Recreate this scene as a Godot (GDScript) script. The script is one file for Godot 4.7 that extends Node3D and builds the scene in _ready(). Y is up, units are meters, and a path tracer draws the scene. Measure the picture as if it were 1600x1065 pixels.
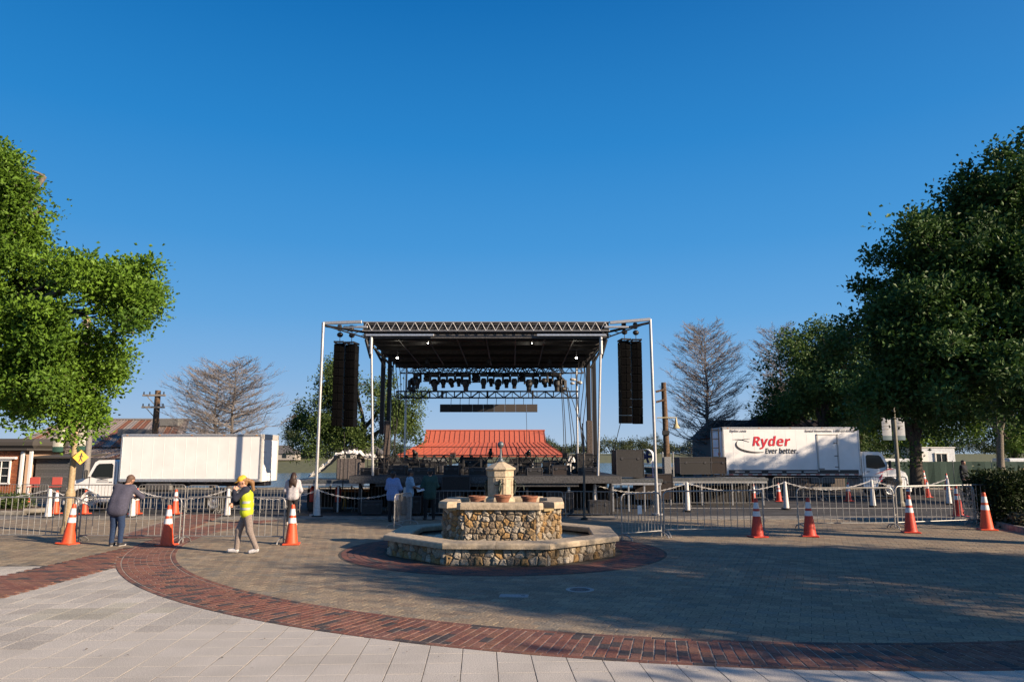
extends Node3D
# A plaza with a stone fountain, crowd barriers, two box trucks and a mobile stage at a lake shore, early on a sunny morning.

class MB:
	var v := PackedVector3Array()
	var n := PackedVector3Array()
	var c := PackedColorArray()
	var u := PackedVector2Array()
	var col := Color.WHITE

	func tri(a: Vector3, b: Vector3, d: Vector3) -> void:
		var nn := (b - a).cross(d - a)
		if nn.length_squared() < 1e-16:
			return
		nn = nn.normalized()
		v.append(a); v.append(d); v.append(b)
		for i in 3:
			n.append(nn); c.append(col); u.append(Vector2.ZERO)

	func trin(a: Vector3, b: Vector3, d: Vector3, na: Vector3, nb: Vector3, nd: Vector3) -> void:
		if (b - a).cross(d - a).length_squared() < 1e-18:
			return
		v.append(a); v.append(d); v.append(b)
		n.append(na); n.append(nd); n.append(nb)
		for i in 3:
			c.append(col); u.append(Vector2.ZERO)

	func quad(a: Vector3, b: Vector3, d: Vector3, e: Vector3) -> void:
		tri(a, b, d); tri(a, d, e)

	func quadn(a: Vector3, b: Vector3, d: Vector3, e: Vector3, na: Vector3, nb: Vector3, nd: Vector3, ne: Vector3) -> void:
		trin(a, b, d, na, nb, nd); trin(a, d, e, na, nd, ne)

	func box(p: Vector3, s: Vector3, bs := Basis()) -> void:
		var h := s * 0.5
		var q: Array[Vector3] = []
		for i in 8:
			q.append(p + bs * Vector3(h.x if i & 1 else -h.x, h.y if i & 2 else -h.y, h.z if i & 4 else -h.z))
		quad(q[4], q[5], q[7], q[6]); quad(q[1], q[0], q[2], q[3])
		quad(q[5], q[1], q[3], q[7]); quad(q[0], q[4], q[6], q[2])
		quad(q[6], q[7], q[3], q[2]); quad(q[0], q[1], q[5], q[4])

	func bbox(p: Vector3, s: Vector3, b := 0.01, bs := Basis()) -> void:
		var h := s * 0.5
		b = minf(b, minf(h.x, minf(h.y, h.z)) * 0.9)
		var g := h - Vector3(b, b, b)
		# corner k on face axis a: the point moved out to the face along that axis
		var at := func(k: int, a: int) -> Vector3:
			var sg := Vector3(1.0 if k & 1 else -1.0, 1.0 if k & 2 else -1.0, 1.0 if k & 4 else -1.0)
			var w := g
			w[a] = h[a]
			return p + bs * (sg * w)
		var f := [[4, 5, 7, 6, 2], [1, 0, 2, 3, 2], [5, 1, 3, 7, 0], [0, 4, 6, 2, 0], [6, 7, 3, 2, 1], [0, 1, 5, 4, 1]]
		for e in f:
			quad(at.call(e[0], e[4]), at.call(e[1], e[4]), at.call(e[2], e[4]), at.call(e[3], e[4]))
		for a in 3:
			var b1 := (a + 1) % 3
			var b2 := (a + 2) % 3
			for s1 in [0, 1]:
				for s2 in [0, 1]:
					var k0: int = (s1 << b1) | (s2 << b2)
					var k1: int = k0 | (1 << a)
					var q := [at.call(k0, b1), at.call(k1, b1), at.call(k1, b2), at.call(k0, b2)]
					var mid: Vector3 = (q[0] + q[2]) * 0.5 - p
					if ((q[1] - q[0]) as Vector3).cross(q[2] - q[0]).dot(mid) < 0:
						q.reverse()
					quad(q[0], q[1], q[2], q[3])
		for k in 8:
			var q := [at.call(k, 0), at.call(k, 1), at.call(k, 2)]
			if ((q[1] - q[0]) as Vector3).cross(q[2] - q[0]).dot(q[0] - p) < 0:
				q.reverse()
			tri(q[0], q[1], q[2])

	func tile(p: Vector3, sx: float, sz: float, deep: float, bev: float, yaw := 0.0) -> void:
		# the top of a paver: a flat face, four bevels, short sides; p is the centre of the top
		var bs := Basis(Vector3.UP, yaw)
		var o: Array[Vector3] = []
		var t: Array[Vector3] = []
		var l: Array[Vector3] = []
		for k in [[-1, 1], [1, 1], [1, -1], [-1, -1]]:
			t.append(p + bs * Vector3(k[0] * (sx * 0.5 - bev), 0, k[1] * (sz * 0.5 - bev)))
			o.append(p + bs * Vector3(k[0] * sx * 0.5, -bev, k[1] * sz * 0.5))
			l.append(p + bs * Vector3(k[0] * sx * 0.5, -deep, k[1] * sz * 0.5))
		quad(t[0], t[1], t[2], t[3])
		for i in 4:
			var j := (i + 1) % 4
			quad(o[i], o[j], t[j], t[i])
			quad(l[i], l[j], o[j], o[i])

	func tube(pts: Array, r, sides := 6, cap := true) -> void:
		var m := pts.size()
		var up := Vector3.UP
		var prev: Array[Vector3] = []
		var prevn: Array[Vector3] = []
		var t0 := ((pts[1] - pts[0]) as Vector3).normalized()
		if absf(t0.dot(up)) > 0.95:
			up = Vector3.RIGHT
		var side := t0.cross(up).normalized()
		for i in m:
			var t: Vector3 = (pts[mini(i + 1, m - 1)] - pts[maxi(i - 1, 0)]).normalized()
			side = (side - t * side.dot(t)).normalized()
			var other := t.cross(side)
			var rr: float = r[i] if r is Array or r is PackedFloat32Array else r
			var ring: Array[Vector3] = []
			var rn: Array[Vector3] = []
			for k in sides:
				var a := TAU * k / sides
				var d := side * cos(a) + other * sin(a)
				rn.append(d)
				ring.append(pts[i] + d * rr)
			if i > 0:
				for k in sides:
					var j := (k + 1) % sides
					quadn(prev[k], prev[j], ring[j], ring[k], prevn[k], prevn[j], rn[j], rn[k])
			if cap and (i == 0 or i == m - 1):
				for k in sides:
					var j := (k + 1) % sides
					if i == 0:
						tri(pts[i], ring[j], ring[k])
					else:
						tri(pts[i], ring[k], ring[j])
			prev = ring
			prevn = rn

	func lathe(prof: Array, sides: int, xf := Transform3D(), smooth := true) -> void:
		# prof: Vector2(radius, height) from the bottom up
		for i in prof.size() - 1:
			var a: Vector2 = prof[i]
			var b: Vector2 = prof[i + 1]
			var sl := Vector2(b.y - a.y, a.x - b.x).normalized()
			for k in sides:
				var q := TAU * k / sides
				var w := TAU * (k + 1) / sides
				var d0 := Vector3(cos(q), 0, -sin(q))
				var d1 := Vector3(cos(w), 0, -sin(w))
				var p0 := xf * (d0 * a.x + Vector3.UP * a.y)
				var p1 := xf * (d1 * a.x + Vector3.UP * a.y)
				var p2 := xf * (d1 * b.x + Vector3.UP * b.y)
				var p3 := xf * (d0 * b.x + Vector3.UP * b.y)
				if smooth:
					var n0 := (xf.basis * (d0 * sl.x + Vector3.UP * sl.y)).normalized()
					var n1 := (xf.basis * (d1 * sl.x + Vector3.UP * sl.y)).normalized()
					quadn(p0, p1, p2, p3, n0, n1, n1, n0)
				else:
					quad(p0, p1, p2, p3)

	func ball(p: Vector3, r: Vector3, sides := 12, bs := Basis()) -> void:
		var rows := maxi(4, sides / 2)
		var pt := func(i: int, k: int) -> Array:
			var a := PI * (float(i) / rows - 0.5)
			var q := TAU * k / sides
			var d := Vector3(cos(a) * cos(q), sin(a), -cos(a) * sin(q))
			return [p + bs * (d * r), (bs * (d / r)).normalized()]
		for i in rows:
			for k in sides:
				var a = pt.call(i, k); var b = pt.call(i, k + 1); var d = pt.call(i + 1, k + 1); var e = pt.call(i + 1, k)
				quadn(a[0], b[0], d[0], e[0], a[1], b[1], d[1], e[1])

	func prism(poly: PackedVector2Array, depth: float, xf := Transform3D(), bev := 0.0) -> void:
		# a flat outline in xy given depth along z, centred
		if Geometry2D.is_polygon_clockwise(poly):
			poly = poly.duplicate()
			poly.reverse()
		var inner := poly
		if bev > 0.0:
			var got := Geometry2D.offset_polygon(poly, -bev)
			if got.size() == 1 and got[0].size() == poly.size():
				inner = got[0]
				if Geometry2D.is_polygon_clockwise(inner):
					inner.reverse()
				# line up the first corner
				var best := 0
				for i in inner.size():
					if inner[i].distance_to(poly[0]) < inner[best].distance_to(poly[0]):
						best = i
				var turned := PackedVector2Array()
				for i in inner.size():
					turned.append(inner[(i + best) % inner.size()])
				inner = turned
			else:
				bev = 0.0
		var z := depth * 0.5
		var idx := Geometry2D.triangulate_polygon(inner)
		for i in range(0, idx.size(), 3):
			var a := inner[idx[i]]; var b := inner[idx[i + 1]]; var d := inner[idx[i + 2]]
			if (b - a).cross(d - a) < 0:
				var s := b
				b = d
				d = s
			tri(xf * Vector3(a.x, a.y, z), xf * Vector3(b.x, b.y, z), xf * Vector3(d.x, d.y, z))
			tri(xf * Vector3(a.x, a.y, -z), xf * Vector3(d.x, d.y, -z), xf * Vector3(b.x, b.y, -z))
		var m := poly.size()
		for i in m:
			var j := (i + 1) % m
			var a := poly[i]; var b := poly[j]; var d := inner[i]; var e := inner[j]
			var y := z - bev
			quad(xf * Vector3(a.x, a.y, -y), xf * Vector3(b.x, b.y, -y), xf * Vector3(b.x, b.y, y), xf * Vector3(a.x, a.y, y))
			if bev > 0.0:
				quad(xf * Vector3(a.x, a.y, y), xf * Vector3(b.x, b.y, y), xf * Vector3(e.x, e.y, z), xf * Vector3(d.x, d.y, z))
				quad(xf * Vector3(b.x, b.y, -y), xf * Vector3(a.x, a.y, -y), xf * Vector3(d.x, d.y, -z), xf * Vector3(e.x, e.y, -z))

	func loft(rings: Array, closed_ends := true) -> void:
		# rings: arrays of Vector3 of the same length, each running counter-clockwise seen from the end
		for i in rings.size() - 1:
			var a: Array = rings[i]
			var b: Array = rings[i + 1]
			for k in a.size():
				var j := (k + 1) % a.size()
				quad(a[k], a[j], b[j], b[k])
		if closed_ends:
			for e in [0, rings.size() - 1]:
				var r: Array = rings[e]
				var mid := Vector3.ZERO
				for p in r:
					mid += p
				mid /= r.size()
				for k in r.size():
					var j := (k + 1) % r.size()
					if e == 0:
						tri(mid, r[j], r[k])
					else:
						tri(mid, r[k], r[j])

	func join(o: MB, xf := Transform3D()) -> void:
		for i in o.v.size():
			v.append(xf * o.v[i])
			n.append((xf.basis * o.n[i]).normalized())
		c.append_array(o.c)
		u.append_array(o.u)

	func mesh() -> ArrayMesh:
		var a := []
		a.resize(Mesh.ARRAY_MAX)
		a[Mesh.ARRAY_VERTEX] = v
		a[Mesh.ARRAY_NORMAL] = n
		a[Mesh.ARRAY_COLOR] = c
		a[Mesh.ARRAY_TEX_UV] = u
		var m := ArrayMesh.new()
		if v.size():
			m.add_surface_from_arrays(Mesh.PRIMITIVE_TRIANGLES, a)
		return m

var M := {}
var tex := {}
var rng := RandomNumberGenerator.new()

func lin(r: float, g: float, b: float, a := 1.0) -> Color:
	var k := Color(r, g, b).linear_to_srgb()
	k.a = a
	return k

func noise_tex(freq: float, low: float, high: float, octaves := 4, bump := false, kind := FastNoiseLite.TYPE_SIMPLEX_SMOOTH, size := 512) -> NoiseTexture2D:
	var key := [freq, low, high, octaves, bump, kind, size]
	if tex.has(key):
		return tex[key]
	var f := FastNoiseLite.new()
	f.noise_type = kind
	f.frequency = freq
	f.fractal_octaves = octaves
	f.seed = 7 + tex.size()
	var t := NoiseTexture2D.new()
	t.width = size
	t.height = size
	t.seamless = true
	t.noise = f
	if bump:
		t.as_normal_map = true
		t.bump_strength = high
	else:
		var g := Gradient.new()
		g.set_color(0, Color(low, low, low))
		g.set_color(1, Color(high, high, high))
		t.color_ramp = g
	tex[key] = t
	return t

# a material with an albedo in linear values; grain = [low, high, size in metres of the texture] multiplies it
func mat(called: String, r: float, g: float, b: float, rough := 0.8, metal := 0.0, grain := [], bump := 0.0) -> StandardMaterial3D:
	if M.has(called):
		return M[called]
	var m := StandardMaterial3D.new()
	m.resource_name = called
	m.albedo_color = lin(r, g, b)
	m.roughness = rough
	m.metallic = metal
	if grain.size():
		m.albedo_texture = noise_tex(grain[3] if grain.size() > 3 else 0.02, grain[0], grain[1])
		m.uv1_triplanar = true
		m.uv1_world_triplanar = true
		m.uv1_scale = Vector3.ONE / float(grain[2])
	if bump > 0.0:
		m.normal_enabled = true
		m.normal_texture = noise_tex(0.05, 0.0, 6.0, 4, true)
		m.normal_scale = bump
		m.uv1_triplanar = true
		m.uv1_world_triplanar = true
		if not grain.size():
			m.uv1_scale = Vector3.ONE
	M[called] = m
	return m

# broad wear laid over a material at a larger scale
func worn(m: StandardMaterial3D, low: float, high: float, size: float, freq := 0.012) -> void:
	m.detail_enabled = true
	m.detail_blend_mode = BaseMaterial3D.BLEND_MODE_MUL
	m.detail_albedo = noise_tex(freq, low, high, 5)
	m.detail_uv_layer = BaseMaterial3D.DETAIL_UV_2
	m.uv2_triplanar = true
	m.uv2_world_triplanar = true
	m.uv2_scale = Vector3.ONE / size

func put(called: String, what, m: Material, parent: Node = null, xf := Transform3D()) -> MeshInstance3D:
	var o := MeshInstance3D.new()
	o.name = called
	o.mesh = what.mesh() if what is MB else what
	o.material_override = m
	o.transform = xf
	(parent if parent else self).add_child(o, true)
	return o

func tag(o: Node, label: String, category: String, group := "") -> Node:
	o.set_meta("label", label)
	o.set_meta("category", category)
	if group:
		o.set_meta("group", group)
	return o

func thing(called: String, label: String, category: String, at := Vector3.ZERO, yaw := 0.0, group := "") -> Node3D:
	var o := Node3D.new()
	o.name = called
	o.position = at
	o.rotation.y = yaw
	add_child(o, true)
	tag(o, label, category, group)
	return o

func struct(called: String, what, m: Material) -> MeshInstance3D:
	var o := put(called, what, m)
	o.set_meta("kind", "structure")
	return o

func box_mesh(s: Vector3, b := 0.01) -> ArrayMesh:
	var k := MB.new()
	k.bbox(Vector3.ZERO, s, b)
	return k.mesh()

func sheet(x0: float, z0: float, x1: float, z1: float, y: float) -> MB:
	var k := MB.new()
	k.quad(Vector3(x0, y, z1), Vector3(x1, y, z1), Vector3(x1, y, z0), Vector3(x0, y, z0))
	return k

func sheet_poly(p: Array, y: float) -> MB:
	var k := MB.new()
	var a := PackedVector2Array()
	for q in p:
		a.append(Vector2(q[0], q[1]))
	var idx := Geometry2D.triangulate_polygon(a)
	for i in range(0, idx.size(), 3):
		var t: Array[Vector3] = []
		for j in 3:
			t.append(Vector3(a[idx[i + j]].x, y, a[idx[i + j]].y))
		if (t[1] - t[0]).cross(t[2] - t[0]).y < 0:
			t.reverse()
		k.tri(t[0], t[1], t[2])
	return k

func v3(x: float, y: float, z: float) -> Vector3:
	return Vector3(x, y, z)

func _ready() -> void:
	rng.seed = 11
	var cam := Camera3D.new()
	cam.name = "camera"
	cam.position = Vector3(0, 2.1, 0)
	cam.rotation.x = atan((712.0 - 532.5) / 1150.0)
	cam.fov = rad_to_deg(2.0 * atan(532.5 / 1150.0))
	cam.near = 0.1
	cam.far = 3000.0
	add_child(cam)
	cam.current = true
	var e := Environment.new()
	e.background_mode = Environment.BG_SKY
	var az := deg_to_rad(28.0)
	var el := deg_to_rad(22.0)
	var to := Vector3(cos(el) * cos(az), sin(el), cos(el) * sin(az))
	# a clear sky by height above the horizon: degrees, then linear red, green and blue
	var keys := [[-90, 0.055, 0.055, 0.05], [-0.6, 0.06, 0.06, 0.055], [-0.3, 0.215, 0.275, 0.345], [3, 0.165, 0.247, 0.355], [6, 0.112, 0.218, 0.36], [10.5, 0.060, 0.182, 0.352], [16, 0.029, 0.147, 0.328], [23.6, 0.011, 0.112, 0.29], [33.7, 0.003, 0.073, 0.222], [50, 0.002, 0.052, 0.165], [90, 0.002, 0.038, 0.13]]
	var im := Image.create_empty(180, 480, false, Image.FORMAT_RGBAF)
	for y in 480:
		var up := 90.0 - (y + 0.5) * 0.375
		var i := 0
		while i < keys.size() - 2 and up > keys[i + 1][0]:
			i += 1
		var t := clampf((up - keys[i][0]) / float(keys[i + 1][0] - keys[i][0]), 0.0, 1.0)
		var c := Color(lerpf(keys[i][1], keys[i + 1][1], t), lerpf(keys[i][2], keys[i + 1][2], t), lerpf(keys[i][3], keys[i + 1][3], t))
		for x in 180:
			# air whitens towards the sun; glow added out of view to lift shade
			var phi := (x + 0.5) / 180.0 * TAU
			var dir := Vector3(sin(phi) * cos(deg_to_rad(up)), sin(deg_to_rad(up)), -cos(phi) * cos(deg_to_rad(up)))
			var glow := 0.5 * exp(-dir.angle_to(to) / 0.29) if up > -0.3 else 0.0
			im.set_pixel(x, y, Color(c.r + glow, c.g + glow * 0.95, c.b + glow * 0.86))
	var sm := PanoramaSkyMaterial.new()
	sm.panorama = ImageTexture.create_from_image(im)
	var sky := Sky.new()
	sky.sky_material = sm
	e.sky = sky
	e.background_energy_multiplier = 1.0
	e.tonemap_mode = Environment.TONE_MAPPER_LINEAR
	e.tonemap_exposure = 2.1
	e.sdfgi_enabled = true
	e.ssao_enabled = true
	e.ssil_enabled = true
	var we := WorldEnvironment.new()
	we.name = "world"
	we.environment = e
	add_child(we)
	var sun := DirectionalLight3D.new()
	sun.name = "sun"
	sun.light_color = Color(1.0, 0.90, 0.78)
	sun.light_energy = 1.5
	sun.light_angular_distance = 0.5
	sun.shadow_enabled = true
	add_child(sun)
	sun.look_at_from_position(to * 100.0, Vector3.ZERO)
	materials()
	ground()
	fountain()
	barriers()
	cones()
	chain_posts()
	street_bits()
	lamps()
	trucks()
	stage()
	stage_gear()
	buildings()
	trees()
	people()

func materials() -> void:
	for i in 7:
		var t: Array = [[0.29, 0.12, 0.082], [0.255, 0.097, 0.067], [0.32, 0.15, 0.105], [0.21, 0.088, 0.07], [0.265, 0.117, 0.087], [0.085, 0.066, 0.068], [0.29, 0.136, 0.087]][i]
		mat("brick tone %d" % i, t[0], t[1], t[2], 0.85, 0, [0.6, 1.0, 0.9, 0.05], 0.4)
	for i in 5:
		var t: Array = [[0.41, 0.325, 0.22], [0.36, 0.285, 0.20], [0.44, 0.345, 0.23], [0.37, 0.28, 0.19], [0.33, 0.28, 0.21]][i]
		mat("paver tone %d" % i, t[0], t[1], t[2], 0.88, 0, [0.66, 1.0, 1.3, 0.05], 0.4)
	for i in 5:
		var t: Array = [[0.58, 0.54, 0.48], [0.57, 0.53, 0.47], [0.59, 0.55, 0.49], [0.555, 0.515, 0.455], [0.51, 0.48, 0.40]][i]
		mat("slab tone %d" % i, t[0], t[1], t[2], 0.9, 0, [0.66, 1.12, 0.55, 0.07], 0.5)
	for k in ["brick", "paver", "slab"]:
		var m := mat(k + " mixed", 1, 1, 1, 0.88, 0, [0.6 if k == "slab" else 0.62, 1.12 if k == "slab" else 1.0, 0.7 if k == "slab" else 1.1, 0.055 if k == "slab" else 0.05], 0.5)
		m.vertex_color_use_as_albedo = true
	for k in M:
		if k.begins_with("brick") or k.begins_with("paver") or k.begins_with("slab"):
			worn(M[k], 0.93 if k.begins_with("slab") else 0.88, 1.05, 7.0)
	mat("joint sand", 0.085, 0.072, 0.058, 0.95, 0, [0.6, 1.0, 1.5])
	mat("brick mortar", 0.46, 0.38, 0.31, 0.95, 0, [0.6, 1.0, 1.5])
	worn(mat("asphalt", 0.065, 0.065, 0.068, 0.9, 0, [0.7, 1.0, 2.0, 0.06], 0.4), 0.6, 1.1, 9.0)
	worn(mat("concrete", 0.38, 0.35, 0.30, 0.9, 0, [0.7, 1.0, 2.0], 0.3), 0.65, 1.05, 5.0)
	mat("land soil", 0.16, 0.14, 0.09, 0.95, 0, [0.6, 1.0, 6.0])
	mat("coping stone", 0.50, 0.41, 0.29, 0.8, 0, [0.72, 1.0, 1.2], 0.3)
	mat("wall mortar", 0.33, 0.27, 0.19, 0.95, 0, [0.6, 1.0, 0.8], 0.5)
	mat("galvanised steel", 0.42, 0.415, 0.40, 0.42, 0.55, [0.75, 1.0, 0.6])
	mat("black metal", 0.018, 0.018, 0.02, 0.5, 0.3)
	mat("black plastic", 0.012, 0.012, 0.013, 0.55)
	mat("rubber", 0.016, 0.016, 0.016, 0.85)
	mat("aluminium", 0.62, 0.63, 0.64, 0.38, 0.7, [0.8, 1.0, 1.0])
	worn(mat("white paint", 0.80, 0.80, 0.79, 0.4), 0.95, 1.01, 6.0)
	mat("glass dark", 0.015, 0.02, 0.022, 0.06)

const RING := Vector2(4.2, -21.2)
const RIN := 12.42
const ROUT := 13.52

func in_view(x: float, z: float) -> bool:
	return z < -5.6 and absf(x) < 0.72 * -z + 1.8

# pieces: [x, z, sx, sz, yaw, tone]; the 300 nearest become parts of the sheet, the rest one part
func lay(sheet_node: MeshInstance3D, called: String, pieces: Array, tones: int, top: float, bev: float, deep: float) -> void:
	pieces.sort_custom(func(a, b): return a[0] * a[0] + a[1] * a[1] < b[0] * b[0] + b[1] * b[1])
	var cache := {}
	var rest := MB.new()
	for i in pieces.size():
		var p: Array = pieces[i]
		var up := top + rng.randf_range(-0.0012, 0.0012)
		if i < 290:
			var key := Vector2i(roundi(p[2] * 250), roundi(p[3] * 250))
			if not cache.has(key):
				var k := MB.new()
				k.tile(Vector3.ZERO, key.x / 250.0, key.y / 250.0, deep, bev)
				cache[key] = k.mesh()
			var tilt := Basis(Vector3.UP, p[4]) * Basis(Vector3.RIGHT, rng.randf_range(-0.006, 0.006)) * Basis(Vector3.BACK, rng.randf_range(-0.006, 0.006))
			put(called, cache[key], M[called + " tone %d" % p[5]], sheet_node, Transform3D(tilt, Vector3(p[0], up, p[1])))
		else:
			rest.col = (M[called + " tone %d" % p[5]] as StandardMaterial3D).albedo_color.srgb_to_linear() * rng.randf_range(0.84, 1.1)
			rest.tile(Vector3(p[0], up, p[1]), p[2], p[3], deep, bev, p[4])
	if rest.v.size():
		put(called + "s", rest, M[called + " mixed"], sheet_node).set_meta("kind", "stuff")

func brick_tone() -> int:
	var r := rng.randf()
	return 5 if r < 0.15 else 3 if r < 0.24 else rng.randi() % 3 if r < 0.7 else [4, 6][rng.randi() % 2]

func on_lane(x: float, z: float) -> bool:   # the straight brick lane that meets the ring from the front
	var c := -8.28 - 0.02 * (z + 14)
	return absf(x - c) < 0.66 and z < -5 and z > -18.2

func ground() -> void:
	var land := MB.new()
	land.join(sheet_poly([[-260, 80], [260, 80], [260, -150], [26, -150], [24, -52], [-26, -52], [-40, -95], [-260, -110]], -0.05))
	# the bank falls to the water behind the stage
	for s in [[Vector3(24, -0.05, -52), Vector3(-26, -0.05, -52)], [Vector3(26, -0.05, -150), Vector3(24, -0.05, -52)], [Vector3(-26, -0.05, -52), Vector3(-40, -0.05, -95)], [Vector3(-40, -0.05, -95), Vector3(-260, -0.05, -110)]]:
		var a: Vector3 = s[0]
		var b: Vector3 = s[1]
		var out := (b - a).cross(Vector3.UP).normalized() * -2.0
		land.quad(b + out - Vector3(0, 2, 0), a + out - Vector3(0, 2, 0), a, b)
	struct("land", land, M["land soil"])
	var wm := mat("lake water", 0.035, 0.06, 0.075, 0.08, 0)
	wm.normal_enabled = true
	wm.normal_texture = noise_tex(0.03, 0.0, 4.0, 4, true)
	wm.normal_scale = 0.5
	wm.uv1_triplanar = true
	wm.uv1_world_triplanar = true
	wm.uv1_scale = Vector3(0.12, 0.12, 0.12)
	struct("lake_water", sheet(-1400, -1800, 1400, -40, -1.0), wm)
	# base sheets
	var base := struct("plaza_pavement", sheet(-30, -25.2, 30, 2, -0.012), M["joint sand"])
	var road := struct("asphalt_road", sheet(-60, -47.5, 60, -26.6, -0.018), M["asphalt"])
	var strip := MB.new()
	strip.bbox(v3(-34.5, -0.02, -25.9), v3(69, 0.06, 1.35), 0.01)
	strip.bbox(v3(30.5, -0.02, -25.9), v3(60, 0.06, 1.35), 0.01)
	struct("concrete_strip", strip, M["concrete"])
	# slabs
	var slabs := []
	var yaw := deg_to_rad(2.4)
	var dx := Vector2(cos(yaw), -sin(yaw))
	var dz := Vector2(sin(yaw), cos(yaw))
	for i in range(-60, 40):
		for j in range(-60, 0):
			var p := dx * (i * 0.365) + dz * (j * 0.372)
			var d := p.distance_to(RING)
			if not in_view(p.x, p.y) or d < ROUT - 0.27 or p.y < -14.55 and p.x < -8.2 or p.y < -17:
				continue
			if p.x > -8.2 and p.y < -16:
				continue
			var st := rng.randi() % 4
			if Vector2((p.x + 5.95) / 1.1, (p.y + 10.4) / 0.55).length() < rng.randf_range(0.5, 1.25):
				st = 4
			slabs.append([p.x, p.y, 0.357, 0.363, yaw, st])
	var sl := struct("slab_pavement", sheet_poly([[-30, 2], [30, 2], [30, -5], [-7, -14.9], [-30, -14.9]], -0.0032), mat("slab joint", 0.06, 0.053, 0.046, 0.95))
	lay(sl, "slab", slabs, 4, 0.0, 0.0012, 0.016)
	# small pavers
	var pv := []
	var t := deg_to_rad(-22.0)
	var px := Vector2(cos(t), -sin(t))
	var pz := Vector2(sin(t), cos(t))
	for j in range(-170, 60):
		for i in range(-150, 150):
			var p := px * ((i + 0.5 * (j & 1)) * 0.275) + pz * (j * 0.2)
			if not in_view(p.x, p.y) or p.y < -25.05:
				continue
			var d := p.distance_to(RING)
			var mid := p.distance_to(Vector2(-0.2, -17.1))
			if mid < 3.45 or d > RIN + 0.16 and d < ROUT - 0.16:
				continue
			if d >= ROUT - 0.1 and p.y > -14.8:
				continue
			if d >= ROUT and p.x > 0 and p.y > -14:
				continue
			pv.append([p.x, p.y, 0.268, 0.193, t, rng.randi() % 5])
	lay(base, "paver", pv, 5, 0.0, 0.003, 0.02)
	# the big ring
	var ring := MB.new()
	var from := 0
	for k in 360:
		var a0 := TAU * k / 360.0
		var a1 := TAU * (k + 1) / 360.0
		var q := func(a: float, r: float) -> Vector3: return v3(RING.x + cos(a) * r, 0.0035, RING.y + sin(a) * r)
		if RING.y + sin(a0) * RIN > -25.0:
			ring.quad(q.call(a1, RIN), q.call(a1, ROUT), q.call(a0, ROUT), q.call(a0, RIN))
	var rn := struct("brick_ring_path", ring, M["brick mortar"])
	var br := []
	var n := roundi(TAU * 12.95 / 0.122)
	for k in n:
		var a := TAU * k / n
		var cuts := [0.0, 0.225, 0.45, 0.675, 0.9] if k % 2 == 0 else [0.0, 0.11, 0.335, 0.56, 0.785, 0.9]
		for i in cuts.size() - 1:
			var r: float = RIN + 0.1 + (cuts[i] + cuts[i + 1]) * 0.5
			var x := RING.x + cos(a) * r
			var z := RING.y + sin(a) * r
			if in_view(x, z) and z > -24.9:
				br.append([x + rng.randf_range(-0.003, 0.003), z, (TAU * r / n) - 0.015, cuts[i + 1] - cuts[i] - 0.014, -a + PI / 2, brick_tone()])
	for c in [RIN + 0.045, ROUT - 0.045]:
		var m := roundi(TAU * c / 0.225)
		for k in m:
			var a := TAU * k / m
			var x: float = RING.x + cos(a) * c
			var z: float = RING.y + sin(a) * c
			if in_view(x, z) and z > -24.9:
				br.append([x, z, 0.214, 0.082, -a + PI / 2, brick_tone()])
	lay(rn, "brick", br, 7, 0.0085, 0.004, 0.02)
	# the lane in front and its run behind the barriers
	var lane := MB.new()
	lane.join(sheet_poly([[-8.98, -4], [-7.7, -4], [-7.56, -14], [-7.4, -15.5], [-8.0, -18.6], [-8.4, -18.6], [-8.9, -15.5], [-8.94, -14]], 0.0015))
	var far := sheet_poly([[-9.0, -19.5], [-10.35, -19.5], [-11.9, -27.5], [-10.5, -27.5]], 0.012)
	lane.join(far)
	var ln := struct("brick_lane_path", lane, M["brick mortar"])
	var lb := []
	for j in range(0, 130):
		var z := -5.6 - j * 0.112
		var c := -8.28 - 0.02 * (z + 14)
		var off := 0.112 * (j % 2)
		for i in range(-3, 3):
			var x := c + (i + 0.5) * 0.225 + off - 0.056
			if in_view(x, z) and Vector2(x, z).distance_to(RING) > ROUT + 0.03 and z > -18.4:
				lb.append([x, z, 0.214, 0.102, 0.02, brick_tone()])
	for j in range(0, 58):
		var z := -19.6 - j * 0.135
		var c := -9.66 + (z + 19.6) * 0.19
		for i in range(-3, 3):
			lb.append([c + (i + 0.5) * 0.225 + 0.112 * (j % 2), z, 0.214, 0.124, -0.19, brick_tone()])
	lay(ln, "brick", lb, 7, 0.016, 0.004, 0.02)
	# the ring round the fountain
	var fr := MB.new()
	for k in 96:
		var a0 := TAU * k / 96.0
		var a1 := TAU * (k + 1) / 96.0
		var q := func(a: float, r: float) -> Vector3: return v3(-0.2 + cos(a) * r, 0.0028, -17.1 + sin(a) * r)
		fr.quad(q.call(a1, 2.3), q.call(a1, 3.62), q.call(a0, 3.62), q.call(a0, 2.4))
	var fn := struct("fountain_brick_path", fr, M["joint sand"])
	var fb := []
	for c in 7:
		var r := 2.72 + c * 0.13
		var m := roundi(TAU * r / 0.225)
		for k in m:
			var a := TAU * (k + 0.5 * (c % 2)) / m
			fb.append([-0.2 + cos(a) * r, -17.1 + sin(a) * r, TAU * r / m - 0.011, 0.118, -a + PI / 2, [3, 3, 5, 1][rng.randi() % 4]])
	lay(fn, "brick", fb, 7, 0.0078, 0.004, 0.02)

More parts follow.
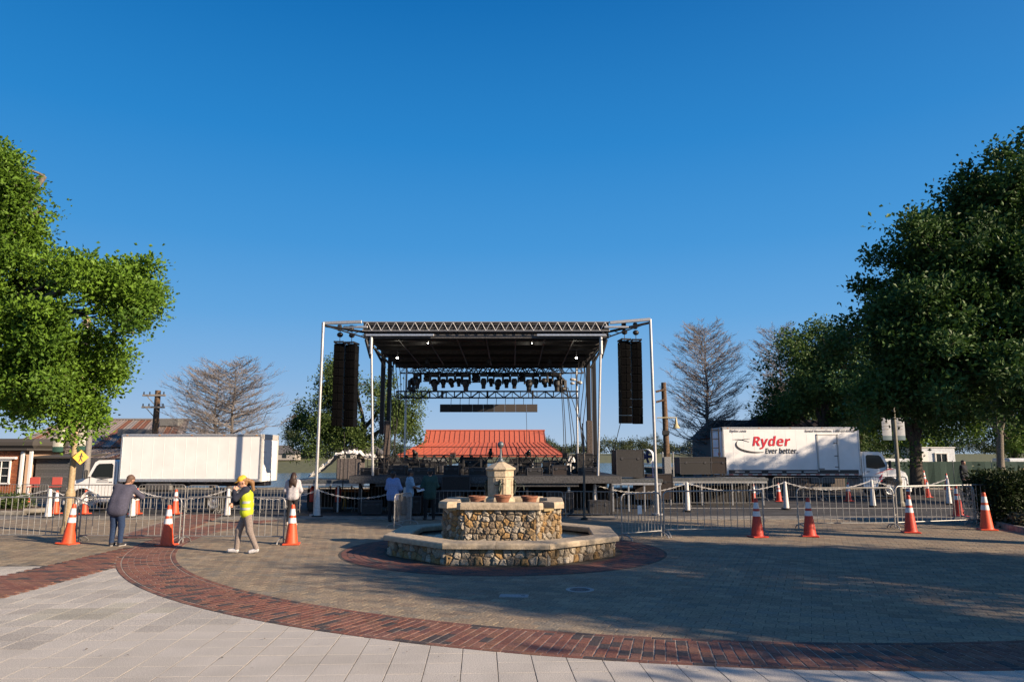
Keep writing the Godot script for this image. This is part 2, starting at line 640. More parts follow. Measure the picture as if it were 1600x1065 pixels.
# irregular stones on a flat panel w wide and h high (local x to the right, y up, z out): Voronoi cells of jittered points, each a proud rounded stone
func rubble(w: float, h: float, cell: float, seed_: int) -> Array:
	var r := RandomNumberGenerator.new()
	r.seed = seed_
	var pts := PackedVector2Array()
	var rows := maxi(2, roundi(h / (cell * 0.86)))
	var cols := maxi(2, roundi(w / cell))
	for j in rows:
		for i in cols:
			pts.append(Vector2((i + 0.5 + (0.25 if j % 2 else -0.25) + r.randf_range(-0.36, 0.36)) * w / cols, (j + 0.5 + r.randf_range(-0.34, 0.34)) * h / rows))
	var out := []
	for i in pts.size():
		var poly := PackedVector2Array([Vector2(0, 0), Vector2(w, 0), Vector2(w, h), Vector2(0, h)])
		for j in pts.size():
			if i == j or pts[i].distance_to(pts[j]) > cell * 3.2:
				continue
			var mid := (pts[i] + pts[j]) * 0.5
			var d := (pts[j] - pts[i]).normalized()
			var cut := PackedVector2Array()
			for k in poly.size():
				var a := poly[k]
				var b := poly[(k + 1) % poly.size()]
				var da := (a - mid).dot(d)
				var db := (b - mid).dot(d)
				if da <= 0:
					cut.append(a)
				if (da < 0 and db > 0) or (da > 0 and db < 0):
					cut.append(a.lerp(b, da / (da - db)))
			poly = cut
		if poly.size() < 3:
			continue
		var mid := Vector2.ZERO
		for p in poly:
			mid += p
		mid /= poly.size()
		var k := MB.new()
		var out0: Array[Vector3] = []
		var out1: Array[Vector3] = []
		var out2: Array[Vector3] = []
		var proud := r.randf_range(0.02, 0.055)
		for q in poly.size():
			# soften the corners: each cell corner gives two points
			for s in [0.12, 0.88]:
				var p := poly[q].lerp(poly[(q + 1) % poly.size()], s)
				var e := (p - mid)
				var sh := (e.length() - 0.007) / e.length() * r.randf_range(0.95, 1.03)
				var jit := r.randf_range(-0.012, 0.012)
				out0.append(Vector3(e.x * sh, e.y * sh, -0.03))
				out1.append(Vector3(e.x * sh * 0.97, e.y * sh * 0.97, proud * 0.55 + jit))
				out2.append(Vector3(e.x * sh * 0.7, e.y * sh * 0.7, proud + jit * 1.6))
		var top := Vector3(r.randf_range(-0.01, 0.01), r.randf_range(-0.01, 0.01), proud + r.randf_range(-0.008, 0.012))
		var m := out0.size()
		for q in m:
			var j := (q + 1) % m
			k.quad(out0[q], out0[j], out1[j], out1[q])
			k.quad(out1[q], out1[j], out2[j], out2[q])
			k.tri(top, out2[q], out2[j])
		out.append([mid, k])
	return out

func stone_mats() -> Array:
	var a := []
	for t in [[0.64, 0.55, 0.41], [0.56, 0.43, 0.28], [0.50, 0.34, 0.17], [0.42, 0.35, 0.26], [0.68, 0.60, 0.48], [0.33, 0.25, 0.17], [0.52, 0.32, 0.13], [0.56, 0.49, 0.39]]:
		a.append(mat("rubble stone %d" % a.size(), t[0], t[1], t[2], 0.9, 0, [0.45, 1.0, 0.45, 0.035], 1.0))
	return a

# an octagon's corners (x half width a, chamfer c) in the order of its sides: side k runs from corner k to k + 1, side 0 faces +z
func octo(a: float, c: float) -> Array:
	var s := a - c
	return [Vector2(-s, a), Vector2(s, a), Vector2(a, s), Vector2(a, -s), Vector2(s, -a), Vector2(-s, -a), Vector2(-a, -s), Vector2(-a, s)]

func wall_xf(p: Vector2, q: Vector2, y: float) -> Transform3D:
	var d := (q - p).normalized()
	var x := Vector3(d.x, 0, d.y)
	return Transform3D(Basis(x, Vector3.UP, x.cross(Vector3.UP)), Vector3(p.x, y, p.y))

# a stretch of rounded coping along p-q between the offsets e0 and e1 of an octagon side, mitred by the corner directions
func coping(k: MB, p: Vector2, q: Vector2, pi: Vector2, qi: Vector2, y0: float, y1: float, t0 := 0.0, t1 := 1.0, gap := 0.004) -> void:
	var o0 := p.lerp(q, t0)
	var o1 := p.lerp(q, t1)
	var i0 := pi.lerp(qi, t0)
	var i1 := pi.lerp(qi, t1)
	var g := (o1 - o0).normalized() * gap
	o0 += g; i0 += g; o1 -= g; i1 -= g
	var prof := [[0.0, 0.02], [0.0, 0.62], [0.012, 0.84], [0.05, 1.0], [0.95, 1.0], [0.99, 0.85], [1.0, 0.6], [1.0, 0.0], [0.03, 0.0]]
	var ra: Array = []
	var rb: Array = []
	for w in prof:
		var a := o0.lerp(i0, w[0])
		var b := o1.lerp(i1, w[0])
		var y := lerpf(y0, y1, w[1])
		ra.append(v3(a.x, y, a.y))
		rb.append(v3(b.x, y, b.y))
	var rr := ra.duplicate()
	k.loft([ra, rb])

func fountain() -> void:
	var C := v3(-0.2, 0, -17.1)
	var f := thing("fountain", "octagonal rubble stone fountain with pale coping, raised drum and pillar", "fountain", C, deg_to_rad(-2.5))
	var st := stone_mats()
	var cop: StandardMaterial3D = M["coping stone"]
	# basin
	var a := 2.38
	var c := a * (2.0 - sqrt(2.0))
	var wall := octo(a, c)
	var inner := octo(a - 0.3, (a - 0.3) * (2.0 - sqrt(2.0)))
	var oc := octo(a + 0.13, (a + 0.13) * (2.0 - sqrt(2.0)))
	var ic := octo(a - 0.42, (a - 0.42) * (2.0 - sqrt(2.0)))
	var core := MB.new()
	for s in 8:
		var p: Vector2 = wall[s]
		var q: Vector2 = wall[(s + 1) % 8]
		var pi: Vector2 = inner[s]
		var qi: Vector2 = inner[(s + 1) % 8]
		core.quad(v3(p.x, -0.02, p.y), v3(q.x, -0.02, q.y), v3(q.x, 0.33, q.y), v3(p.x, 0.33, p.y))
		core.quad(v3(qi.x, -0.02, qi.y), v3(pi.x, -0.02, pi.y), v3(pi.x, 0.33, pi.y), v3(qi.x, 0.33, qi.y))
	var bw := put("basin_wall", core, M["wall mortar"], f)
	var n := 0
	for s in 8:
		if s in [3, 4, 5]:
			continue
		var p: Vector2 = wall[s]
		var q: Vector2 = wall[(s + 1) % 8]
		var xf := wall_xf(p, q, 0.0)
		for e in rubble(p.distance_to(q), 0.325, 0.155, 100 + s):
			var mid: Vector2 = e[0]
			put("stone", e[1], st[rng.randi() % st.size()], bw, xf * Transform3D(Basis(), v3(mid.x, mid.y, 0)))
	for s in 8:
		var k := MB.new()
		coping(k, oc[s], oc[(s + 1) % 8], ic[s], ic[(s + 1) % 8], 0.325, 0.435, 0.0, 0.5)
		put("coping_block", k, cop, f)
		k = MB.new()
		coping(k, oc[s], oc[(s + 1) % 8], ic[s], ic[(s + 1) % 8], 0.325, 0.435, 0.5, 1.0)
		put("coping_block", k, cop, f)
	var wm := mat("fountain water", 0.02, 0.03, 0.032, 0.04)
	wm.normal_enabled = true
	wm.normal_texture = noise_tex(0.03, 0.0, 4.0, 4, true)
	wm.normal_scale = 0.35
	wm.uv1_triplanar = true
	wm.uv1_world_triplanar = true
	wm.uv1_scale = Vector3(0.8, 0.8, 0.8)
	var wat := MB.new()
	for s in 8:
		wat.tri(v3(0, 0.3, 0), v3(inner[s].x, 0.3, inner[s].y), v3(inner[(s + 1) % 8].x, 0.3, inner[(s + 1) % 8].y))
	put("water", wat, wm, f)
	# drum
	var dw := octo(1.25, 0.5)
	var core2 := MB.new()
	for s in 8:
		var p: Vector2 = dw[s]
		var q: Vector2 = dw[(s + 1) % 8]
		core2.quad(v3(p.x, 0.0, p.y), v3(q.x, 0.0, q.y), v3(q.x, 0.99, q.y), v3(p.x, 0.99, p.y))
		core2.tri(v3(0, 0.93, 0), v3(p.x, 0.99, p.y), v3(q.x, 0.99, q.y))
	var dr := put("drum_wall", core2, M["wall mortar"], f)
	for s in [0, 1, 2, 6, 7]:
		var p: Vector2 = dw[s]
		var q: Vector2 = dw[(s + 1) % 8]
		var xf := wall_xf(p, q, 0.25)
		for e in rubble(p.distance_to(q), 0.735, 0.152, 200 + s):
			var mid: Vector2 = e[0]
			put("stone", e[1], st[rng.randi() % st.size()], dr, xf * Transform3D(Basis(), v3(mid.x, mid.y, 0)))
	var dO := octo(1.36, 0.53)
	var dI := octo(0.98, 0.42)
	for s in 8:
		var k := MB.new()
		var odd := s % 2 == 1
		var spans := [[0.0, 1.0]] if not odd else [[0.0, 0.16], [0.6, 1.0]] if s in [1, 5] else [[0.0, 0.4], [0.84, 1.0]]
		for w in spans:
			coping(k, dO[s], dO[(s + 1) % 8], dI[s], dI[(s + 1) % 8], 0.985, 1.125, w[0], w[1], 0.0015)
		put("coping_block", k, cop, f)
		if odd:
			k = MB.new()
			coping(k, dO[s], dO[(s + 1) % 8], dI[s], dI[(s + 1) % 8], 0.95, 1.0, 0.2 if s in [1, 5] else 0.42, 0.58 if s in [1, 5] else 0.8, 0.0)
			put("spill_lip", k, mat("spill stone", 0.42, 0.31, 0.14, 0.6, 0, [0.6, 1.0, 0.5]), f)
	# pillar
	var pm := mat("pillar stone", 0.56, 0.46, 0.32, 0.82, 0, [0.75, 1.0, 0.9], 0.25)
	var pil := MB.new()
	var t8 := Transform3D(Basis(Vector3.UP, PI / 8), Vector3.ZERO)
	pil.lathe([Vector2(0.35, 0.9), Vector2(0.35, 1.14), Vector2(0.315, 1.17), Vector2(0.30, 1.18), Vector2(0.30, 1.62), Vector2(0.32, 1.64), Vector2(0.32, 1.76), Vector2(0.345, 1.785), Vector2(0.365, 1.795), Vector2(0.365, 1.825), Vector2(0.08, 1.97), Vector2(0.0, 1.97)], 8, t8, false)
	var pn := put("pillar", pil, pm, f, Transform3D(Basis(), v3(-0.06, 0, 0)))
	for s in 8:
		var ang := TAU * s / 8
		var fx := Transform3D(Basis(Vector3.UP, ang), Vector3.ZERO)
		var w := 0.30 * cos(PI / 8)
		var k := MB.new()
		for e in [[0, 1.235, 0.17, 0.025], [0, 1.595, 0.17, 0.025], [-0.085, 1.415, 0.025, 0.385], [0.085, 1.415, 0.025, 0.385]]:
			k.bbox(fx * v3(e[0], e[1], w + 0.004), v3(e[2], e[3], 0.016), 0.004, fx.basis)
		put("panel_frame", k, pm, pn)
	var bz := mat("aged bronze", 0.05, 0.065, 0.055, 0.45, 0.7, [0.6, 1.0, 0.3])
	var lead := mat("lead finial", 0.17, 0.20, 0.22, 0.5, 0.5, [0.7, 1.0, 0.3])
	var fin := MB.new()
	fin.lathe([Vector2(0.10, 1.965), Vector2(0.10, 1.99), Vector2(0.06, 2.0), Vector2(0.055, 2.03), Vector2(0.03, 2.06), Vector2(0.02, 2.2), Vector2(0.018, 2.27), Vector2(0.045, 2.28), Vector2(0.05, 2.295)], 14)
	fin.ball(v3(0, 2.355, 0), v3(0.075, 0.075, 0.075), 16)
	put("finial", fin, lead, pn)
	for s in [0, 2, 6]:
		var k := MB.new()
		var fx := Transform3D(Basis(Vector3.UP, TAU * s / 8), Vector3.ZERO)
		var w := 0.283
		k.ball(fx * v3(0, 1.53, w + 0.035), v3(0.038, 0.045, 0.035), 10)
		k.tube([fx * v3(0, 1.50, w + 0.03), fx * v3(0.01, 1.42, w + 0.045), fx * v3(0.0, 1.33, w + 0.035), fx * v3(-0.02, 1.24, w + 0.02)], [0.03, 0.045, 0.035, 0.012], 8)
		k.tube([fx * v3(-0.02, 1.46, w + 0.04), fx * v3(-0.09, 1.45, w + 0.05), fx * v3(-0.125, 1.48, w + 0.03)], [0.018, 0.014, 0.008], 6)
		k.tube([fx * v3(0.02, 1.46, w + 0.04), fx * v3(0.08, 1.50, w + 0.05), fx * v3(0.10, 1.47, w + 0.03)], [0.018, 0.014, 0.008], 6)
		k.tube([fx * v3(0, 1.44, w + 0.05), fx * v3(0, 1.47, w + 0.18), fx * v3(0, 1.42, w + 0.24), fx * v3(0, 1.33, w + 0.25)], [0.014, 0.013, 0.012, 0.014], 8)
		k.tube([fx * v3(0, 1.36, w + 0.02), fx * v3(0, 1.33, w + 0.1), fx * v3(0, 1.38, w + 0.16), fx * v3(0, 1.44, w + 0.15)], 0.009, 6)
		put("spout", k, bz, pn)
	for e in [["terracotta pot on the fountain drum left of the pillar", -0.56, 0.72], ["terracotta pot on the fountain drum in front of the pillar", -0.0, 1.04], ["terracotta pot on the fountain drum right of the pillar", 0.58, 0.72]]:
		var pot := thing("flower_pot", e[0], "pot", C + v3(e[1], 1.0 if e[2] < 0.9 else 1.126, e[2]), 0.0, "terracotta pots on the fountain")
		var terra := mat("terracotta", 0.36, 0.15, 0.085, 0.85, 0, [0.6, 1.0, 0.35], 0.3)
		var h := 0.24 if e[2] < 0.9 else 0.15
		var k := MB.new()
		k.lathe([Vector2(0.0, 0.0), Vector2(0.125, 0.0), Vector2(0.165, h - 0.045)], 20)
		k.lathe([Vector2(0.13, h - 0.03), Vector2(0.10, h - 0.05), Vector2(0.0, h - 0.05)], 20)
		put("body", k, terra, pot)
		k = MB.new()
		k.lathe([Vector2(0.165, h - 0.05), Vector2(0.185, h - 0.045), Vector2(0.188, h), Vector2(0.15, h), Vector2(0.14, h - 0.06)], 20)
		put("rim", k, terra, pot)

func barrier(x0: float, z0: float, x1: float, z1: float, h: float, label: String, group: String, step := 0.16, m: Material = null) -> Node3D:
	var d := Vector2(x1 - x0, z1 - z0)
	var w := d.length()
	var o := thing("crowd_barrier", label, "barrier", v3((x0 + x1) * 0.5, 0, (z0 + z1) * 0.5), -atan2(d.y, d.x), group)
	m = m if m else M["galvanised steel"]
	var s := h / 1.1
	var y0 := 0.17 * s
	var r := 0.019 * s
	var hw := w * 0.5 - 0.02
	var rad := 0.13 * s
	var path := [v3(-hw, 0.02, 0), v3(-hw, y0, 0)]
	for i in 6:
		var a := PI - PI * 0.5 * i / 5.0
		path.append(v3(-hw + rad + cos(a) * rad, h - rad + sin(a) * rad, 0))
	for i in 6:
		var a := PI * 0.5 - PI * 0.5 * i / 5.0
		path.append(v3(hw - rad + cos(a) * rad, h - rad + sin(a) * rad, 0))
	path.append(v3(hw, y0, 0))
	path.append(v3(hw, 0.02, 0))
	var k := MB.new()
	k.tube(path, r, 7)
	k.tube([v3(-hw, y0, 0), v3(hw, y0, 0)], r * 0.85, 6)
	put("frame", k, m, o)
	var n := maxi(3, roundi((w - 0.04) / step))
	var bm := bar_mesh(h - y0 - r, 0.0085 * s)
	for i in range(1, n):
		put("bar", bm, m, o, Transform3D(Basis(), v3(-hw + 2 * hw * i / n, y0, 0)))
	for e in [-1, 1]:
		k = MB.new()
		var fx: float = e * (hw - 0.02)
		var arc := []
		for i in 9:
			var a := PI * i / 8.0
			arc.append(v3(fx + e * -0.03, 0.012 + sin(a) * 0.13 * s, cos(a) * 0.3 * s))
		k.tube(arc, r * 0.85, 6)
		put("foot", k, m, o)
		k = MB.new()
		for y in [0.32, 0.8]:
			var hook := []
			for i in 6:
				var a: float = -PI * 0.5 + PI * i / 5.0
				hook.append(v3(e * (hw + cos(a) * 0.05), y * h + sin(a) * 0.035, 0))
			k.tube(hook, 0.008, 5)
		put("hook", k, m, o)
	return o

var bars := {}
func bar_mesh(h: float, r: float) -> ArrayMesh:
	var key := Vector2i(roundi(h * 500), roundi(r * 5000))
	if not bars.has(key):
		var k := MB.new()
		k.tube([Vector3.ZERO, v3(0, h, 0)], r, 6, false)
		bars[key] = k.mesh()
	return bars[key]

func barriers() -> void:
	var worn := mat("dull steel", 0.36, 0.355, 0.34, 0.5, 0.5, [0.7, 1.0, 0.5])
	var g := "crowd barriers across the plaza"
	barrier(-13.42, -18.79, -10.74, -18.66, 1.08, "crowd barrier cut by the left edge of the photo, ending at the leaning cone", g)
	barrier(-10.69, -18.64, -8.11, -18.49, 1.09, "crowd barrier that the man in the grey blue shirt leans on", g)
	barrier(-8.06, -18.49, -5.52, -18.35, 1.10, "crowd barrier right behind the woman in the yellow vest", g)
	barrier(2.74, -18.94, 3.91, -19.73, 1.15, "short slanted crowd barrier touching the right side of the fountain", g, 0.115)
	barrier(3.99, -19.90, 6.83, -20.42, 1.17, "crowd barrier between the slanted one by the fountain and the first cone right of it", g, 0.19)
	barrier(8.24, -21.75, 11.16, -21.95, 1.18, "crowd barrier in front of the lorry with lettering, left of the right lamp post", g, 0.19)
	barrier(11.22, -21.98, 14.80, -23.2, 1.22, "bright crowd barrier at the right edge, between two cones and the hedge", g, 0.19)
	barrier(14.70, -24.7, 14.36, -23.3, 1.15, "crowd barrier seen almost end on, beside the dark hedge", g, 0.12)
	barrier(-3.47, -22.16, -3.15, -23.5, 0.97, "pale crowd barrier seen almost end on, left of the fountain", g, 0.1)
	g = "crowd barriers behind the fountain"
	barrier(-2.97, -26.1, -0.24, -26.1, 0.90, "crowd barrier behind the fountain's left half, beside the person in the green jacket", g, 0.14, worn)
	barrier(-0.18, -26.1, 1.78, -26.05, 0.88, "crowd barrier hidden for the most part behind the fountain pillar", g, 0.14, worn)
	barrier(1.82, -25.85, 3.56, -25.29, 0.90, "crowd barrier behind the fountain's right half", g, 0.14, worn)
	g = "crowd barriers along the stage and the trucks"
	var far := [
		[-10.9, -28.05, -9.5, 0.93, "small crowd barrier behind the woman in the yellow vest, under the white truck's tail"],
		[-9.4, -28.05, -7.9, 0.93, "small crowd barrier behind the girl in the white jumper"],
		[-7.48, -28.9, -6.03, 0.91, "small crowd barrier right of the silver stage pole on the left"],
		[-5.99, -29.2, -4.80, 0.93, "small crowd barrier before the orange trestle, left of the blue shirts"],
		[-4.76, -29.46, -3.51, 0.93, "small crowd barrier behind the two people in blue shirts"],
		[-2.89, -29.84, -1.01, 0.94, "small crowd barrier between the green jacket and the fountain pillar, below the brown panel"],
		[0.76, -29.84, 2.66, 0.90, "small crowd barrier under the stage edge, right of the fountain pillar"],
		[3.80, -31.02, 5.70, 0.97, "small crowd barrier under the black crate right of the stage"],
		[5.81, -31.02, 7.18, 1.00, "bright small crowd barrier below the wooden utility pole on the right"],
		[7.36, -31.5, 10.17, 1.05, "long crowd barrier left of the lettered truck's tail, below the black cases"],
		[10.50, -35.2, 12.00, 1.09, "crowd barrier in shade under the lettered truck's rear end"],
		[12.45, -35.75, 14.71, 1.09, "crowd barrier in shade under the middle of the lettered truck"],
		[15.03, -36.3, 16.92, 1.09, "crowd barrier in shade under the small side door of the lettered truck"],
		[17.01, -36.3, 19.17, 1.10, "crowd barrier in shade beside the front wheel of the lettered truck"],
		[-25.36, -34.6, -24.37, 0.80, "far crowd barrier at the left edge, before the brick shop"],
		[-24.28, -34.6, -22.76, 0.80, "far crowd barrier before the red chairs of the cafe"],
		[-22.70, -34.6, -21.40, 0.80, "far crowd barrier left of the left lamp post, before the cafe"],
		[-16.5, -28.05, -14.72, 1.03, "crowd barrier before the cab of the plain white truck"],
		[-14.66, -28.05, -14.04, 1.03, "very short crowd barrier hidden by the leaning man"],
		[-13.99, -28.05, -12.2, 1.03, "crowd barrier under the box of the plain white truck, right of the leaning man"],
		[-12.15, -28.05, -10.95, 1.01, "crowd barrier before the rear wheel of the plain white truck"],
	]
	for e in far:
		barrier(e[0], e[1], e[2], e[1], e[3], e[4], g, 0.125, worn)
	# a paper notice tied to the slanted barrier
	var nt := thing("paper_notice", "white paper notice tied to the slanted barrier by the fountain", "notice", v3(3.27, 0.74, -19.27), 0.6)
	var k := MB.new()
	k.bbox(Vector3.ZERO, v3(0.15, 0.22, 0.006), 0.002)
	put("sheet", k, M["white paint"], nt)
	k = MB.new()
	for x in [-0.06, 0.06]:
		k.tube([v3(x, 0.1, 0.004), v3(x, 0.12, -0.02)], 0.004, 5)
	put("tie", k, M["black plastic"], nt)

func cone_thing(label: String, p: Vector3, h: float, group: String, dark := false, tilt := Basis()) -> void:
	var o := thing("traffic_cone", label, "traffic cone", p, rng.randf_range(-0.3, 0.3), group)
	o.basis = tilt * o.basis
	var s := h / 0.93
	var orange := mat("cone orange", 0.78, 0.095, 0.028, 0.5, 0, [0.8, 1.0, 0.7])
	var red := mat("cone orange shaded", 0.62, 0.05, 0.022, 0.5, 0, [0.75, 1.0, 0.7])  # deeper copy of the orange: shade put into the right-hand cones' colour
	var m: Material = red if dark else orange
	var k := MB.new()
	k.bbox(v3(0, 0.018 * s, 0), v3(0.40, 0.036, 0.40) * s, 0.015 * s)
	put("base", k, m, o)
	k = MB.new()
	k.lathe([Vector2(0.165 * s, 0.03 * s), Vector2(0.15 * s, 0.06 * s), Vector2(0.055 * s, 0.80 * s), Vector2(0.045 * s, 0.90 * s), Vector2(0.035 * s, 0.93 * s), Vector2(0.0, 0.93 * s)], 20)
	put("cone_body", k, m, o)
	var refl := mat("reflective collar", 0.72, 0.73, 0.74, 0.4, 0.0, [0.86, 1.0, 0.3])
	for y in [[0.50, 0.62], [0.68, 0.83]]:
		k = MB.new()
		var r := func(q: float) -> float: return (0.15 - (q - 0.06) * 0.1284) * s + 0.004
		k.lathe([Vector2(r.call(y[0]) - 0.004, y[0] * s), Vector2(r.call(y[0]), y[0] * s), Vector2(r.call(y[1]), y[1] * s), Vector2(r.call(y[1]) - 0.004, y[1] * s)], 20)
		put("collar", k, refl, o)

func cones() -> void:
	var g := "traffic cones along the barriers"
	cone_thing("orange cone leaning against the joint of two barriers beside the left lamp post", v3(-10.72, 0.0, -18.30), 0.95, g, false, Basis(Vector3.BACK, -0.07))
	cone_thing("orange cone standing right of the leaning man", v3(-8.20, 0, -18.0), 0.94, g)
	cone_thing("orange cone in front of the girl in the white jumper", v3(-5.30, 0, -18.2), 0.94, g)
	cone_thing("red orange cone first to the right of the fountain, at a barrier's end", v3(6.43, 0, -19.81), 1.0, g, true)
	cone_thing("red orange cone at the left end of the barrier before the lettered truck", v3(7.86, 0, -19.96), 1.0, g, true)
	cone_thing("orange cone in front of the right lamp post", v3(11.05, 0, -20.94), 1.02, g, true)
	cone_thing("orange cone at the kerb end by the hedge, rightmost in front", v3(13.61, 0, -21.65), 1.06, g)
	cone_thing("shaded orange cone with faded collars behind the bright right barrier", v3(15.65, 0, -26.4), 1.08, g, true)
	g = "small traffic cones along the road"
	var far := [
		[-23.23, -33.4, 0.72, "small orange cone at the left edge on the planted island"], [-16.8, -27.7, 0.84, "small orange cone just left of the left lamp post"],
		[-21.9, -34.0, 0.5, "tiny cone seen between the left white chain posts, before the red chairs"], [-15.68, -27.6, 0.86, "small orange cone before the front wheel of the plain white truck"],
		[-13.8, -27.6, 0.92, "small orange cone at the leaning man's elbow"], [-12.36, -27.6, 0.88, "small orange cone right of the leaning man, under the plain truck's box"],
		[10.95, -34.0, 0.83, "small shaded orange cone beside the shaded barrier left of the lettered truck's box"], [12.44, -35.0, 0.85, "small shaded orange cone under the lettered truck, left of a white chain post"],
		[15.83, -35.3, 0.87, "small shaded orange cone below the side door of the lettered truck"], [18.96, -35.9, 0.78, "small shaded orange cone below the cab of the lettered truck"],
		[21.4, -38.6, 0.85, "small shaded orange cone right of the lettered truck's front wheel"], [27.0, -49.0, 1.15, "far cone before the green screen, left of the dark trunk"], [27.6, -47.5, 1.0, "far cone before the green screen, right of the dark trunk"],
	]
	for e in far:
		cone_thing(e[3], v3(e[0], 0, e[1]), e[2], g, e[0] > 0)

func chain_posts() -> void:
	var P := [[-21.0, -25.6, 0.95, "white chain post outside the left edge"], [-15.91, -25.83, 0.97, "white chain post left of the left lamp post"], [-13.17, -26.10, 0.98, "white chain post hidden behind the leaning man"], [-10.02, -26.5, 0.95, "white chain post left of the woman in the yellow vest"], [-6.80, -26.3, 0.94, "white chain post at the foot of the silver stage pole"], [-3.90, -27.3, 0.97, "white chain post behind the people in blue shirts"], [3.12, -28.2, 1.05, "bluish white chain post right of the fountain, under the stage corner"], [6.75, -28.9, 1.09, "shaded white chain post below the utility pole"], [10.94, -30.0, 1.08, "sunlit white chain post before the lettered truck's left end"], [15.18, -31.6, 1.1, "sunlit white chain post below the lettered truck's cab"], [19.2, -33.0, 1.12, "white chain post behind the bright right barrier"]]
	var m := mat("post white", 0.70, 0.69, 0.68, 0.5, 0, [0.8, 1.0, 0.8])
	for e in P:
		var o := thing("chain_post", e[3], "post", v3(e[0], 0.008, e[1]), 0.0, "white tapered chain posts")
		var h: float = e[2]
		var k := MB.new()
		k.lathe([Vector2(0, 0), Vector2(0.2, 0.0), Vector2(0.2, 0.025), Vector2(0.17, 0.045), Vector2(0.0, 0.045)], 16)
		put("base", k, M["rubber"], o)
		k = MB.new()
		k.lathe([Vector2(0.115, 0.04), Vector2(0.11, 0.08), Vector2(0.06, h * 0.93), Vector2(0.058, h * 0.97), Vector2(0.04, h), Vector2(0, h)], 18)
		put("post", k, m, o)
	var names := ["white chain hanging left of the left lamp post", "white chain running behind the left lamp post and its coil", "white chain hanging right of the leaning man", "white chain between the yellow vest woman and the silver stage pole", "white chain hanging before the orange trestle and small barriers", "", "white chain sagging between the posts right of the fountain", "white chain sagging before the black cases and the truck's tail", "bright white chain sagging before the lettered truck", "white chain running behind the right lamp post"]
	for i in names.size():
		if names[i] == "":
			continue
		var a := v3(P[i][0], P[i][2] - 0.02, P[i][1])
		var b := v3(P[i + 1][0], P[i + 1][2] - 0.02, P[i + 1][1])
		var o := thing("chain", names[i], "chain", Vector3.ZERO, 0.0, "white chains between the posts")
		var k := MB.new()
		var n := 34
		var prev := a
		for j in range(1, n + 1):
			var t := float(j) / n
			var p := a.lerp(b, t) - v3(0, 4.0 * t * (1.0 - t) * 0.33, 0)
			var d := (p - prev)
			var side := d.cross(Vector3.UP).normalized() if j % 2 else Vector3.UP
			side = (side - d.normalized() * side.dot(d.normalized())).normalized()
			# one link: a long loop
			var ring := []
			for q in 9:
				var an := TAU * q / 8.0
				ring.append((prev + p) * 0.5 + d * 0.56 * cos(an) + side * 0.022 * sin(an))
			k.tube(ring, 0.009, 4, false)
			prev = p
		put("link", k, m, o).set_meta("kind", "stuff")
	# the spare chain coiled over the barrier joint beside the left lamp post
	var o := thing("coiled_chain", "spare white chain coiled over the barrier joint by the left lamp post", "chain", v3(-10.6, 1.06, -18.75))
	var k := MB.new()
	for q in 5:
		var pts := []
		var r := 0.12 + 0.025 * q
		for i in 17:
			var a := TAU * i / 16.0
			pts.append(v3(cos(a) * r + q * 0.025, sin(a) * r * 0.8, 0.03 * q - 0.06 + 0.02 * sin(a * 3 + q)))
		k.tube(pts, 0.012, 5, false)
	put("coil", k, m, o)

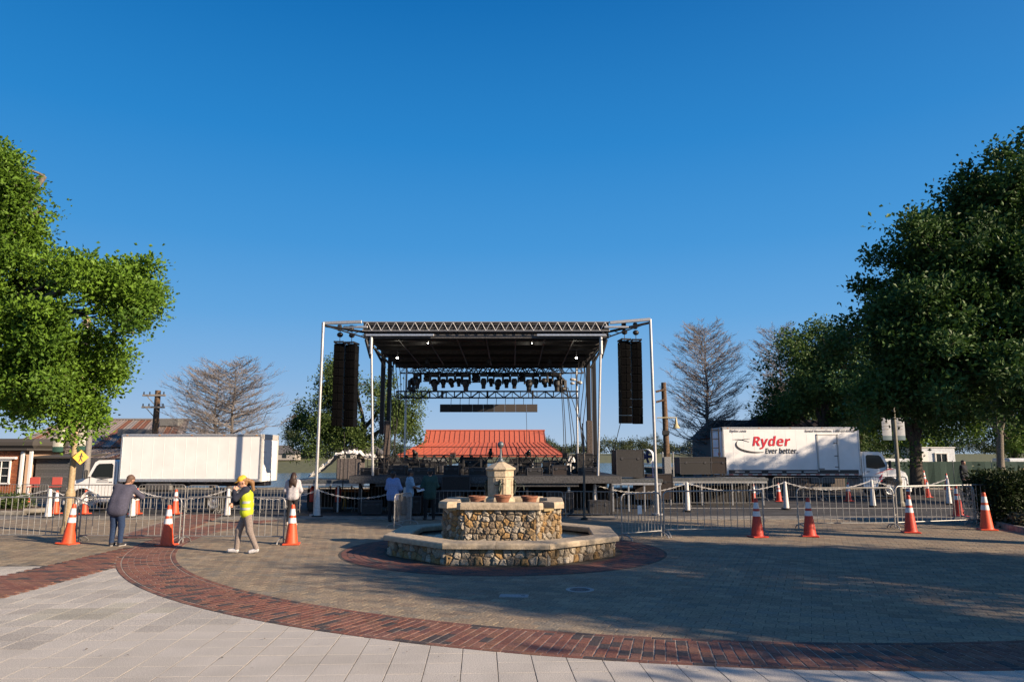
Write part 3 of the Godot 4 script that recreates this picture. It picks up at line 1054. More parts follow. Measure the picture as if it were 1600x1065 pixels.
func street_bits() -> void:
	# manhole cover and small plate in the pavers
	var iron := mat("cast iron", 0.17, 0.17, 0.17, 0.6, 0.4, [0.6, 1.0, 0.3], 0.5)
	var o := thing("manhole_cover", "round iron manhole cover with a pale rim in the shaded pavers", "manhole cover", v3(1.08, 0, -12.16))
	var k := MB.new()
	k.lathe([Vector2(0.16, 0.004), Vector2(0.215, 0.008), Vector2(0.225, 0.006), Vector2(0.225, -0.01)], 32)
	put("rim", k, mat("pale iron", 0.3, 0.3, 0.29, 0.6, 0.2), o)
	k = MB.new()
	k.lathe([Vector2(0.165, 0.002), Vector2(0.16, 0.006), Vector2(0.0, 0.006)], 32)
	for a in 8:
		k.box(v3(cos(TAU * a / 8) * 0.09, 0.008, sin(TAU * a / 8) * 0.09), v3(0.07, 0.005, 0.016), Basis(Vector3.UP, -TAU * a / 8))
	put("lid", k, iron, o)
	o = thing("utility_cover", "small pale rectangular utility plate set in the shaded pavers", "utility cover", v3(0.03, 0, -11.62), -0.1)
	k = MB.new()
	k.bbox(v3(0, 0.002, 0), v3(0.44, 0.02, 0.2), 0.006)
	put("plate", k, mat("pale cover", 0.36, 0.36, 0.36, 0.7, 0, [0.8, 1.0, 0.4]), o)
	k = MB.new()
	k.bbox(v3(0.14, 0.013, 0), v3(0.06, 0.005, 0.03), 0.002)
	put("handle", k, iron, o)
	# kerb, planted bed and hedge on the right
	k = MB.new()
	var kp := [v3(12.9, 0, -14.4), v3(14.13, 0, -20.4), v3(14.35, 0, -21.7), v3(14.75, 0, -22.9), v3(15.5, 0, -23.9), v3(16.7, 0, -24.6), v3(19.5, 0, -25.1)]
	for i in kp.size() - 1:
		var a: Vector3 = kp[i]
		var b: Vector3 = kp[i + 1]
		var mid := (a + b) * 0.5
		var d := b - a
		k.bbox(mid + v3(0, 0.05, 0), v3(d.length() + 0.03, 0.2, 0.17), 0.02, Basis(Vector3.UP, -atan2(d.z, d.x)))
	struct("kerb", k, M["concrete"])
	struct("planting_bed", sheet_poly([[13.0, -14.4], [14.2, -20.4], [14.45, -21.7], [14.85, -22.9], [15.6, -23.8], [16.8, -24.5], [19.5, -25.0], [24, -25], [24, -14.4]], 0.1), mat("bed soil", 0.06, 0.045, 0.03, 0.95, 0, [0.5, 1.0, 0.7], 0.6))
	# planted island on the far left with its kerb
	k = MB.new()
	k.bbox(v3(-26.2, 0.02, -27.4), v3(17.0, 0.22, 0.2), 0.03)
	k.tube([v3(-17.8, 0.11, -27.4), v3(-17.3, 0.11, -27.8), v3(-17.2, 0.11, -28.5), v3(-17.6, 0.11, -29.3), v3(-19, 0.11, -29.8), v3(-34, 0.11, -29.9)], 0.1, 8)
	struct("kerb", k, M["concrete"])
	struct("island_ground", sheet_poly([[-34.7, -27.4], [-17.8, -27.45], [-17.3, -27.9], [-17.2, -28.5], [-17.6, -29.3], [-19, -29.7], [-34, -29.8]], 0.12), mat("island soil", 0.14, 0.08, 0.045, 0.95, 0, [0.5, 1.0, 1.0], 0.5))
	# far kerb and the pale line of the road on the right
	k = MB.new()
	k.bbox(v3(34, 0.03, -47.6), v3(120, 0.14, 0.3), 0.03)
	struct("kerb", k, M["concrete"])
	k = MB.new()
	k.join(sheet(6.0, -30.9, 40, -30.6, -0.012))
	k.join(sheet(-60, -45.3, 60, -45.15, -0.012))
	struct("road_line", k, mat("road white", 0.6, 0.58, 0.53, 0.8, 0, [0.6, 1.0, 0.8]))

func lamp_post(label: String, p: Vector3, h: float, color: String, lean: float) -> Node3D:
	var o := thing("lamp_post", label, "lamp post", p)
	o.rotation.z = lean
	var m: Material = M[color]
	var k := MB.new()
	k.lathe([Vector2(0.165, 0), Vector2(0.165, 0.12), Vector2(0.125, 0.2), Vector2(0.112, 0.95), Vector2(0.135, 1.0), Vector2(0.135, 1.08), Vector2(0.1, 1.16), Vector2(0.09, 1.2)], 16)
	put("base", k, m, o)
	k = MB.new()
	k.lathe([Vector2(0.088, 1.18), Vector2(0.066, h - 0.1), Vector2(0.11, h - 0.05), Vector2(0.11, h), Vector2(0, h)], 16)
	put("pole", k, m, o)
	k = MB.new()
	k.lathe([Vector2(0.08, h), Vector2(0.17, h + 0.1), Vector2(0.21, h + 0.45), Vector2(0.12, h + 0.6)], 16)
	put("globe", k, mat("lamp globe", 0.7, 0.69, 0.64, 0.3), o)
	k = MB.new()
	k.lathe([Vector2(0.14, h + 0.58), Vector2(0.22, h + 0.6), Vector2(0.1, h + 0.75), Vector2(0.02, h + 0.9), Vector2(0, h + 0.9)], 16)
	put("cap", k, m, o)
	return o

func banner(label: String, p: Vector3, w: float, h: float, yaw: float, green: Material, face: Material, side: int) -> void:
	var o := thing("banner", label, "banner", p, yaw)
	var k := MB.new()
	var n := 8
	for i in n:
		var a := float(i) / n
		var b := float(i + 1) / n
		var za := 0.03 * sin(a * 3.0)
		var zb := 0.03 * sin(b * 3.0)
		k.quad(v3(side * a * w, -h * 0.8, za), v3(side * b * w, -h * 0.8, zb), v3(side * b * w, 0, zb), v3(side * a * w, 0, za))
	put("cloth", k, face, o)
	k = MB.new()
	for i in n:
		var a := float(i) / n
		var b := float(i + 1) / n
		var za := 0.03 * sin(a * 3.0)
		var zb := 0.03 * sin(b * 3.0)
		k.quad(v3(side * a * w, -h, za), v3(side * b * w, -h, zb), v3(side * b * w, -h * 0.8, zb), v3(side * a * w, -h * 0.8, za))
	put("stripe", k, green, o)
	k = MB.new()
	for y in [0.0, -h]:
		k.tube([v3(side * -0.12, y, 0), v3(side * w, y, 0.0)], 0.014, 6)
	put("rod", k, M["black metal"], o)
	k = MB.new()
	for i in 3:
		k.box(v3(side * w * 0.55, -h * (0.22 + 0.14 * i), 0.045), v3(w * [0.4, 0.55, 0.5][i], 0.022, 0.004))
	put("print", k, mat("banner grey print", 0.35, 0.33, 0.30, 0.8), o)

func lamps() -> void:
	mat("lamp tan", 0.44, 0.33, 0.19, 0.6, 0, [0.75, 1.0, 0.9])
	mat("lamp grey green", 0.20, 0.185, 0.14, 0.6, 0, [0.75, 1.0, 0.9])
	var bf := mat("banner white", 0.72, 0.70, 0.63, 0.8, 0, [0.85, 1.0, 1.0])
	bf.backlight_enabled = true
	bf.backlight = Color(0.3, 0.29, 0.26)
	var gr := mat("banner green", 0.03, 0.09, 0.075, 0.8)
	lamp_post("tan lamp post with two white banners and a yellow sign, left of the leaning man", v3(-12.32, 0, -20.9), 5.2, "lamp tan", -0.008)
	banner("white banner on the left arm of the tan lamp post, partly behind leaves", v3(-12.56, 2.93, -20.8), 0.30, 0.72, 0.0, gr, bf, -1)
	banner("white banner with grey lines on the right arm of the tan lamp post", v3(-12.36, 2.95, -20.9), 0.36, 0.72, 0.0, gr, bf, 1)
	var o := thing("crossing_sign", "yellow diamond sign with a black walking figure on the tan lamp post", "road sign", v3(-12.02, 2.06, -20.75), 0.8)
	var k := MB.new()
	k.prism(PackedVector2Array([Vector2(-0.205, 0), Vector2(0, -0.205), Vector2(0.205, 0), Vector2(0, 0.205)]), 0.012, Transform3D(), 0.003)
	put("plate", k, mat("sign yellow", 0.75, 0.38, 0.012, 0.5), o)
	k = MB.new()
	var z := 0.009
	k.ball(v3(0.012, 0.105, z), v3(0.022, 0.024, 0.004), 10)
	for e in [[0.01, 0.08, -0.005, -0.01, 0.021], [-0.005, -0.01, 0.045, -0.115, 0.013], [-0.005, -0.01, -0.04, -0.12, 0.013], [0.008, 0.065, 0.055, 0.01, 0.009], [0.005, 0.065, -0.05, 0.015, 0.009]]:
		var a := v3(e[0], e[1], z)
		var b := v3(e[2], e[3], z)
		k.box((a + b) * 0.5, v3((b - a).length() + 0.012, e[4] * 2, 0.004), Basis(Vector3.BACK, atan2(b.y - a.y, b.x - a.x)))
	put("symbol", k, M["black plastic"], o)
	k = MB.new()
	k.tube([v3(-0.1, 0, -0.28), v3(0.0, 0, -0.02)], 0.02, 6)
	put("bracket", k, M["black metal"], o)
	lamp_post("grey lamp post with two shaded banners beside the lettered truck's front wheel", v3(16.55, 0, -32.0), 4.9, "lamp grey green", 0.0)
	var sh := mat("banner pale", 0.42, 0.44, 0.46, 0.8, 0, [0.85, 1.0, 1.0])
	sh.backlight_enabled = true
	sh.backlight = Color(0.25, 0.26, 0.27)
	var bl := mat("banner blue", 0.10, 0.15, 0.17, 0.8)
	banner("shaded banner on the left arm of the grey lamp post on the right", v3(16.42, 3.72, -32.0), 0.42, 0.95, 0.0, bl, sh, -1)
	banner("shaded banner on the right arm of the grey lamp post on the right", v3(16.58, 3.72, -32.0), 0.40, 0.95, 0.0, bl, sh, 1)
	# tall grey pole among the leaves at the left
	o = thing("light_pole", "tall grey pole half hidden by the left tree, behind the plain truck's cab", "pole", v3(-19.9, 0, -34.9))
	k = MB.new()
	k.lathe([Vector2(0.2, 0), Vector2(0.2, 0.5), Vector2(0.15, 0.6), Vector2(0.1, 7.9), Vector2(0, 7.9)], 14)
	put("pole", k, mat("pole grey", 0.27, 0.25, 0.22, 0.7, 0, [0.7, 1.0, 1.0]), o)
	k = MB.new()
	k.tube([v3(0, 7.6, 0), v3(0.8, 7.95, 0.1), v3(1.3, 7.95, 0.15)], 0.045, 7)
	k.bbox(v3(1.5, 7.93, 0.17), v3(0.6, 0.12, 0.25), 0.04)
	put("arm", k, M["pole grey"], o)
	# utility poles
	var wood := mat("pole wood", 0.20, 0.125, 0.075, 0.9, 0, [0.5, 1.0, 1.2], 0.5)
	o = thing("utility_pole", "wooden utility pole with two crossarms behind the plain white truck", "utility pole", v3(-24.1, 0, -50.0))
	k = MB.new()
	k.tube([v3(0, 0, 0), v3(0, 6.5, 0)], [0.24, 0.18], 12)
	put("pole", k, wood, o)
	for y in [6.15, 5.35]:
		k = MB.new()
		k.bbox(v3(-0.15, y, 0.2), v3(1.55, 0.13, 0.12), 0.01)
		k.tube([v3(-0.6, y - 0.05, 0.25), v3(-0.1, y - 0.6, 0.2)], 0.03, 5)
		put("crossarm", k, mat("crossarm grey", 0.33, 0.30, 0.26, 0.9, 0, [0.7, 1.0, 0.8]), o)
		for x in [-0.85, -0.45, 0.25, 0.5]:
			var q := MB.new()
			q.lathe([Vector2(0.025, 0), Vector2(0.06, 0.05), Vector2(0.035, 0.1), Vector2(0.05, 0.15), Vector2(0, 0.19)], 8, Transform3D(Basis(), v3(x, y + 0.065, 0.2)))
			put("insulator", q, M["black plastic"], o)
	o = thing("utility_pole", "wooden utility pole with a bell lamp, between the stage and the lettered truck", "utility pole", v3(7.46, 0, -36.0))
	k = MB.new()
	k.tube([v3(0.06, 0, 0), v3(-0.02, 5.65, 0)], [0.17, 0.12], 12)
	put("pole", k, wood, o)
	for y in [5.25, 4.75]:
		k = MB.new()
		k.bbox(v3(-0.2, y, 0.15), v3(0.5, 0.1, 0.1), 0.01, Basis(Vector3.BACK, 0.25))
		put("crossarm", k, wood, o)
	k = MB.new()
	k.tube([v3(-0.42, 3.93, 0.15), v3(0.55, 3.93, 0.15)], 0.03, 6)
	put("lamp_arm", k, mat("lamp cream", 0.42, 0.36, 0.2, 0.6), o)
	k = MB.new()
	k.lathe([Vector2(0.19, 3.42), Vector2(0.13, 3.52), Vector2(0.075, 3.62), Vector2(0.055, 3.8), Vector2(0.03, 3.92), Vector2(0, 3.93)], 14, Transform3D(Basis(), v3(0.5, 0, 0.15)))
	put("lamp_shade", k, M["lamp cream"], o)
	k = MB.new()
	k.bbox(v3(-0.02, 3.2, 0.15), v3(0.34, 0.22, 0.12), 0.02)
	put("meter_box", k, M["black plastic"], o)
	k = MB.new()
	k.bbox(v3(0.0, 1.65, 0.2), v3(0.34, 0.8, 0.16), 0.02)
	put("service_box", k, mat("box grey", 0.3, 0.31, 0.32, 0.6, 0.2, [0.7, 1, 0.7]), o)
	k = MB.new()
	for x in [-0.22, 0.28]:
		k.tube([v3(x, 0, 0.2), v3(x, 2.3, 0.2)], 0.035, 7)
	put("conduit", k, M["box grey"], o)

func ellipse(cx: float, cy: float, rx: float, ry: float, n := 24) -> PackedVector2Array:
	var a := PackedVector2Array()
	for i in n:
		a.append(Vector2(cx + cos(TAU * i / n) * rx, cy + sin(TAU * i / n) * ry))
	return a

func wheel(o: Node3D, p: Vector3, r: float, wide: float, rimm: Material) -> void:
	var xf := Transform3D(Basis(Vector3.RIGHT, PI / 2), p)
	var k := MB.new()
	k.lathe([Vector2(r * 0.6, -wide * 0.5), Vector2(r * 0.92, -wide * 0.5), Vector2(r, -wide * 0.36), Vector2(r, wide * 0.36), Vector2(r * 0.92, wide * 0.5), Vector2(r * 0.6, wide * 0.5)], 28, xf)
	var t := put("wheel", k, M["rubber"], o)
	k = MB.new()
	k.lathe([Vector2(r * 0.62, -wide * 0.46), Vector2(r * 0.62, wide * 0.46), Vector2(r * 0.52, wide * 0.42), Vector2(r * 0.45, wide * 0.2), Vector2(r * 0.22, wide * 0.25), Vector2(r * 0.2, wide * 0.42), Vector2(0, wide * 0.44)], 24, xf)
	for i in 8:
		var a := TAU * i / 8
		k.box(p + v3(cos(a) * r * 0.3, sin(a) * r * 0.3, wide * 0.24), v3(0.03, 0.03, 0.04))
	put("rim", k, rimm, t)

# sx = 1: the cab is to the right of the box; the near side is z = 0
func truck(label: String, p: Vector3, yaw: float, sx: float, L: float, y0: float, y1: float, s: float, wheel_x: Array) -> Node3D:
	var o := thing("box_truck", label, "truck", p, yaw)
	var W := 2.3 * s
	var white: Material = M["white paint"]
	var alu: Material = M["aluminium"]
	var X := func(x: float) -> float: return x * sx
	var k := MB.new()
	k.bbox(v3(X.call(L * 0.5), (y0 + y1) * 0.5, -W * 0.5), v3(L, y1 - y0, W), 0.035)
	var box := put("cargo_box", k, white, o)
	# rails round the box and the corner posts
	k = MB.new()
	for e in [[0.0, 0.07], [L, 0.07]]:
		for z in [0.004, -W - 0.004]:
			k.bbox(v3(X.call(e[0] + (e[1] * 0.5 if e[0] == 0.0 else -e[1] * 0.5)), (y0 + y1) * 0.5, z), v3(e[1], y1 - y0 - 0.06, 0.02), 0.005)
	for z in [0.006, -W - 0.006]:
		k.bbox(v3(X.call(L * 0.5), y1 - 0.05, z), v3(L - 0.05, 0.09, 0.024), 0.006)
		k.bbox(v3(X.call(L * 0.5), y0 + 0.06, z), v3(L - 0.05, 0.11, 0.03), 0.006)
	put("rail", k, alu, box)
	k = MB.new()
	var n := 13
	for i in range(1, n):
		k.bbox(v3(X.call(L * i / n), (y0 + y1) * 0.5, 0.001), v3(0.012, y1 - y0 - 0.2, 0.006), 0.002)
	put("panel_seam", k, white, box)
	for i in 5:
		k = MB.new()
		k.bbox(v3(X.call(L * (0.04 + 0.23 * i)), y1 - 0.05, 0.022), v3(0.07, 0.03, 0.02), 0.006)
		put("marker_light", k, mat("marker amber", 0.5, 0.2, 0.02, 0.3), box)
	k = MB.new()
	for i in 60:
		for y in [y1 - 0.085, y0 + 0.1]:
			k.box(v3(X.call(0.08 + (L - 0.16) * i / 59.0), y, 0.021), v3(0.012, 0.012, 0.006))
	put("rivets", k, M["frame grey"] if M.has("frame grey") else alu, box).set_meta("kind", "stuff")
	# rear frame and roll-up door
	k = MB.new()
	for z in [-0.06, -W + 0.06]:
		k.bbox(v3(X.call(-0.012), (y0 + y1) * 0.5, z), v3(0.05, y1 - y0, 0.12), 0.01)
	k.bbox(v3(X.call(-0.012), y1 - 0.1, -W * 0.5), v3(0.05, 0.2, W), 0.01)
	put("rear_frame", k, mat("frame grey", 0.45, 0.44, 0.42, 0.6, 0.2), o)
	k = MB.new()
	for i in 7:
		var hh := (y1 - y0 - 0.25) / 7
		k.bbox(v3(X.call(-0.008), y0 + hh * (i + 0.5), -W * 0.5), v3(0.03, hh - 0.012, W - 0.25), 0.006)
	put("rear_door", k, white, o)
	# chassis
	k = MB.new()
	k.bbox(v3(X.call((L + 1.2) * 0.5), y0 - 0.09, -W * 0.5), v3(L + 1.2, 0.16, W * 0.4), 0.02)
	for i in 9:
		k.bbox(v3(X.call(L * (i + 0.5) / 9), y0 - 0.03, -W * 0.5), v3(0.08, 0.06, W - 0.06), 0.01)
	put("chassis", k, M["black metal"], o)
	k = MB.new()
	k.bbox(v3(X.call(L * 0.72), y0 - 0.25 * s, -0.25 * s), v3(1.3 * s, 0.4 * s, 0.45 * s), 0.06)
	put("fuel_tank", k, mat("tank dark", 0.1, 0.1, 0.1, 0.5, 0.4), o)
	for x in wheel_x:
		var r := 0.46 * s
		if x > L:
			wheel(o, v3(X.call(x), r, -0.16 * s), r, 0.26 * s, alu)
			wheel(o, v3(X.call(x), r, -W + 0.16 * s), r, 0.26 * s, alu)
		else:
			wheel(o, v3(X.call(x), r, -0.3 * s), r, 0.52 * s, alu)
			wheel(o, v3(X.call(x), r, -W + 0.3 * s), r, 0.52 * s, alu)
			k = MB.new()
			k.bbox(v3(X.call(x - r - 0.12), r, -0.3 * s), v3(0.02, r * 1.4, 0.5 * s), 0.005)
			put("mudflap", k, M["rubber"], o)
	# cab: one side outline, drawn across
	var c := L + 0.12
	var prof := [[0.0, 0.62], [0.0, 2.12], [0.06, 2.36], [0.2, 2.44], [0.95, 2.42], [1.12, 2.32], [1.45, 1.62], [2.02, 1.46], [2.3, 1.32], [2.4, 1.1], [2.42, 0.55], [2.36, 0.48]]
	var arch := []
	var wx: float = (wheel_x[-1] - c) / s
	for i in 9:
		var a := PI * i / 8.0
		arch.append([wx + cos(a) * 0.62, 0.5 + maxf(0.0, sin(a)) * 0.6])
	arch.append([wx - 0.62, 0.42])
	arch.append([0.2, 0.42])
	var poly := PackedVector2Array()
	for e in prof + arch:
		poly.append(Vector2((c + e[0] * s) * sx, e[1] * s))
	k = MB.new()
	k.prism(poly, 2.0 * s, Transform3D(Basis(), v3(0, 0, -W * 0.5)), 0.05 * s)
	var cab := put("cab", k, white, o)
	for side in [0, 1]:
		var zf: float = -W * 0.5 + (1.0 if side == 0 else -1.0) * (1.0 * s + 0.004)
		var q := func(pts: Array) -> PackedVector2Array:
			var a := PackedVector2Array()
			for e in pts:
				a.append(Vector2((c + e[0] * s) * sx, e[1] * s))
			return a
		k = MB.new()
		k.prism(q.call([[0.22, 1.58], [0.22, 2.2], [0.3, 2.27], [0.92, 2.25], [1.04, 2.15], [1.26, 1.7], [1.24, 1.62], [0.75, 1.52]]), 0.014, Transform3D(Basis(), v3(0, 0, zf)), 0.004)
		put("side_window", k, M["glass dark"], cab)
		k = MB.new()
		for e in [[[0.1, 0.72], [0.1, 2.32]], [[1.32, 0.9], [1.32, 1.6]], [[0.1, 0.72], [1.32, 0.72]]]:
			var a := v3((c + e[0][0] * s) * sx, e[0][1] * s, zf)
			var b := v3((c + e[1][0] * s) * sx, e[1][1] * s, zf)
			k.tube([a, b], 0.008, 4)
		put("door_gap", k, M["black plastic"], cab)
		k = MB.new()
		k.bbox(v3((c + 0.3 * s) * sx, 1.38 * s, zf), v3(0.16, 0.035, 0.04) * s, 0.01)
		put("door_handle", k, M["black plastic"], cab)
		# fender lip
		k = MB.new()
		var lip := []
		for i in 11:
			var a := PI * i / 10.0
			lip.append(v3((c + (wx + cos(a) * 0.64) * s) * sx, (0.5 + sin(a) * 0.62) * s, zf))
		k.tube(lip, 0.035 * s, 6)
		put("fender", k, white, cab)
		k = MB.new()
		k.bbox(v3((c + 1.42 * s) * sx, 1.75 * s, zf + (0.14 if side == 0 else -0.14)), v3(0.1, 0.42, 0.2) * s, 0.03)
		k.tube([v3((c + 1.3 * s) * sx, 1.62 * s, zf), v3((c + 1.42 * s) * sx, 1.62 * s, zf + (0.14 if side == 0 else -0.14))], 0.015, 5)
		put("mirror", k, M["black plastic"], cab)
		k = MB.new()
		k.bbox(v3((c + 0.55 * s) * sx, 0.5 * s, zf), v3(0.9, 0.1, 0.1) * s, 0.02)
		put("step", k, alu, cab)
		k = MB.new()
		k.ball(v3((c + 2.3 * s) * sx, 0.98 * s, zf + (-0.1 if side == 0 else 0.1)), v3(0.1, 0.13, 0.13) * s, 12)
		put("headlight", k, mat("headlight glass", 0.6, 0.62, 0.63, 0.15), cab)
	# windscreen, following the slope between roof and bonnet
	k = MB.new()
	var w0 := v3((c + 1.15 * s) * sx, 2.27 * s, -W * 0.5)
	var w1 := v3((c + 1.43 * s) * sx, 1.68 * s, -W * 0.5)
	var dirv := (w0 - w1)
	k.bbox((w0 + w1) * 0.5 + v3(0.012 * sx, 0.006, 0), v3(dirv.length(), 0.012, 1.8 * s), 0.004, Basis(Vector3.BACK, atan2(dirv.y, dirv.x)))
	put("windscreen", k, M["glass dark"], cab)
	k = MB.new()
	for i in 6:
		k.bbox(v3((c + 2.415 * s) * sx, (0.78 + 0.07 * i) * s, -W * 0.5), v3(0.03, 0.035, 1.1 * s), 0.008)
	put("grille", k, alu, cab)
	k = MB.new()
	k.bbox(v3((c + 2.45 * s) * sx, 0.42 * s, -W * 0.5), v3(0.18, 0.26, 2.15) * s, 0.05)
	put("bumper", k, M["frame grey"] if sx < 0 else white, o)
	return o

func letters(called: String, text: String, size: float, m: Material, parent: Node, at: Vector3, bold := false, slant := 0.0, wide := 1.0) -> MeshInstance3D:
	var t := TextMesh.new()
	var f := SystemFont.new()
	f.font_names = PackedStringArray(["Droid Sans"])
	if bold:
		f.font_weight = 700
	t.font = f
	t.text = text
	t.font_size = 64
	t.pixel_size = size / 64.0
	t.depth = 0.008
	t.horizontal_alignment = HORIZONTAL_ALIGNMENT_LEFT
	t.vertical_alignment = VERTICAL_ALIGNMENT_BOTTOM
	var b := Basis(v3(wide, 0, 0), v3(slant, 1, 0), v3(0, 0, 1))
	return put(called, t, m, parent, Transform3D(b, at))

func trucks() -> void:
	mat("livery red", 0.52, 0.012, 0.03, 0.5)
	mat("livery black", 0.03, 0.03, 0.032, 0.5)
	mat("livery grey", 0.18, 0.18, 0.18, 0.6)
	var a := truck("plain white box truck with a blank side, cab to the left behind the lamp post", v3(-9.6, 0, -28.5), deg_to_rad(-1.0), -1.0, 5.45, 1.12, 2.93, 0.80, [1.75, 6.86])
	# three lines of small print on the door cannot be read in the photo: plain grey strokes
	var k := MB.new()
	for i in 3:
		k.bbox(v3(-6.12, 1.27 - 0.07 * i, -0.106), v3([0.5, 0.42, 0.46][i], 0.025, 0.006), 0.001)
	put("door_print", k, M["livery grey"], a.get_node("cab"))
	var b := truck("white rental box truck with red and black lettering and a side door", v3(10.79, 0, -38.0), 0.0, 1.0, 7.0, 1.12, 3.56, 0.95, [1.6, 8.42])
	var z := 0.013
	var box: Node = b.get_node("cargo_box")
	letters("lettering", "Ryder", 0.66, M["livery red"], box, v3(1.42, 2.44, z), true, 0.2, 1.06)
	letters("slogan", "Ever better.", 0.37, M["livery black"], box, v3(2.12, 2.13, z), true, 0.12, 0.80)
	letters("lettering", "Ryder.com", 0.17, M["livery grey"], box, v3(0.36, 3.26, z), true, 0.15, 1.0)
	letters("lettering", "Rental Reservations: 1-800-GO-RYDER", 0.165, M["livery grey"], box, v3(4.22, 3.26, z), true, 0.15, 0.86)
	# the swoosh: a crescent open to the right, and a thin dart above it
	k = MB.new()
	var cr := PackedVector2Array()
	for i in 25:
		var t := deg_to_rad(150.0 + 148.0 * i / 24.0)
		cr.append(Vector2(1.62 + cos(t) * 0.98, 2.66 + sin(t) * 0.42))
	for i in 25:
		var t := deg_to_rad(298.0 - 148.0 * i / 24.0)
		var wd := 0.11 * pow(sin(PI * (1.0 - i / 24.0) * 0.96 + 0.05), 0.8)
		cr.append(Vector2(1.62 + cos(t) * (0.98 - wd), 2.66 + sin(t) * (0.42 - wd * 0.9) + 0.005))
	k.prism(cr, 0.008, Transform3D(Basis(), v3(0, 0, z)))
	k.prism(PackedVector2Array([Vector2(0.5, 2.93), Vector2(0.95, 2.89), Vector2(1.4, 2.97), Vector2(1.42, 2.985), Vector2(0.95, 2.935), Vector2(0.82, 2.945)]), 0.008, Transform3D(Basis(), v3(0, 0, z)))
	k.prism(PackedVector2Array([Vector2(0.95, 2.90), Vector2(1.36, 2.80), Vector2(1.36, 2.815), Vector2(1.0, 2.915)]), 0.008, Transform3D(Basis(), v3(0, 0, z)))
	put("emblem", k, M["livery black"], box)
	# side door
	k = MB.new()
	for e in [[4.83, 2.25, 0.07, 1.9], [5.86, 2.25, 0.07, 1.9], [5.345, 3.17, 1.1, 0.07]]:
		k.bbox(v3(e[0], e[1], 0.012), v3(e[2], e[3], 0.04), 0.008)
	put("door_frame", k, M["frame grey"], box)
	k = MB.new()
	k.bbox(v3(5.345, 2.2, 0.008), v3(0.94, 1.86, 0.02), 0.006)
	put("side_door", k, M["white paint"], box)
	k = MB.new()
	for y in [2.75, 2.1, 1.55]:
		k.bbox(v3(5.76, y, 0.026), v3(0.2, 0.05, 0.03), 0.008)
	k.bbox(v3(4.98, 1.45, 0.026), v3(0.3, 0.06, 0.03), 0.008)
	put("hinge", k, M["livery grey"], box)
	# black strip with pale blocks of print, and the reflector rail
	k = MB.new()
	k.bbox(v3(3.55, 1.3, 0.016), v3(6.6, 0.2, 0.014), 0.003)
	put("black_strip", k, M["livery black"], box)
	k = MB.new()
	for e in [[0.55, 0.5], [1.35, 0.6], [2.35, 0.7], [3.3, 0.75], [4.15, 0.7]]:
		k.bbox(v3(e[0] + 0.25, 1.3, 0.026), v3(e[1], 0.045, 0.006), 0.002)
	put("strip_print", k, mat("print white", 0.6, 0.6, 0.6, 0.6), box)
	k = MB.new()
	for i in 14:
		k.bbox(v3(0.35 + i * 0.49, 1.165, 0.026), v3(0.22, 0.045, 0.008), 0.002)
	put("reflector", k, mat("reflector red", 0.4, 0.02, 0.02, 0.3), box)
	# red swirls on the bonnet and door
	k = MB.new()
	var zz := -2.3 * 0.95 * 0.5 + 0.95 + 0.008
	for e in [[[8.2, 1.36], [8.5, 1.46], [8.85, 1.42], [8.5, 1.40]], [[7.75, 1.16], [8.05, 1.28], [8.45, 1.34], [8.05, 1.24]], [[8.02, 0.78], [8.0, 1.02], [8.18, 1.2], [8.12, 0.98], [8.13, 0.82]]]:
		var pg := PackedVector2Array()
		for q in e:
			pg.append(Vector2(q[0] - 0.05, q[1]))
		k.prism(pg, 0.01, Transform3D(Basis(), v3(0, 0, zz)))
	put("livery_swirl", k, M["livery red"], b.get_node("cab"))
	# red letters and grey lines on the rear door edge
	k = MB.new()
	k.bbox(v3(-0.03, 2.2, -0.62), v3(0.012, 0.16, 0.4), 0.003)
	put("rear_print", k, M["livery red"], b)
	# tail lift frame behind the box
	var lf := thing("ladder_rack", "dark steel ladder rack standing behind the lettered truck's rear end", "rack", v3(10.45, 0, -37.7))
	for x in [-0.28, 0.06]:
		k = MB.new()
		k.bbox(v3(x, 2.25, 0), v3(0.06, 2.5, 0.06), 0.01)
		put("upright", k, M["black metal"], lf)
	for i in 6:
		k = MB.new()
		k.bbox(v3(-0.11, 1.15 + i * 0.45, 0), v3(0.4, 0.05, 0.05), 0.01)
		put("rung", k, M["black metal"], lf)

const ORD := ["first", "second", "third", "fourth", "fifth", "sixth", "seventh", "eighth", "ninth", "tenth", "eleventh", "twelfth", "thirteenth", "fourteenth", "fifteenth", "sixteenth", "seventeenth", "eighteenth", "nineteenth", "twentieth", "twenty-first", "twenty-second", "twenty-third", "twenty-fourth"]

func bar_b(k: MB, a: Vector3, b: Vector3, t: float) -> void:
	k.tube([a, b], t, 5)

# a box truss from a to b, h high, d deep (towards -z), with n bays
func truss(k: MB, a: Vector3, b: Vector3, h: float, d: float, n: int, r := 0.022, posts := false) -> void:
	var up := v3(0, h, 0)
	var back := v3(0, 0, -d)
	for o in [Vector3.ZERO, up, back, up + back]:
		k.tube([a + o, b + o], r, 6)
	for o in [Vector3.ZERO, back]:
		for i in n:
			var p: Vector3 = a.lerp(b, float(i) / n) + o
			var q: Vector3 = a.lerp(b, float(i + 1) / n) + o
			var m: Vector3 = (p + q) * 0.5
			if posts:
				k.tube([p, p + up], r * 0.7, 5)
				if i % 2:
					k.tube([p, q + up], r * 0.7, 5)
				else:
					k.tube([p + up, q], r * 0.7, 5)
			else:
				k.tube([p, m + up], r * 0.75, 5)
				k.tube([m + up, q], r * 0.75, 5)
	for i in range(0, n + 1, 2):
		var p := a.lerp(b, float(i) / n)
		k.tube([p, p + back], r * 0.6, 4)
		k.tube([p + up, p + up + back], r * 0.6, 4)

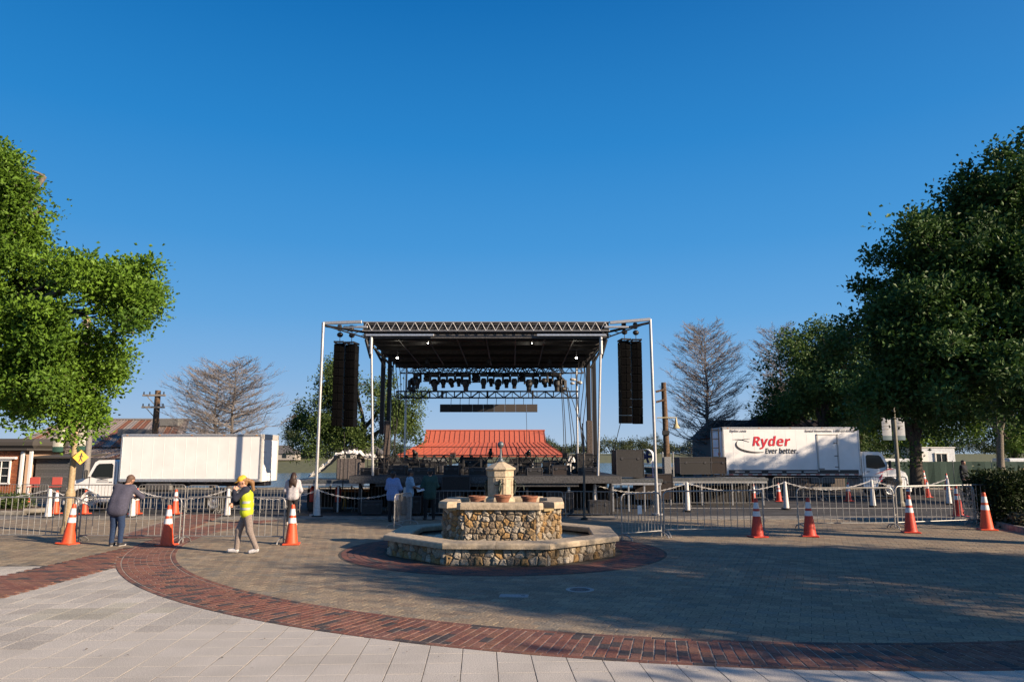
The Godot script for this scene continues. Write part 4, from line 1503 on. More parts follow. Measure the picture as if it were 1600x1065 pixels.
func stage() -> void:
	var alu: Material = M["aluminium"]
	var bright := mat("truss aluminium", 0.50, 0.50, 0.50, 0.42, 0.6, [0.85, 1.0, 1.0])
	var black: Material = M["black metal"]
	var skin := mat("roof skin", 0.012, 0.012, 0.014, 0.75)
	var grey := mat("stage grey", 0.10, 0.10, 0.105, 0.7, 0.1, [0.6, 1.0, 1.2])
	var brown := mat("mast brown", 0.13, 0.10, 0.085, 0.7, 0.1, [0.5, 1.0, 0.8])
	var s := thing("mobile_stage", "black mobile stage with open roof, silver front truss, side masts and deck", "stage", v3(-0.97, 0, -27.0))
	# local x from -4.62 to 4.62
	var k := MB.new()
	truss(k, v3(-4.61, 6.70, 0), v3(4.61, 6.70, 0), 0.33, 0.3, 26, 0.02)
	put("front_truss", k, bright, s)
	k = MB.new()
	k.bbox(v3(0, 6.87, -0.16), v3(9.2, 0.34, 0.03), 0.005)
	put("fascia", k, skin, s)
	# roof skin and the ribs under it
	k = MB.new()
	k.loft([[v3(-4.6, 6.60, -0.3), v3(4.6, 6.60, -0.3), v3(4.6, 6.98, -0.3), v3(-4.6, 6.98, -0.3)], [v3(-4.6, 6.42, -8.0), v3(4.6, 6.42, -8.0), v3(4.6, 6.62, -8.0), v3(-4.6, 6.62, -8.0)]])
	var roof := put("roof", k, skin, s)
	for i in 8:
		k = MB.new()
		var z := -0.6 - i * 1.03
		k.bbox(v3(0, 6.49 - 0.023 * i, z), v3(9.1, 0.15, 0.09), 0.01)
		put("roof_beam", k, grey if i % 2 else black, roof)
	for i in 9:
		k = MB.new()
		var x := -4.4 + i * 1.1
		k.tube([v3(x, 6.44, -0.35), v3(x, 6.25, -7.9)], 0.03, 5)
		put("roof_purlin", k, black, roof)
	for e in [[-4.5, -1.95], [1.9, 4.5]]:
		k = MB.new()
		k.bbox(v3((e[0] + e[1]) * 0.5, 6.56, -0.12), v3(e[1] - e[0], 0.09, 0.05), 0.01)
		put("valance", k, alu, s)
	k = MB.new()
	k.bbox(v3(0, 6.52, -0.22), v3(9.2, 0.16, 0.03), 0.01)
	put("valance", k, grey, s)
	k = MB.new()
	truss(k, v3(-4.4, 6.02, -8.0), v3(4.4, 6.02, -8.0), 0.28, 0.28, 20, 0.02)
	put("rear_truss", k, brown, s)
	# wings that carry the loudspeakers
	for e in [[-1, -5.98, 6.95, 0.35], [1, 6.13, 7.13, 0.0]]:
		var sx: float = e[0]
		var tip := v3(e[1], e[2], e[3])
		k = MB.new()
		k.bbox((v3(sx * 4.62, 7.0, 0.0) + tip) * 0.5, v3(tip.distance_to(v3(sx * 4.62, 7.0, 0)), 0.11, 0.11), 0.01, Basis(Vector3.BACK, atan2((tip.y - 7.0) * sx, absf(tip.x) - 4.62)))
		k.bbox(v3(sx * 4.85, 6.83, 0.05), v3(0.9, 0.08, 0.08), 0.01)
		var arm := put("wing_beam", k, bright, s)
		k = MB.new()
		var low := v3(sx * 4.4, 6.42, -0.1)
		var a := tip + v3(0, -0.1, 0)
		bar_b(k, a, low, 0.028)
		bar_b(k, a + v3(0, 0.0, -0.3), low + v3(0, 0.24, -0.3), 0.028)
		bar_b(k, a, low + v3(0, 0.24, 0), 0.028)
		for i in 6:
			var t := i / 6.0
			bar_b(k, a.lerp(low, t), a.lerp(low + v3(0, 0.24, 0), t + 0.16), 0.016)
			bar_b(k, a.lerp(low, t), a.lerp(low + v3(0, 0.24, -0.3), t + 0.1), 0.014)
		put("wing_truss", k, black, arm)
		# outer pole with its foot
		k = MB.new()
		var foot := v3(-6.0, 0.0, 0.35) if sx < 0 else v3(6.2, 0.0, -0.1)
		k.tube([foot + v3(0, 0.06, 0), tip], 0.056, 12)
		k.tube([foot + v3(0, 0.06, 0), foot.lerp(tip, 0.16)], 0.07, 12)
		k.tube([foot, foot + v3(0, 0.06, 0)], [0.2, 0.2], 12)
		put("outer_pole", k, bright, s)
		# inner leg
		k = MB.new()
		k.tube([v3(sx * 4.1, 1.3, -0.25), v3(sx * 4.3, 6.5, -0.2)], 0.045, 10)
		k.tube([v3(sx * 4.3, 5.85, -0.2), v3(sx * 4.3, 6.5, -0.2)], 0.065, 10)
		put("inner_leg", k, bright, s)
		k = MB.new()
		bar_b(k, v3(sx * 4.5, 6.4, -0.2), v3(sx * 4.0, 5.75, -3.4), 0.05)
		bar_b(k, v3(sx * 4.5, 6.4, -0.2), v3(sx * 4.3, 5.7, -0.25), 0.06)
		bar_b(k, v3(sx * 4.15, 5.6, -2.5), v3(sx * 4.6, 6.4, -2.5), 0.05)
		put("knee_brace", k, black, s)
		# hydraulic mast: two sleeves and a lower brown case
		var mx: float = sx * 4.32 - (0.05 if sx < 0 else 0.0)
		k = MB.new()
		k.bbox(v3(mx - 0.12, 4.7, -4.0), v3(0.17, 3.4, 0.2), 0.02)
		k.bbox(v3(mx + 0.14, 3.9, -4.1), v3(0.15, 5.0, 0.2), 0.02)
		put("mast", k, black, s)
		k = MB.new()
		k.bbox(v3(mx - 0.13 * sx, 2.45, -3.9), v3(0.24, 2.2, 0.26), 0.02)
		put("mast_sleeve", k, brown, s)
		for x in [sx * 4.02, sx * 4.75]:
			k = MB.new()
			k.tube([v3(x, 1.35, -7.6), v3(x, 6.2, -7.6)], 0.05, 8)
			put("rear_post", k, alu if absf(x) < 4.5 else bright, s)
		k = MB.new()
		for c in 4:
			var x := sx * (3.95 - 0.06 * c)
			var pts := []
			for i in 8:
				pts.append(v3(x + sx * 0.1 * sin(i * 0.9 + c), 6.0 - i * 0.62, -3.4 - 0.1 * c))
			k.tube(pts, 0.016, 4)
		put("cable", k, M["rubber"], s)
	# white motor heap on top of the right rear post
	k = MB.new()
	for i in 6:
		k.ball(v3(4.02 + rng.randf_range(-0.22, 0.16), 5.55 + rng.randf_range(-0.15, 0.12), -7.5), v3(0.12, 0.07, 0.1), 8)
	put("wrapped_motor", k, mat("plastic wrap", 0.7, 0.69, 0.66, 0.4, 0, [0.6, 1.0, 0.3]), s)
	# deck with its edge, struts and railing
	k = MB.new()
	k.bbox(v3(0.0, 1.33, -4.2), v3(9.9, 0.12, 8.0), 0.01)
	var deck := put("deck", k, mat("deck black", 0.03, 0.03, 0.032, 0.7, 0, [0.5, 1.0, 1.0]), s)
	k = MB.new()
	k.bbox(v3(0.0, 1.24, -0.19), v3(9.9, 0.26, 0.06), 0.012)
	k.bbox(v3(-0.3, 1.05, -0.3), v3(7.4, 0.12, 0.1), 0.012)
	put("deck_edge", k, mat("deck edge grey", 0.115, 0.115, 0.12, 0.65, 0.2, [0.55, 1.0, 0.9]), deck)
	for i in 7:
		k = MB.new()
		k.bbox(v3(-4.6 + i * 1.53, 0.6, -0.45), v3(0.09, 1.2, 0.09), 0.01)
		k.bbox(v3(-4.6 + i * 1.53, 0.6, -6.5), v3(0.09, 1.2, 0.09), 0.01)
		k.tube([v3(-4.6 + i * 1.53, 1.1, -0.5), v3(-4.6 + i * 1.53, 0.15, -2.4)], 0.03, 5)
		put("deck_strut", k, alu if i in [2, 5] else black, deck)
	k = MB.new()
	k.bbox(v3(0, 0.62, -2.8), v3(9.4, 1.1, 0.05), 0.01)
	put("skirt", k, mat("skirt cloth", 0.01, 0.01, 0.012, 0.95), deck)
	for seg in [[-4.25, -1.0], [-0.95, 1.2], [1.3, 3.35]]:
		k = MB.new()
		var z := -7.9
		var top := 2.52
		for y in [top, 1.95, 1.55]:
			k.tube([v3(seg[0], y, z), v3(seg[1], y, z)], 0.018 if y == top else 0.011, 5)
		var n := 9
		for i in n + 1:
			k.tube([v3(lerpf(seg[0], seg[1], float(i) / n), 1.38, z), v3(lerpf(seg[0], seg[1], float(i) / n), top, z)], 0.02 if i % n == 0 else 0.007, 5)
		put("railing", k, black, deck)
	# fixed work lights under the roof
	var glow := mat("work light glow", 0.9, 0.9, 0.88, 0.4)
	glow.emission_enabled = true
	glow.emission = Color(1.0, 0.96, 0.88)
	glow.emission_energy_multiplier = 1.0
	for e in [[-3.62, 5.92, -2.2, 0.032], [3.55, 5.92, -2.2, 0.032], [-2.3, 6.38, -1.3, 0.02], [1.75, 6.38, -1.3, 0.02]]:
		var r: float = e[3]
		k = MB.new()
		k.bbox(v3(0, 0.05, -0.06), v3(r * 3.2, r * 2.6, 0.1), 0.01)
		k.tube([v3(0, 0.05, -0.05), v3(0, 0.35, -0.1)], 0.015, 5)
		var lampn := put("work_light", k, black, s, Transform3D(Basis(Vector3.RIGHT, 0.25), v3(e[0], e[1], e[2])))
		k = MB.new()
		k.bbox(v3(0, 0.05, -0.004), v3(r * 2.6, r * 1.9, 0.012), 0.003)
		put("lit_pane", k, glow, lampn)
		var li := OmniLight3D.new()
		li.name = "work_lamp"
		li.light_energy = 0.25 * r / 0.085
		li.light_color = Color(1.0, 0.96, 0.88)
		li.light_size = r
		li.omni_range = 14.0
		li.omni_attenuation = 2.0
		li.shadow_enabled = true
		li.position = v3(-0.97 + e[0], e[1] + 0.05, -27.0 + e[2] + 0.09)
		add_child(li)

func speaker_hang(label: String, x: float, z: float, top: float, turn: float, n: int, curve: float) -> void:
	var o := thing("line_array", label, "loudspeaker array", v3(x, 0, z), turn, "hanging loudspeaker columns beside the stage")
	var cab := mat("speaker black", 0.005, 0.005, 0.0055, 0.6, 0, [0.6, 1.0, 0.3])
	var grill := mat("speaker grille", 0.007, 0.007, 0.0075, 0.75, 0, [0.5, 1.0, 0.12, 0.2], 0.8)
	cab.metallic_specular = 0.2
	grill.metallic_specular = 0.1
	var k := MB.new()
	for q in [-0.16, 0.16]:
		k.bbox(v3(q, top + 0.06, -0.15), v3(0.05, 0.07, 0.6), 0.01)
	k.bbox(v3(0, top + 0.06, 0.12), v3(0.37, 0.06, 0.06), 0.01)
	k.bbox(v3(0, top + 0.06, -0.4), v3(0.37, 0.06, 0.06), 0.01)
	put("fly_frame", k, M["black metal"], o)
	k = MB.new()
	k.ball(v3(0, top + 0.36, -0.1), v3(0.12, 0.1, 0.1), 10)
	k.bbox(v3(-0.02, top + 0.62, -0.1), v3(0.16, 0.24, 0.14), 0.03)
	k.tube([v3(0, top + 0.05, -0.1), v3(0, 6.75, -0.1)], 0.014, 5)
	put("chain_hoist", k, M["black plastic"], o)
	var h := 0.305
	var y := top
	var zz := 0.0
	var ang := 0.0
	var bm := MB.new()
	# one cabinet: a wedge, wider in front, with a grille and side plates
	var outline := PackedVector2Array([Vector2(-0.19, 0.0), Vector2(0.19, 0.0), Vector2(0.183, -0.42), Vector2(-0.183, -0.42)])
	bm.prism(outline, h - 0.006, Transform3D(Basis(Vector3.RIGHT, PI / 2), v3(0, -h * 0.5, 0)), 0.008)
	var gm := MB.new()
	gm.bbox(v3(-0.093, -h * 0.5, 0.008), v3(0.165, h - 0.04, 0.02), 0.006, Basis(Vector3.UP, -0.1))
	gm.bbox(v3(0.093, -h * 0.5, 0.008), v3(0.165, h - 0.04, 0.02), 0.006, Basis(Vector3.UP, 0.1))
	var badge := MB.new()
	badge.bbox(v3(0, -h * 0.5, 0.02), v3(0.05, 0.02, 0.01), 0.002)
	var m1 := bm.mesh()
	var m2 := gm.mesh()
	var m3 := badge.mesh()
	for i in n:
		var xf := Transform3D(Basis(Vector3.RIGHT, ang), v3(0, y, zz))
		var c := put("speaker_cabinet", m1, cab, o, xf)
		put("grille", m2, grill, c)
		put("badge", m3, grill, c)
		y -= h * cos(ang)
		zz -= h * sin(ang)
		ang += curve

func moving_light(label: String, p: Vector3, up: bool, size: float, group: String, kind: int, turn := 0.0) -> void:
	var o := thing("stage_light", label, "stage light", p, turn, group)
	var d := 1.0 if up else -1.0
	var bk: Material = M["black plastic"]
	var k := MB.new()
	k.bbox(v3(0, d * 0.08 * size, 0), v3(0.36, 0.16, 0.28) * size, 0.03 * size)
	put("base", k, bk, o)
	k = MB.new()
	if kind == 2:
		k.bbox(v3(0, d * 0.28 * size, 0.0), v3(0.42, 0.22, 0.24) * size, 0.04 * size)
		put("lamp_house", k, bk, o)
		k = MB.new()
		k.bbox(v3(0, d * 0.44 * size, 0.0), v3(0.46, 0.05, 0.3) * size, 0.01 * size)
		put("barn_door", k, bk, o)
		return
	for x in [-0.19, 0.19]:
		k = MB.new()
		k.bbox(v3(x * size, d * 0.30 * size, 0), v3(0.06, 0.34, 0.16) * size, 0.02 * size)
		put("yoke_arm", k, bk, o)
	k = MB.new()
	var tilt := Basis(Vector3.RIGHT, rng.randf_range(-0.3, 0.3)) if kind == 0 else Basis(Vector3.RIGHT, 0.9)
	var xf := Transform3D(tilt * Basis(Vector3.RIGHT, 0.0 if up else PI), v3(0, d * 0.4 * size, 0))
	k.lathe([Vector2(0, -0.14 * size), Vector2(0.1 * size, -0.14 * size), Vector2(0.145 * size, -0.06 * size), Vector2(0.15 * size, 0.1 * size), Vector2(0.105 * size, 0.2 * size), Vector2(0.10 * size, 0.36 * size), Vector2(0.085 * size, 0.37 * size)], 14, xf)
	put("head", k, bk, o)
	k = MB.new()
	k.lathe([Vector2(0.088 * size, 0.355 * size), Vector2(0.06 * size, 0.37 * size), Vector2(0, 0.375 * size)], 14, xf)
	put("lens", k, M["glass dark"], o)

func flight_case(label: String, p: Vector3, s: Vector3, m: Material, wheels := true, turn := 0.0) -> void:
	var o := thing("flight_case", label, "case", p, turn, "cases about the stage")
	var lift := 0.1 if wheels else 0.0
	var k := MB.new()
	k.bbox(v3(0, lift + s.y * 0.5, 0), s, 0.015)
	put("body", k, m, o)
	k = MB.new()
	for x in [-1, 1]:
		for z in [-1, 1]:
			k.bbox(v3(x * s.x * 0.5, lift + s.y * 0.5, z * s.z * 0.5), v3(0.03, s.y, 0.03), 0.006)
	for y in [lift, lift + s.y * 0.7, lift + s.y]:
		for z in [-1, 1]:
			k.bbox(v3(0, y, z * s.z * 0.5), v3(s.x, 0.03, 0.03), 0.006)
	put("edge_trim", k, mat("case edge", 0.05, 0.05, 0.055, 0.5, 0.4), o)
	k = MB.new()
	for x in [-0.3, 0.3]:
		k.bbox(v3(x * s.x, lift + s.y * 0.68, s.z * 0.5 + 0.012), v3(0.09, 0.1, 0.02), 0.006)
	put("latch", k, M["case edge"], o)
	if wheels:
		for x in [-1, 1]:
			for z in [-1, 1]:
				k = MB.new()
				k.lathe([Vector2(0, -0.02), Vector2(0.05, -0.02), Vector2(0.05, 0.02), Vector2(0, 0.02)], 12, Transform3D(Basis(Vector3.RIGHT, PI / 2), v3(x * s.x * 0.4, 0.05, z * s.z * 0.38)))
				k.bbox(v3(x * s.x * 0.4, 0.09, z * s.z * 0.38), v3(0.06, 0.03, 0.06), 0.005)
				put("castor", k, M["black plastic"], o)

func stage_gear() -> void:
	speaker_hang("left column of the loudspeaker pair hanging left of the stage", -6.44, -27.1, 6.22, 0.06, 10, 0.004)
	speaker_hang("right column of the loudspeaker pair hanging left of the stage", -6.02, -27.1, 6.20, -0.16, 10, 0.004)
	speaker_hang("left column of the loudspeaker pair hanging right of the stage", 4.23, -27.1, 6.32, 0.14, 10, 0.006)
	speaker_hang("right column of the loudspeaker pair hanging right of the stage", 4.64, -27.1, 6.30, -0.04, 10, 0.012)
	var black: Material = M["black metal"]
	# upper light truss
	var o := thing("lighting_truss", "upper black lighting truss hung with many lamps under the stage roof", "truss", v3(-1.0, 5.56, -31.0))
	var k := MB.new()
	truss(k, v3(-3.25, 0, 0), v3(3.2, 0, 0), 0.3, 0.35, 16, 0.024)
	put("truss_frame", k, black, o)
	for x in [-2.6, 0.0, 2.6]:
		k = MB.new()
		k.tube([v3(x, 0.3, -0.17), v3(x, 0.95, -0.17)], 0.014, 5)
		k.bbox(v3(x, 0.5, -0.17), v3(0.16, 0.24, 0.16), 0.03)
		put("hoist", k, black, o)
	k = MB.new()
	for c in 3:
		var pts := []
		for i in 27:
			pts.append(v3(-3.2 + i * 0.245, 0.06 + 0.12 * c + 0.05 * sin(i * (1.3 + c)), 0.05))
		k.tube(pts, 0.022, 5)
	put("cable_run", k, M["rubber"], o)
	var xs := [-3.0, -2.62, -2.28, -1.93, -1.58, -1.28, -0.95, -0.55, -0.2, 0.1, 0.42, 0.76, 1.1, 1.42, 1.72, 2.02, 2.36, 2.62, 2.9]
	for i in xs.size():
		var kind := 0 if i % 3 != 1 else (2 if i % 2 else 1)
		moving_light(ORD[i] + " black lamp from the left under the upper lighting truss", v3(-1.0 + xs[i], 5.55, -30.95 - 0.3 * (i % 2)), false, [0.85, 0.7, 1.0, 0.78][i % 4], "lamps on the upper lighting truss", kind, rng.randf_range(-0.5, 0.5))
	# lower truss with the row of screen panels
	o = thing("screen_truss", "lower dark blue truss spanning the stage, a black panel strip hanging below", "truss", v3(-1.14, 4.76, -34.0))
	k = MB.new()
	truss(k, v3(-4.22, 0, 0), v3(4.22, 0, 0), 0.3, 0.3, 22, 0.026, true)
	put("truss_frame", k, mat("truss dark blue", 0.025, 0.035, 0.055, 0.5, 0.3), o)
	for x in [-2.1, 0.0, 2.1]:
		k = MB.new()
		k.bbox(v3(x, 0.15, -0.15), v3(0.09, 0.36, 0.36), 0.01)
		put("joint_plate", k, black, o)
	for x in [-3.9, 3.9]:
		k = MB.new()
		k.tube([v3(x, 0.3, -0.15), v3(x, 1.55, -0.15)], 0.012, 5)
		put("sling", k, black, o)
	o = thing("screen_strip", "row of dark screen panels hanging by wires under the lower truss", "screen", v3(-1.08, 4.28, -34.15))
	for i in 9:
		k = MB.new()
		k.bbox(v3(-2.26 + 0.5022 * (i + 0.5), 0, 0), v3(0.496, 0.36, 0.09), 0.008)
		put("screen_panel", k, mat("screen black", 0.02, 0.02, 0.022, 0.55) if i < 5 else mat("screen brown", 0.05, 0.044, 0.043, 0.6), o)
	for i in 10:
		k = MB.new()
		var x := -1.75 + 0.42 * i
		k.tube([v3(x, 0.18, 0), v3(x + 0.01, 0.49, 0)], 0.012, 4)
		put("wire", k, black, o)
	# a single lamp standing on each end of the lower truss
	moving_light("black lamp standing on the left end of the lower truss", v3(-4.65, 5.08, -33.9), true, 1.0, "lamps on the lower truss", 1, 1.2)
	moving_light("black lamp standing on the right end of the lower truss", v3(2.35, 5.08, -33.9), true, 1.0, "lamps on the lower truss", 1, -1.0)
	o = thing("rigging_cables", "bunch of black cables falling from the roof to the deck on the stage's right", "cable", v3(2.0, 0, -33.6))
	k = MB.new()
	for c in [[0.25, 6.0, 0.45, 1.5], [0.45, 5.5, 0.75, 1.45], [0.5, 5.2, 0.95, 1.5], [0.55, 5.2, 1.55, 1.9], [0.2, 6.0, 0.35, 1.45]]:
		var pts := []
		for i in 9:
			var t := i / 8.0
			pts.append(v3(lerpf(c[0], c[2], t) + 0.05 * sin(t * PI), lerpf(c[1], c[3], t), 0))
		k.tube(pts, 0.017, 5)
	put("cable", k, M["rubber"], o)
	o = thing("rigging_cable", "thin wire hanging below the right end of the screen panel row", "cable", v3(0.66, 0, -34.1))
	k = MB.new()
	k.tube([v3(0, 4.12, 0), v3(0.02, 3.4, 0), v3(0.0, 2.6, 0)], 0.01, 4)
	put("cable", k, M["rubber"], o)
	# floor truss on the deck with its lamps
	o = thing("floor_truss", "long black truss standing on legs along the back of the deck", "truss", v3(-1.0, 1.40, -30.6))
	k = MB.new()
	truss(k, v3(-4.7, 0.42, 0), v3(4.5, 0.42, 0), 0.3, 0.3, 24, 0.026)
	put("truss_frame", k, black, o)
	for i in 8:
		k = MB.new()
		k.tube([v3(-4.6 + i * 1.29, 0.0, -0.15), v3(-4.6 + i * 1.29, 0.45, -0.15)], 0.035, 6)
		k.bbox(v3(-4.6 + i * 1.29, 0.01, -0.15), v3(0.4, 0.02, 0.4), 0.004)
		put("leg", k, M["aluminium"] if i in [2, 3, 5] else black, o)
	for i in 24:
		moving_light(ORD[i] + " black lamp from the left in the long truss on the deck", v3(-5.5 + i * 0.385, (1.98 if i % 4 == 0 else 1.80), -30.5 + 0.12 * (i % 2)), i % 4 == 0, [0.55, 0.8, 0.95, 0.7][i % 4], "lamps in the long deck truss", i % 3, rng.randf_range(-0.6, 0.6))
	# open black frames with gear between truss and deck edge
	for i in 7:
		var f := thing("gear_frame", ORD[i] + " open black gear frame from the left on the stage deck", "frame", v3(-5.2 + i * 1.22 + (0.9 if i > 3 else 0.0), 1.395, -28.9 - 0.3 * (i % 3)), rng.randf_range(-0.3, 0.3), "open frames on the deck")
		var hh: float = [0.62, 0.5, 0.74, 0.55][i % 4]
		k = MB.new()
		for x in [-0.34, 0.34]:
			for z in [-0.2, 0.2]:
				k.tube([v3(x, 0, z), v3(x, hh, z)], 0.018, 5)
			for y in [0.06, hh]:
				k.tube([v3(x, y, -0.2), v3(x, y, 0.2)], 0.014, 5)
		for z in [-0.2, 0.2]:
			for y in [0.06, hh * 0.5, hh]:
				k.tube([v3(-0.34, y, z), v3(0.34, y, z)], 0.014, 5)
			k.tube([v3(-0.34, 0.06, z), v3(0.34, hh, z)], 0.010, 4)
		put("tube_frame", k, black, f)
		for e in 3:
			k = MB.new()
			k.bbox(v3(-0.22 + e * 0.21, 0.06 + hh * 0.18, rng.randf_range(-0.08, 0.08)), v3(0.17, hh * rng.randf_range(0.25, 0.42), 0.26), 0.02)
			put("gear_box", k, [M["black plastic"], mat("gear dusk", 0.03, 0.03, 0.034, 0.5), mat("gear pale", 0.26, 0.26, 0.26, 0.5)][(e + i) % 3 if (e * i) % 4 == 1 else (e + i) % 2], f)
	# crates, racks and boards on and beside the deck
	var cb := mat("case black", 0.010, 0.010, 0.012, 0.55, 0, [0.6, 1.0, 0.8])
	var cg := mat("case grey", 0.02, 0.02, 0.023, 0.6, 0, [0.6, 1.0, 0.8])
	var cbr := mat("case brown", 0.03, 0.02, 0.018, 0.7, 0, [0.55, 1.0, 0.8])
	var list := [
		["dark grey crate on the deck's left end, under the left mast", v3(-5.3, 1.39, -31.5), v3(0.6, 0.5, 0.6), cb], ["low dark case on the left half of the deck", v3(-3.9, 1.39, -31.0), v3(0.9, 0.45, 0.6), cg],
		["silver edged case on the deck behind the blue shirts", v3(-4.75, 1.39, -32.0), v3(0.8, 0.5, 0.5), mat("case silver", 0.13, 0.14, 0.145, 0.5, 0.3, [0.6, 1, 0.6])], ["pale panelled case on the deck left of the green jacket", v3(-3.35, 1.39, -32.4), v3(1.0, 0.52, 0.5), mat("case pale", 0.30, 0.31, 0.31, 0.6, 0.1, [0.6, 1, 0.6])],
		["black case on the deck behind the fountain pillar's left", v3(-1.6, 1.39, -31.2), v3(1.1, 0.55, 0.6), cb], ["black case on the deck behind the fountain pillar's right", v3(0.4, 1.39, -31.6), v3(1.0, 0.5, 0.6), cb],
		["pale slatted case on the deck's right half", v3(1.75, 1.39, -32.0), v3(0.8, 0.42, 0.5), M["case pale"]], ["black case on the right end of the deck by the mast", v3(2.9, 1.39, -30.0), v3(0.6, 0.7, 0.6), cb],
		["large square black crate right of the stage under the right loudspeakers", v3(4.62, 1.28, -29.8), v3(1.08, 1.05, 0.9), mat("crate dusk", 0.02, 0.02, 0.023, 0.6, 0, [0.6, 1.0, 1.0])], ["brown black crate on the ground before the utility pole", v3(5.75, 0.38, -30.6), v3(1.5, 0.98, 0.8), cbr],
		["black case on the right platform, first left of the ladder rack", v3(8.0, 1.22, -33.0), v3(1.4, 0.72, 0.8), cb], ["brown black case on the right platform, beyond the other", v3(9.1, 1.22, -33.4), v3(0.8, 0.72, 0.8), cbr],
	]
	for e in list:
		flight_case(e[0], e[1], e[2], e[3], e[2].y < 0.9, rng.randf_range(-0.08, 0.08))
	for i in 9:
		flight_case(ORD[i] + " low black monitor box from the left along the deck's front", v3(-5.3 + i * 1.02, 1.395, -27.75 - 0.25 * (i % 2)), v3(0.55 + 0.1 * (i % 3), 0.26 + 0.08 * (i % 2), 0.42), [cb, cg, cb, cbr][i % 4], false, rng.randf_range(-0.3, 0.3))
	for i in 7:
		flight_case(ORD[i] + " dark case from the left on the ground under the deck's front", v3(-5.0 + i * 1.35, 0.0, -26.85 - 0.2 * (i % 3)), v3(0.7 + 0.12 * (i % 3), 0.42 + 0.14 * (i % 3), 0.5), [cg, cbr, cb][i % 3], true, rng.randf_range(-0.15, 0.15))
	o = thing("dark_board", "brown black board leaning at the stage edge, right of the green jacket", "board", v3(-2.02, 0.78, -26.95))
	k = MB.new()
	k.bbox(v3(0, 0.3, 0), v3(1.0, 0.55, 0.04), 0.008)
	put("panel", k, cbr, o)
	k = MB.new()
	k.bbox(v3(0, 0.585, 0.005), v3(1.03, 0.03, 0.06), 0.006)
	k.bbox(v3(-0.5, 0.29, 0.005), v3(0.03, 0.6, 0.06), 0.006)
	k.bbox(v3(0.5, 0.29, 0.005), v3(0.03, 0.6, 0.06), 0.006)
	put("frame", k, M["case edge"], o)
	# side platforms
	for e in [["low grey platform left of the stage under the plastic sheet", -7.0, -29.5, 2.9, 2.6, 1.2], ["low blue grey platform right of the stage under the big crate", 4.75, -29.6, 2.0, 2.2, 1.22], ["long grey platform between the utility pole and the lettered truck", 8.8, -33.2, 4.4, 2.2, 1.16]]:
		o = thing("platform", e[0], "platform", v3(e[1], 0, e[2]))
		k = MB.new()
		k.bbox(v3(0, e[5] - 0.06, 0), v3(e[3], 0.12, e[4]), 0.01)
		put("top", k, mat("platform grey", 0.13, 0.145, 0.155, 0.6, 0.2, [0.6, 1.0, 1.0]), o)
		k = MB.new()
		k.bbox(v3(0, e[5] - 0.17, e[4] * 0.5 - 0.05), v3(e[3] - 0.1, 0.1, 0.06), 0.008)
		put("rail", k, M["aluminium"], o)
		for x in [-0.45, -0.15, 0.15, 0.45]:
			for z in [-0.45, 0.45]:
				k = MB.new()
				k.bbox(v3(x * e[3], (e[5] - 0.1) * 0.5, z * e[4]), v3(0.06, e[5] - 0.12, 0.06), 0.006)
				put("leg", k, M["aluminium"], o)
		k = MB.new()
		k.bbox(v3(0, 0.4, -e[4] * 0.4), v3(e[3] * 0.92, 0.75, 0.04), 0.01)
		put("skirt", k, M["skirt cloth"], o)
	# covered stack with a crumpled plastic sheet
	o = thing("covered_crate", "brown grey covered stack left of the stage, carrying a plastic sheet", "crate", v3(-6.35, 1.2, -29.4))
	k = MB.new()
	k.bbox(v3(0, 0.4, 0), v3(0.95, 0.8, 0.8), 0.03)
	put("body", k, mat("crate taupe", 0.14, 0.12, 0.115, 0.8, 0, [0.7, 1.0, 1.0]), o)
	k = MB.new()
	for x in [-0.3, 0.0, 0.3]:
		k.bbox(v3(x, 0.4, 0.405), v3(0.05, 0.8, 0.02), 0.005)
	put("batten", k, M["crate taupe"], o)
	o = thing("plastic_sheet", "crumpled white plastic sheet draped over the covered stack left of the stage", "plastic sheet", v3(-6.6, 1.2, -29.35))
	var fn := FastNoiseLite.new()
	fn.seed = 4
	fn.frequency = 1.9
	fn.fractal_octaves = 3
	k = MB.new()
	var hgt := func(x: float, z: float) -> Vector3:
		var y := 0.86 + 0.1 * exp(-pow((x - 0.35) * 2.2, 2.0)) if x > -0.32 else lerpf(0.86, 0.04, clampf((-0.32 - x) / 0.95, 0, 1) ** 0.8)
		if x > 0.55:
			y = lerpf(y, 0.78, clampf((x - 0.55) / 0.5, 0, 1))
		var w := fn.get_noise_2d(x * 1.6, z * 2.0) * 0.2 + fn.get_noise_2d(x * 4.5 + 9, z * 4.5) * 0.07
		return v3(x, y + maxf(w, -0.03) + 0.06, z)
	for i in 40:
		for j in 18:
			var x0 := -1.3 + i * 0.062
			var z0 := -0.5 + j * 0.055
			k.quad(hgt.call(x0, z0 + 0.055), hgt.call(x0 + 0.062, z0 + 0.055), hgt.call(x0 + 0.062, z0), hgt.call(x0, z0))
	put("sheet", k, mat("sheet plastic", 0.66, 0.65, 0.64, 0.5, 0, [0.8, 1.0, 0.6]), o)
	# orange trestle and yellow frames under the deck's left end
	o = thing("trestle", "orange trestle with a pale rail under the platform left of the stage", "trestle", v3(-6.1, 0, -30.1))
	k = MB.new()
	k.bbox(v3(0, 0.72, 0), v3(1.5, 0.09, 0.05), 0.01)
	put("rail", k, mat("trestle orange", 0.6, 0.22, 0.05, 0.6, 0, [0.6, 1.0, 0.5]), o)
	for x in [-0.6, 0.6]:
		k = MB.new()
		for z in [-0.25, 0.25]:
			k.tube([v3(x, 0.74, 0), v3(x, 0, z)], 0.03, 5)
		put("leg", k, mat("trestle yellow", 0.55, 0.36, 0.08, 0.6, 0, [0.6, 1.0, 0.5]), o)
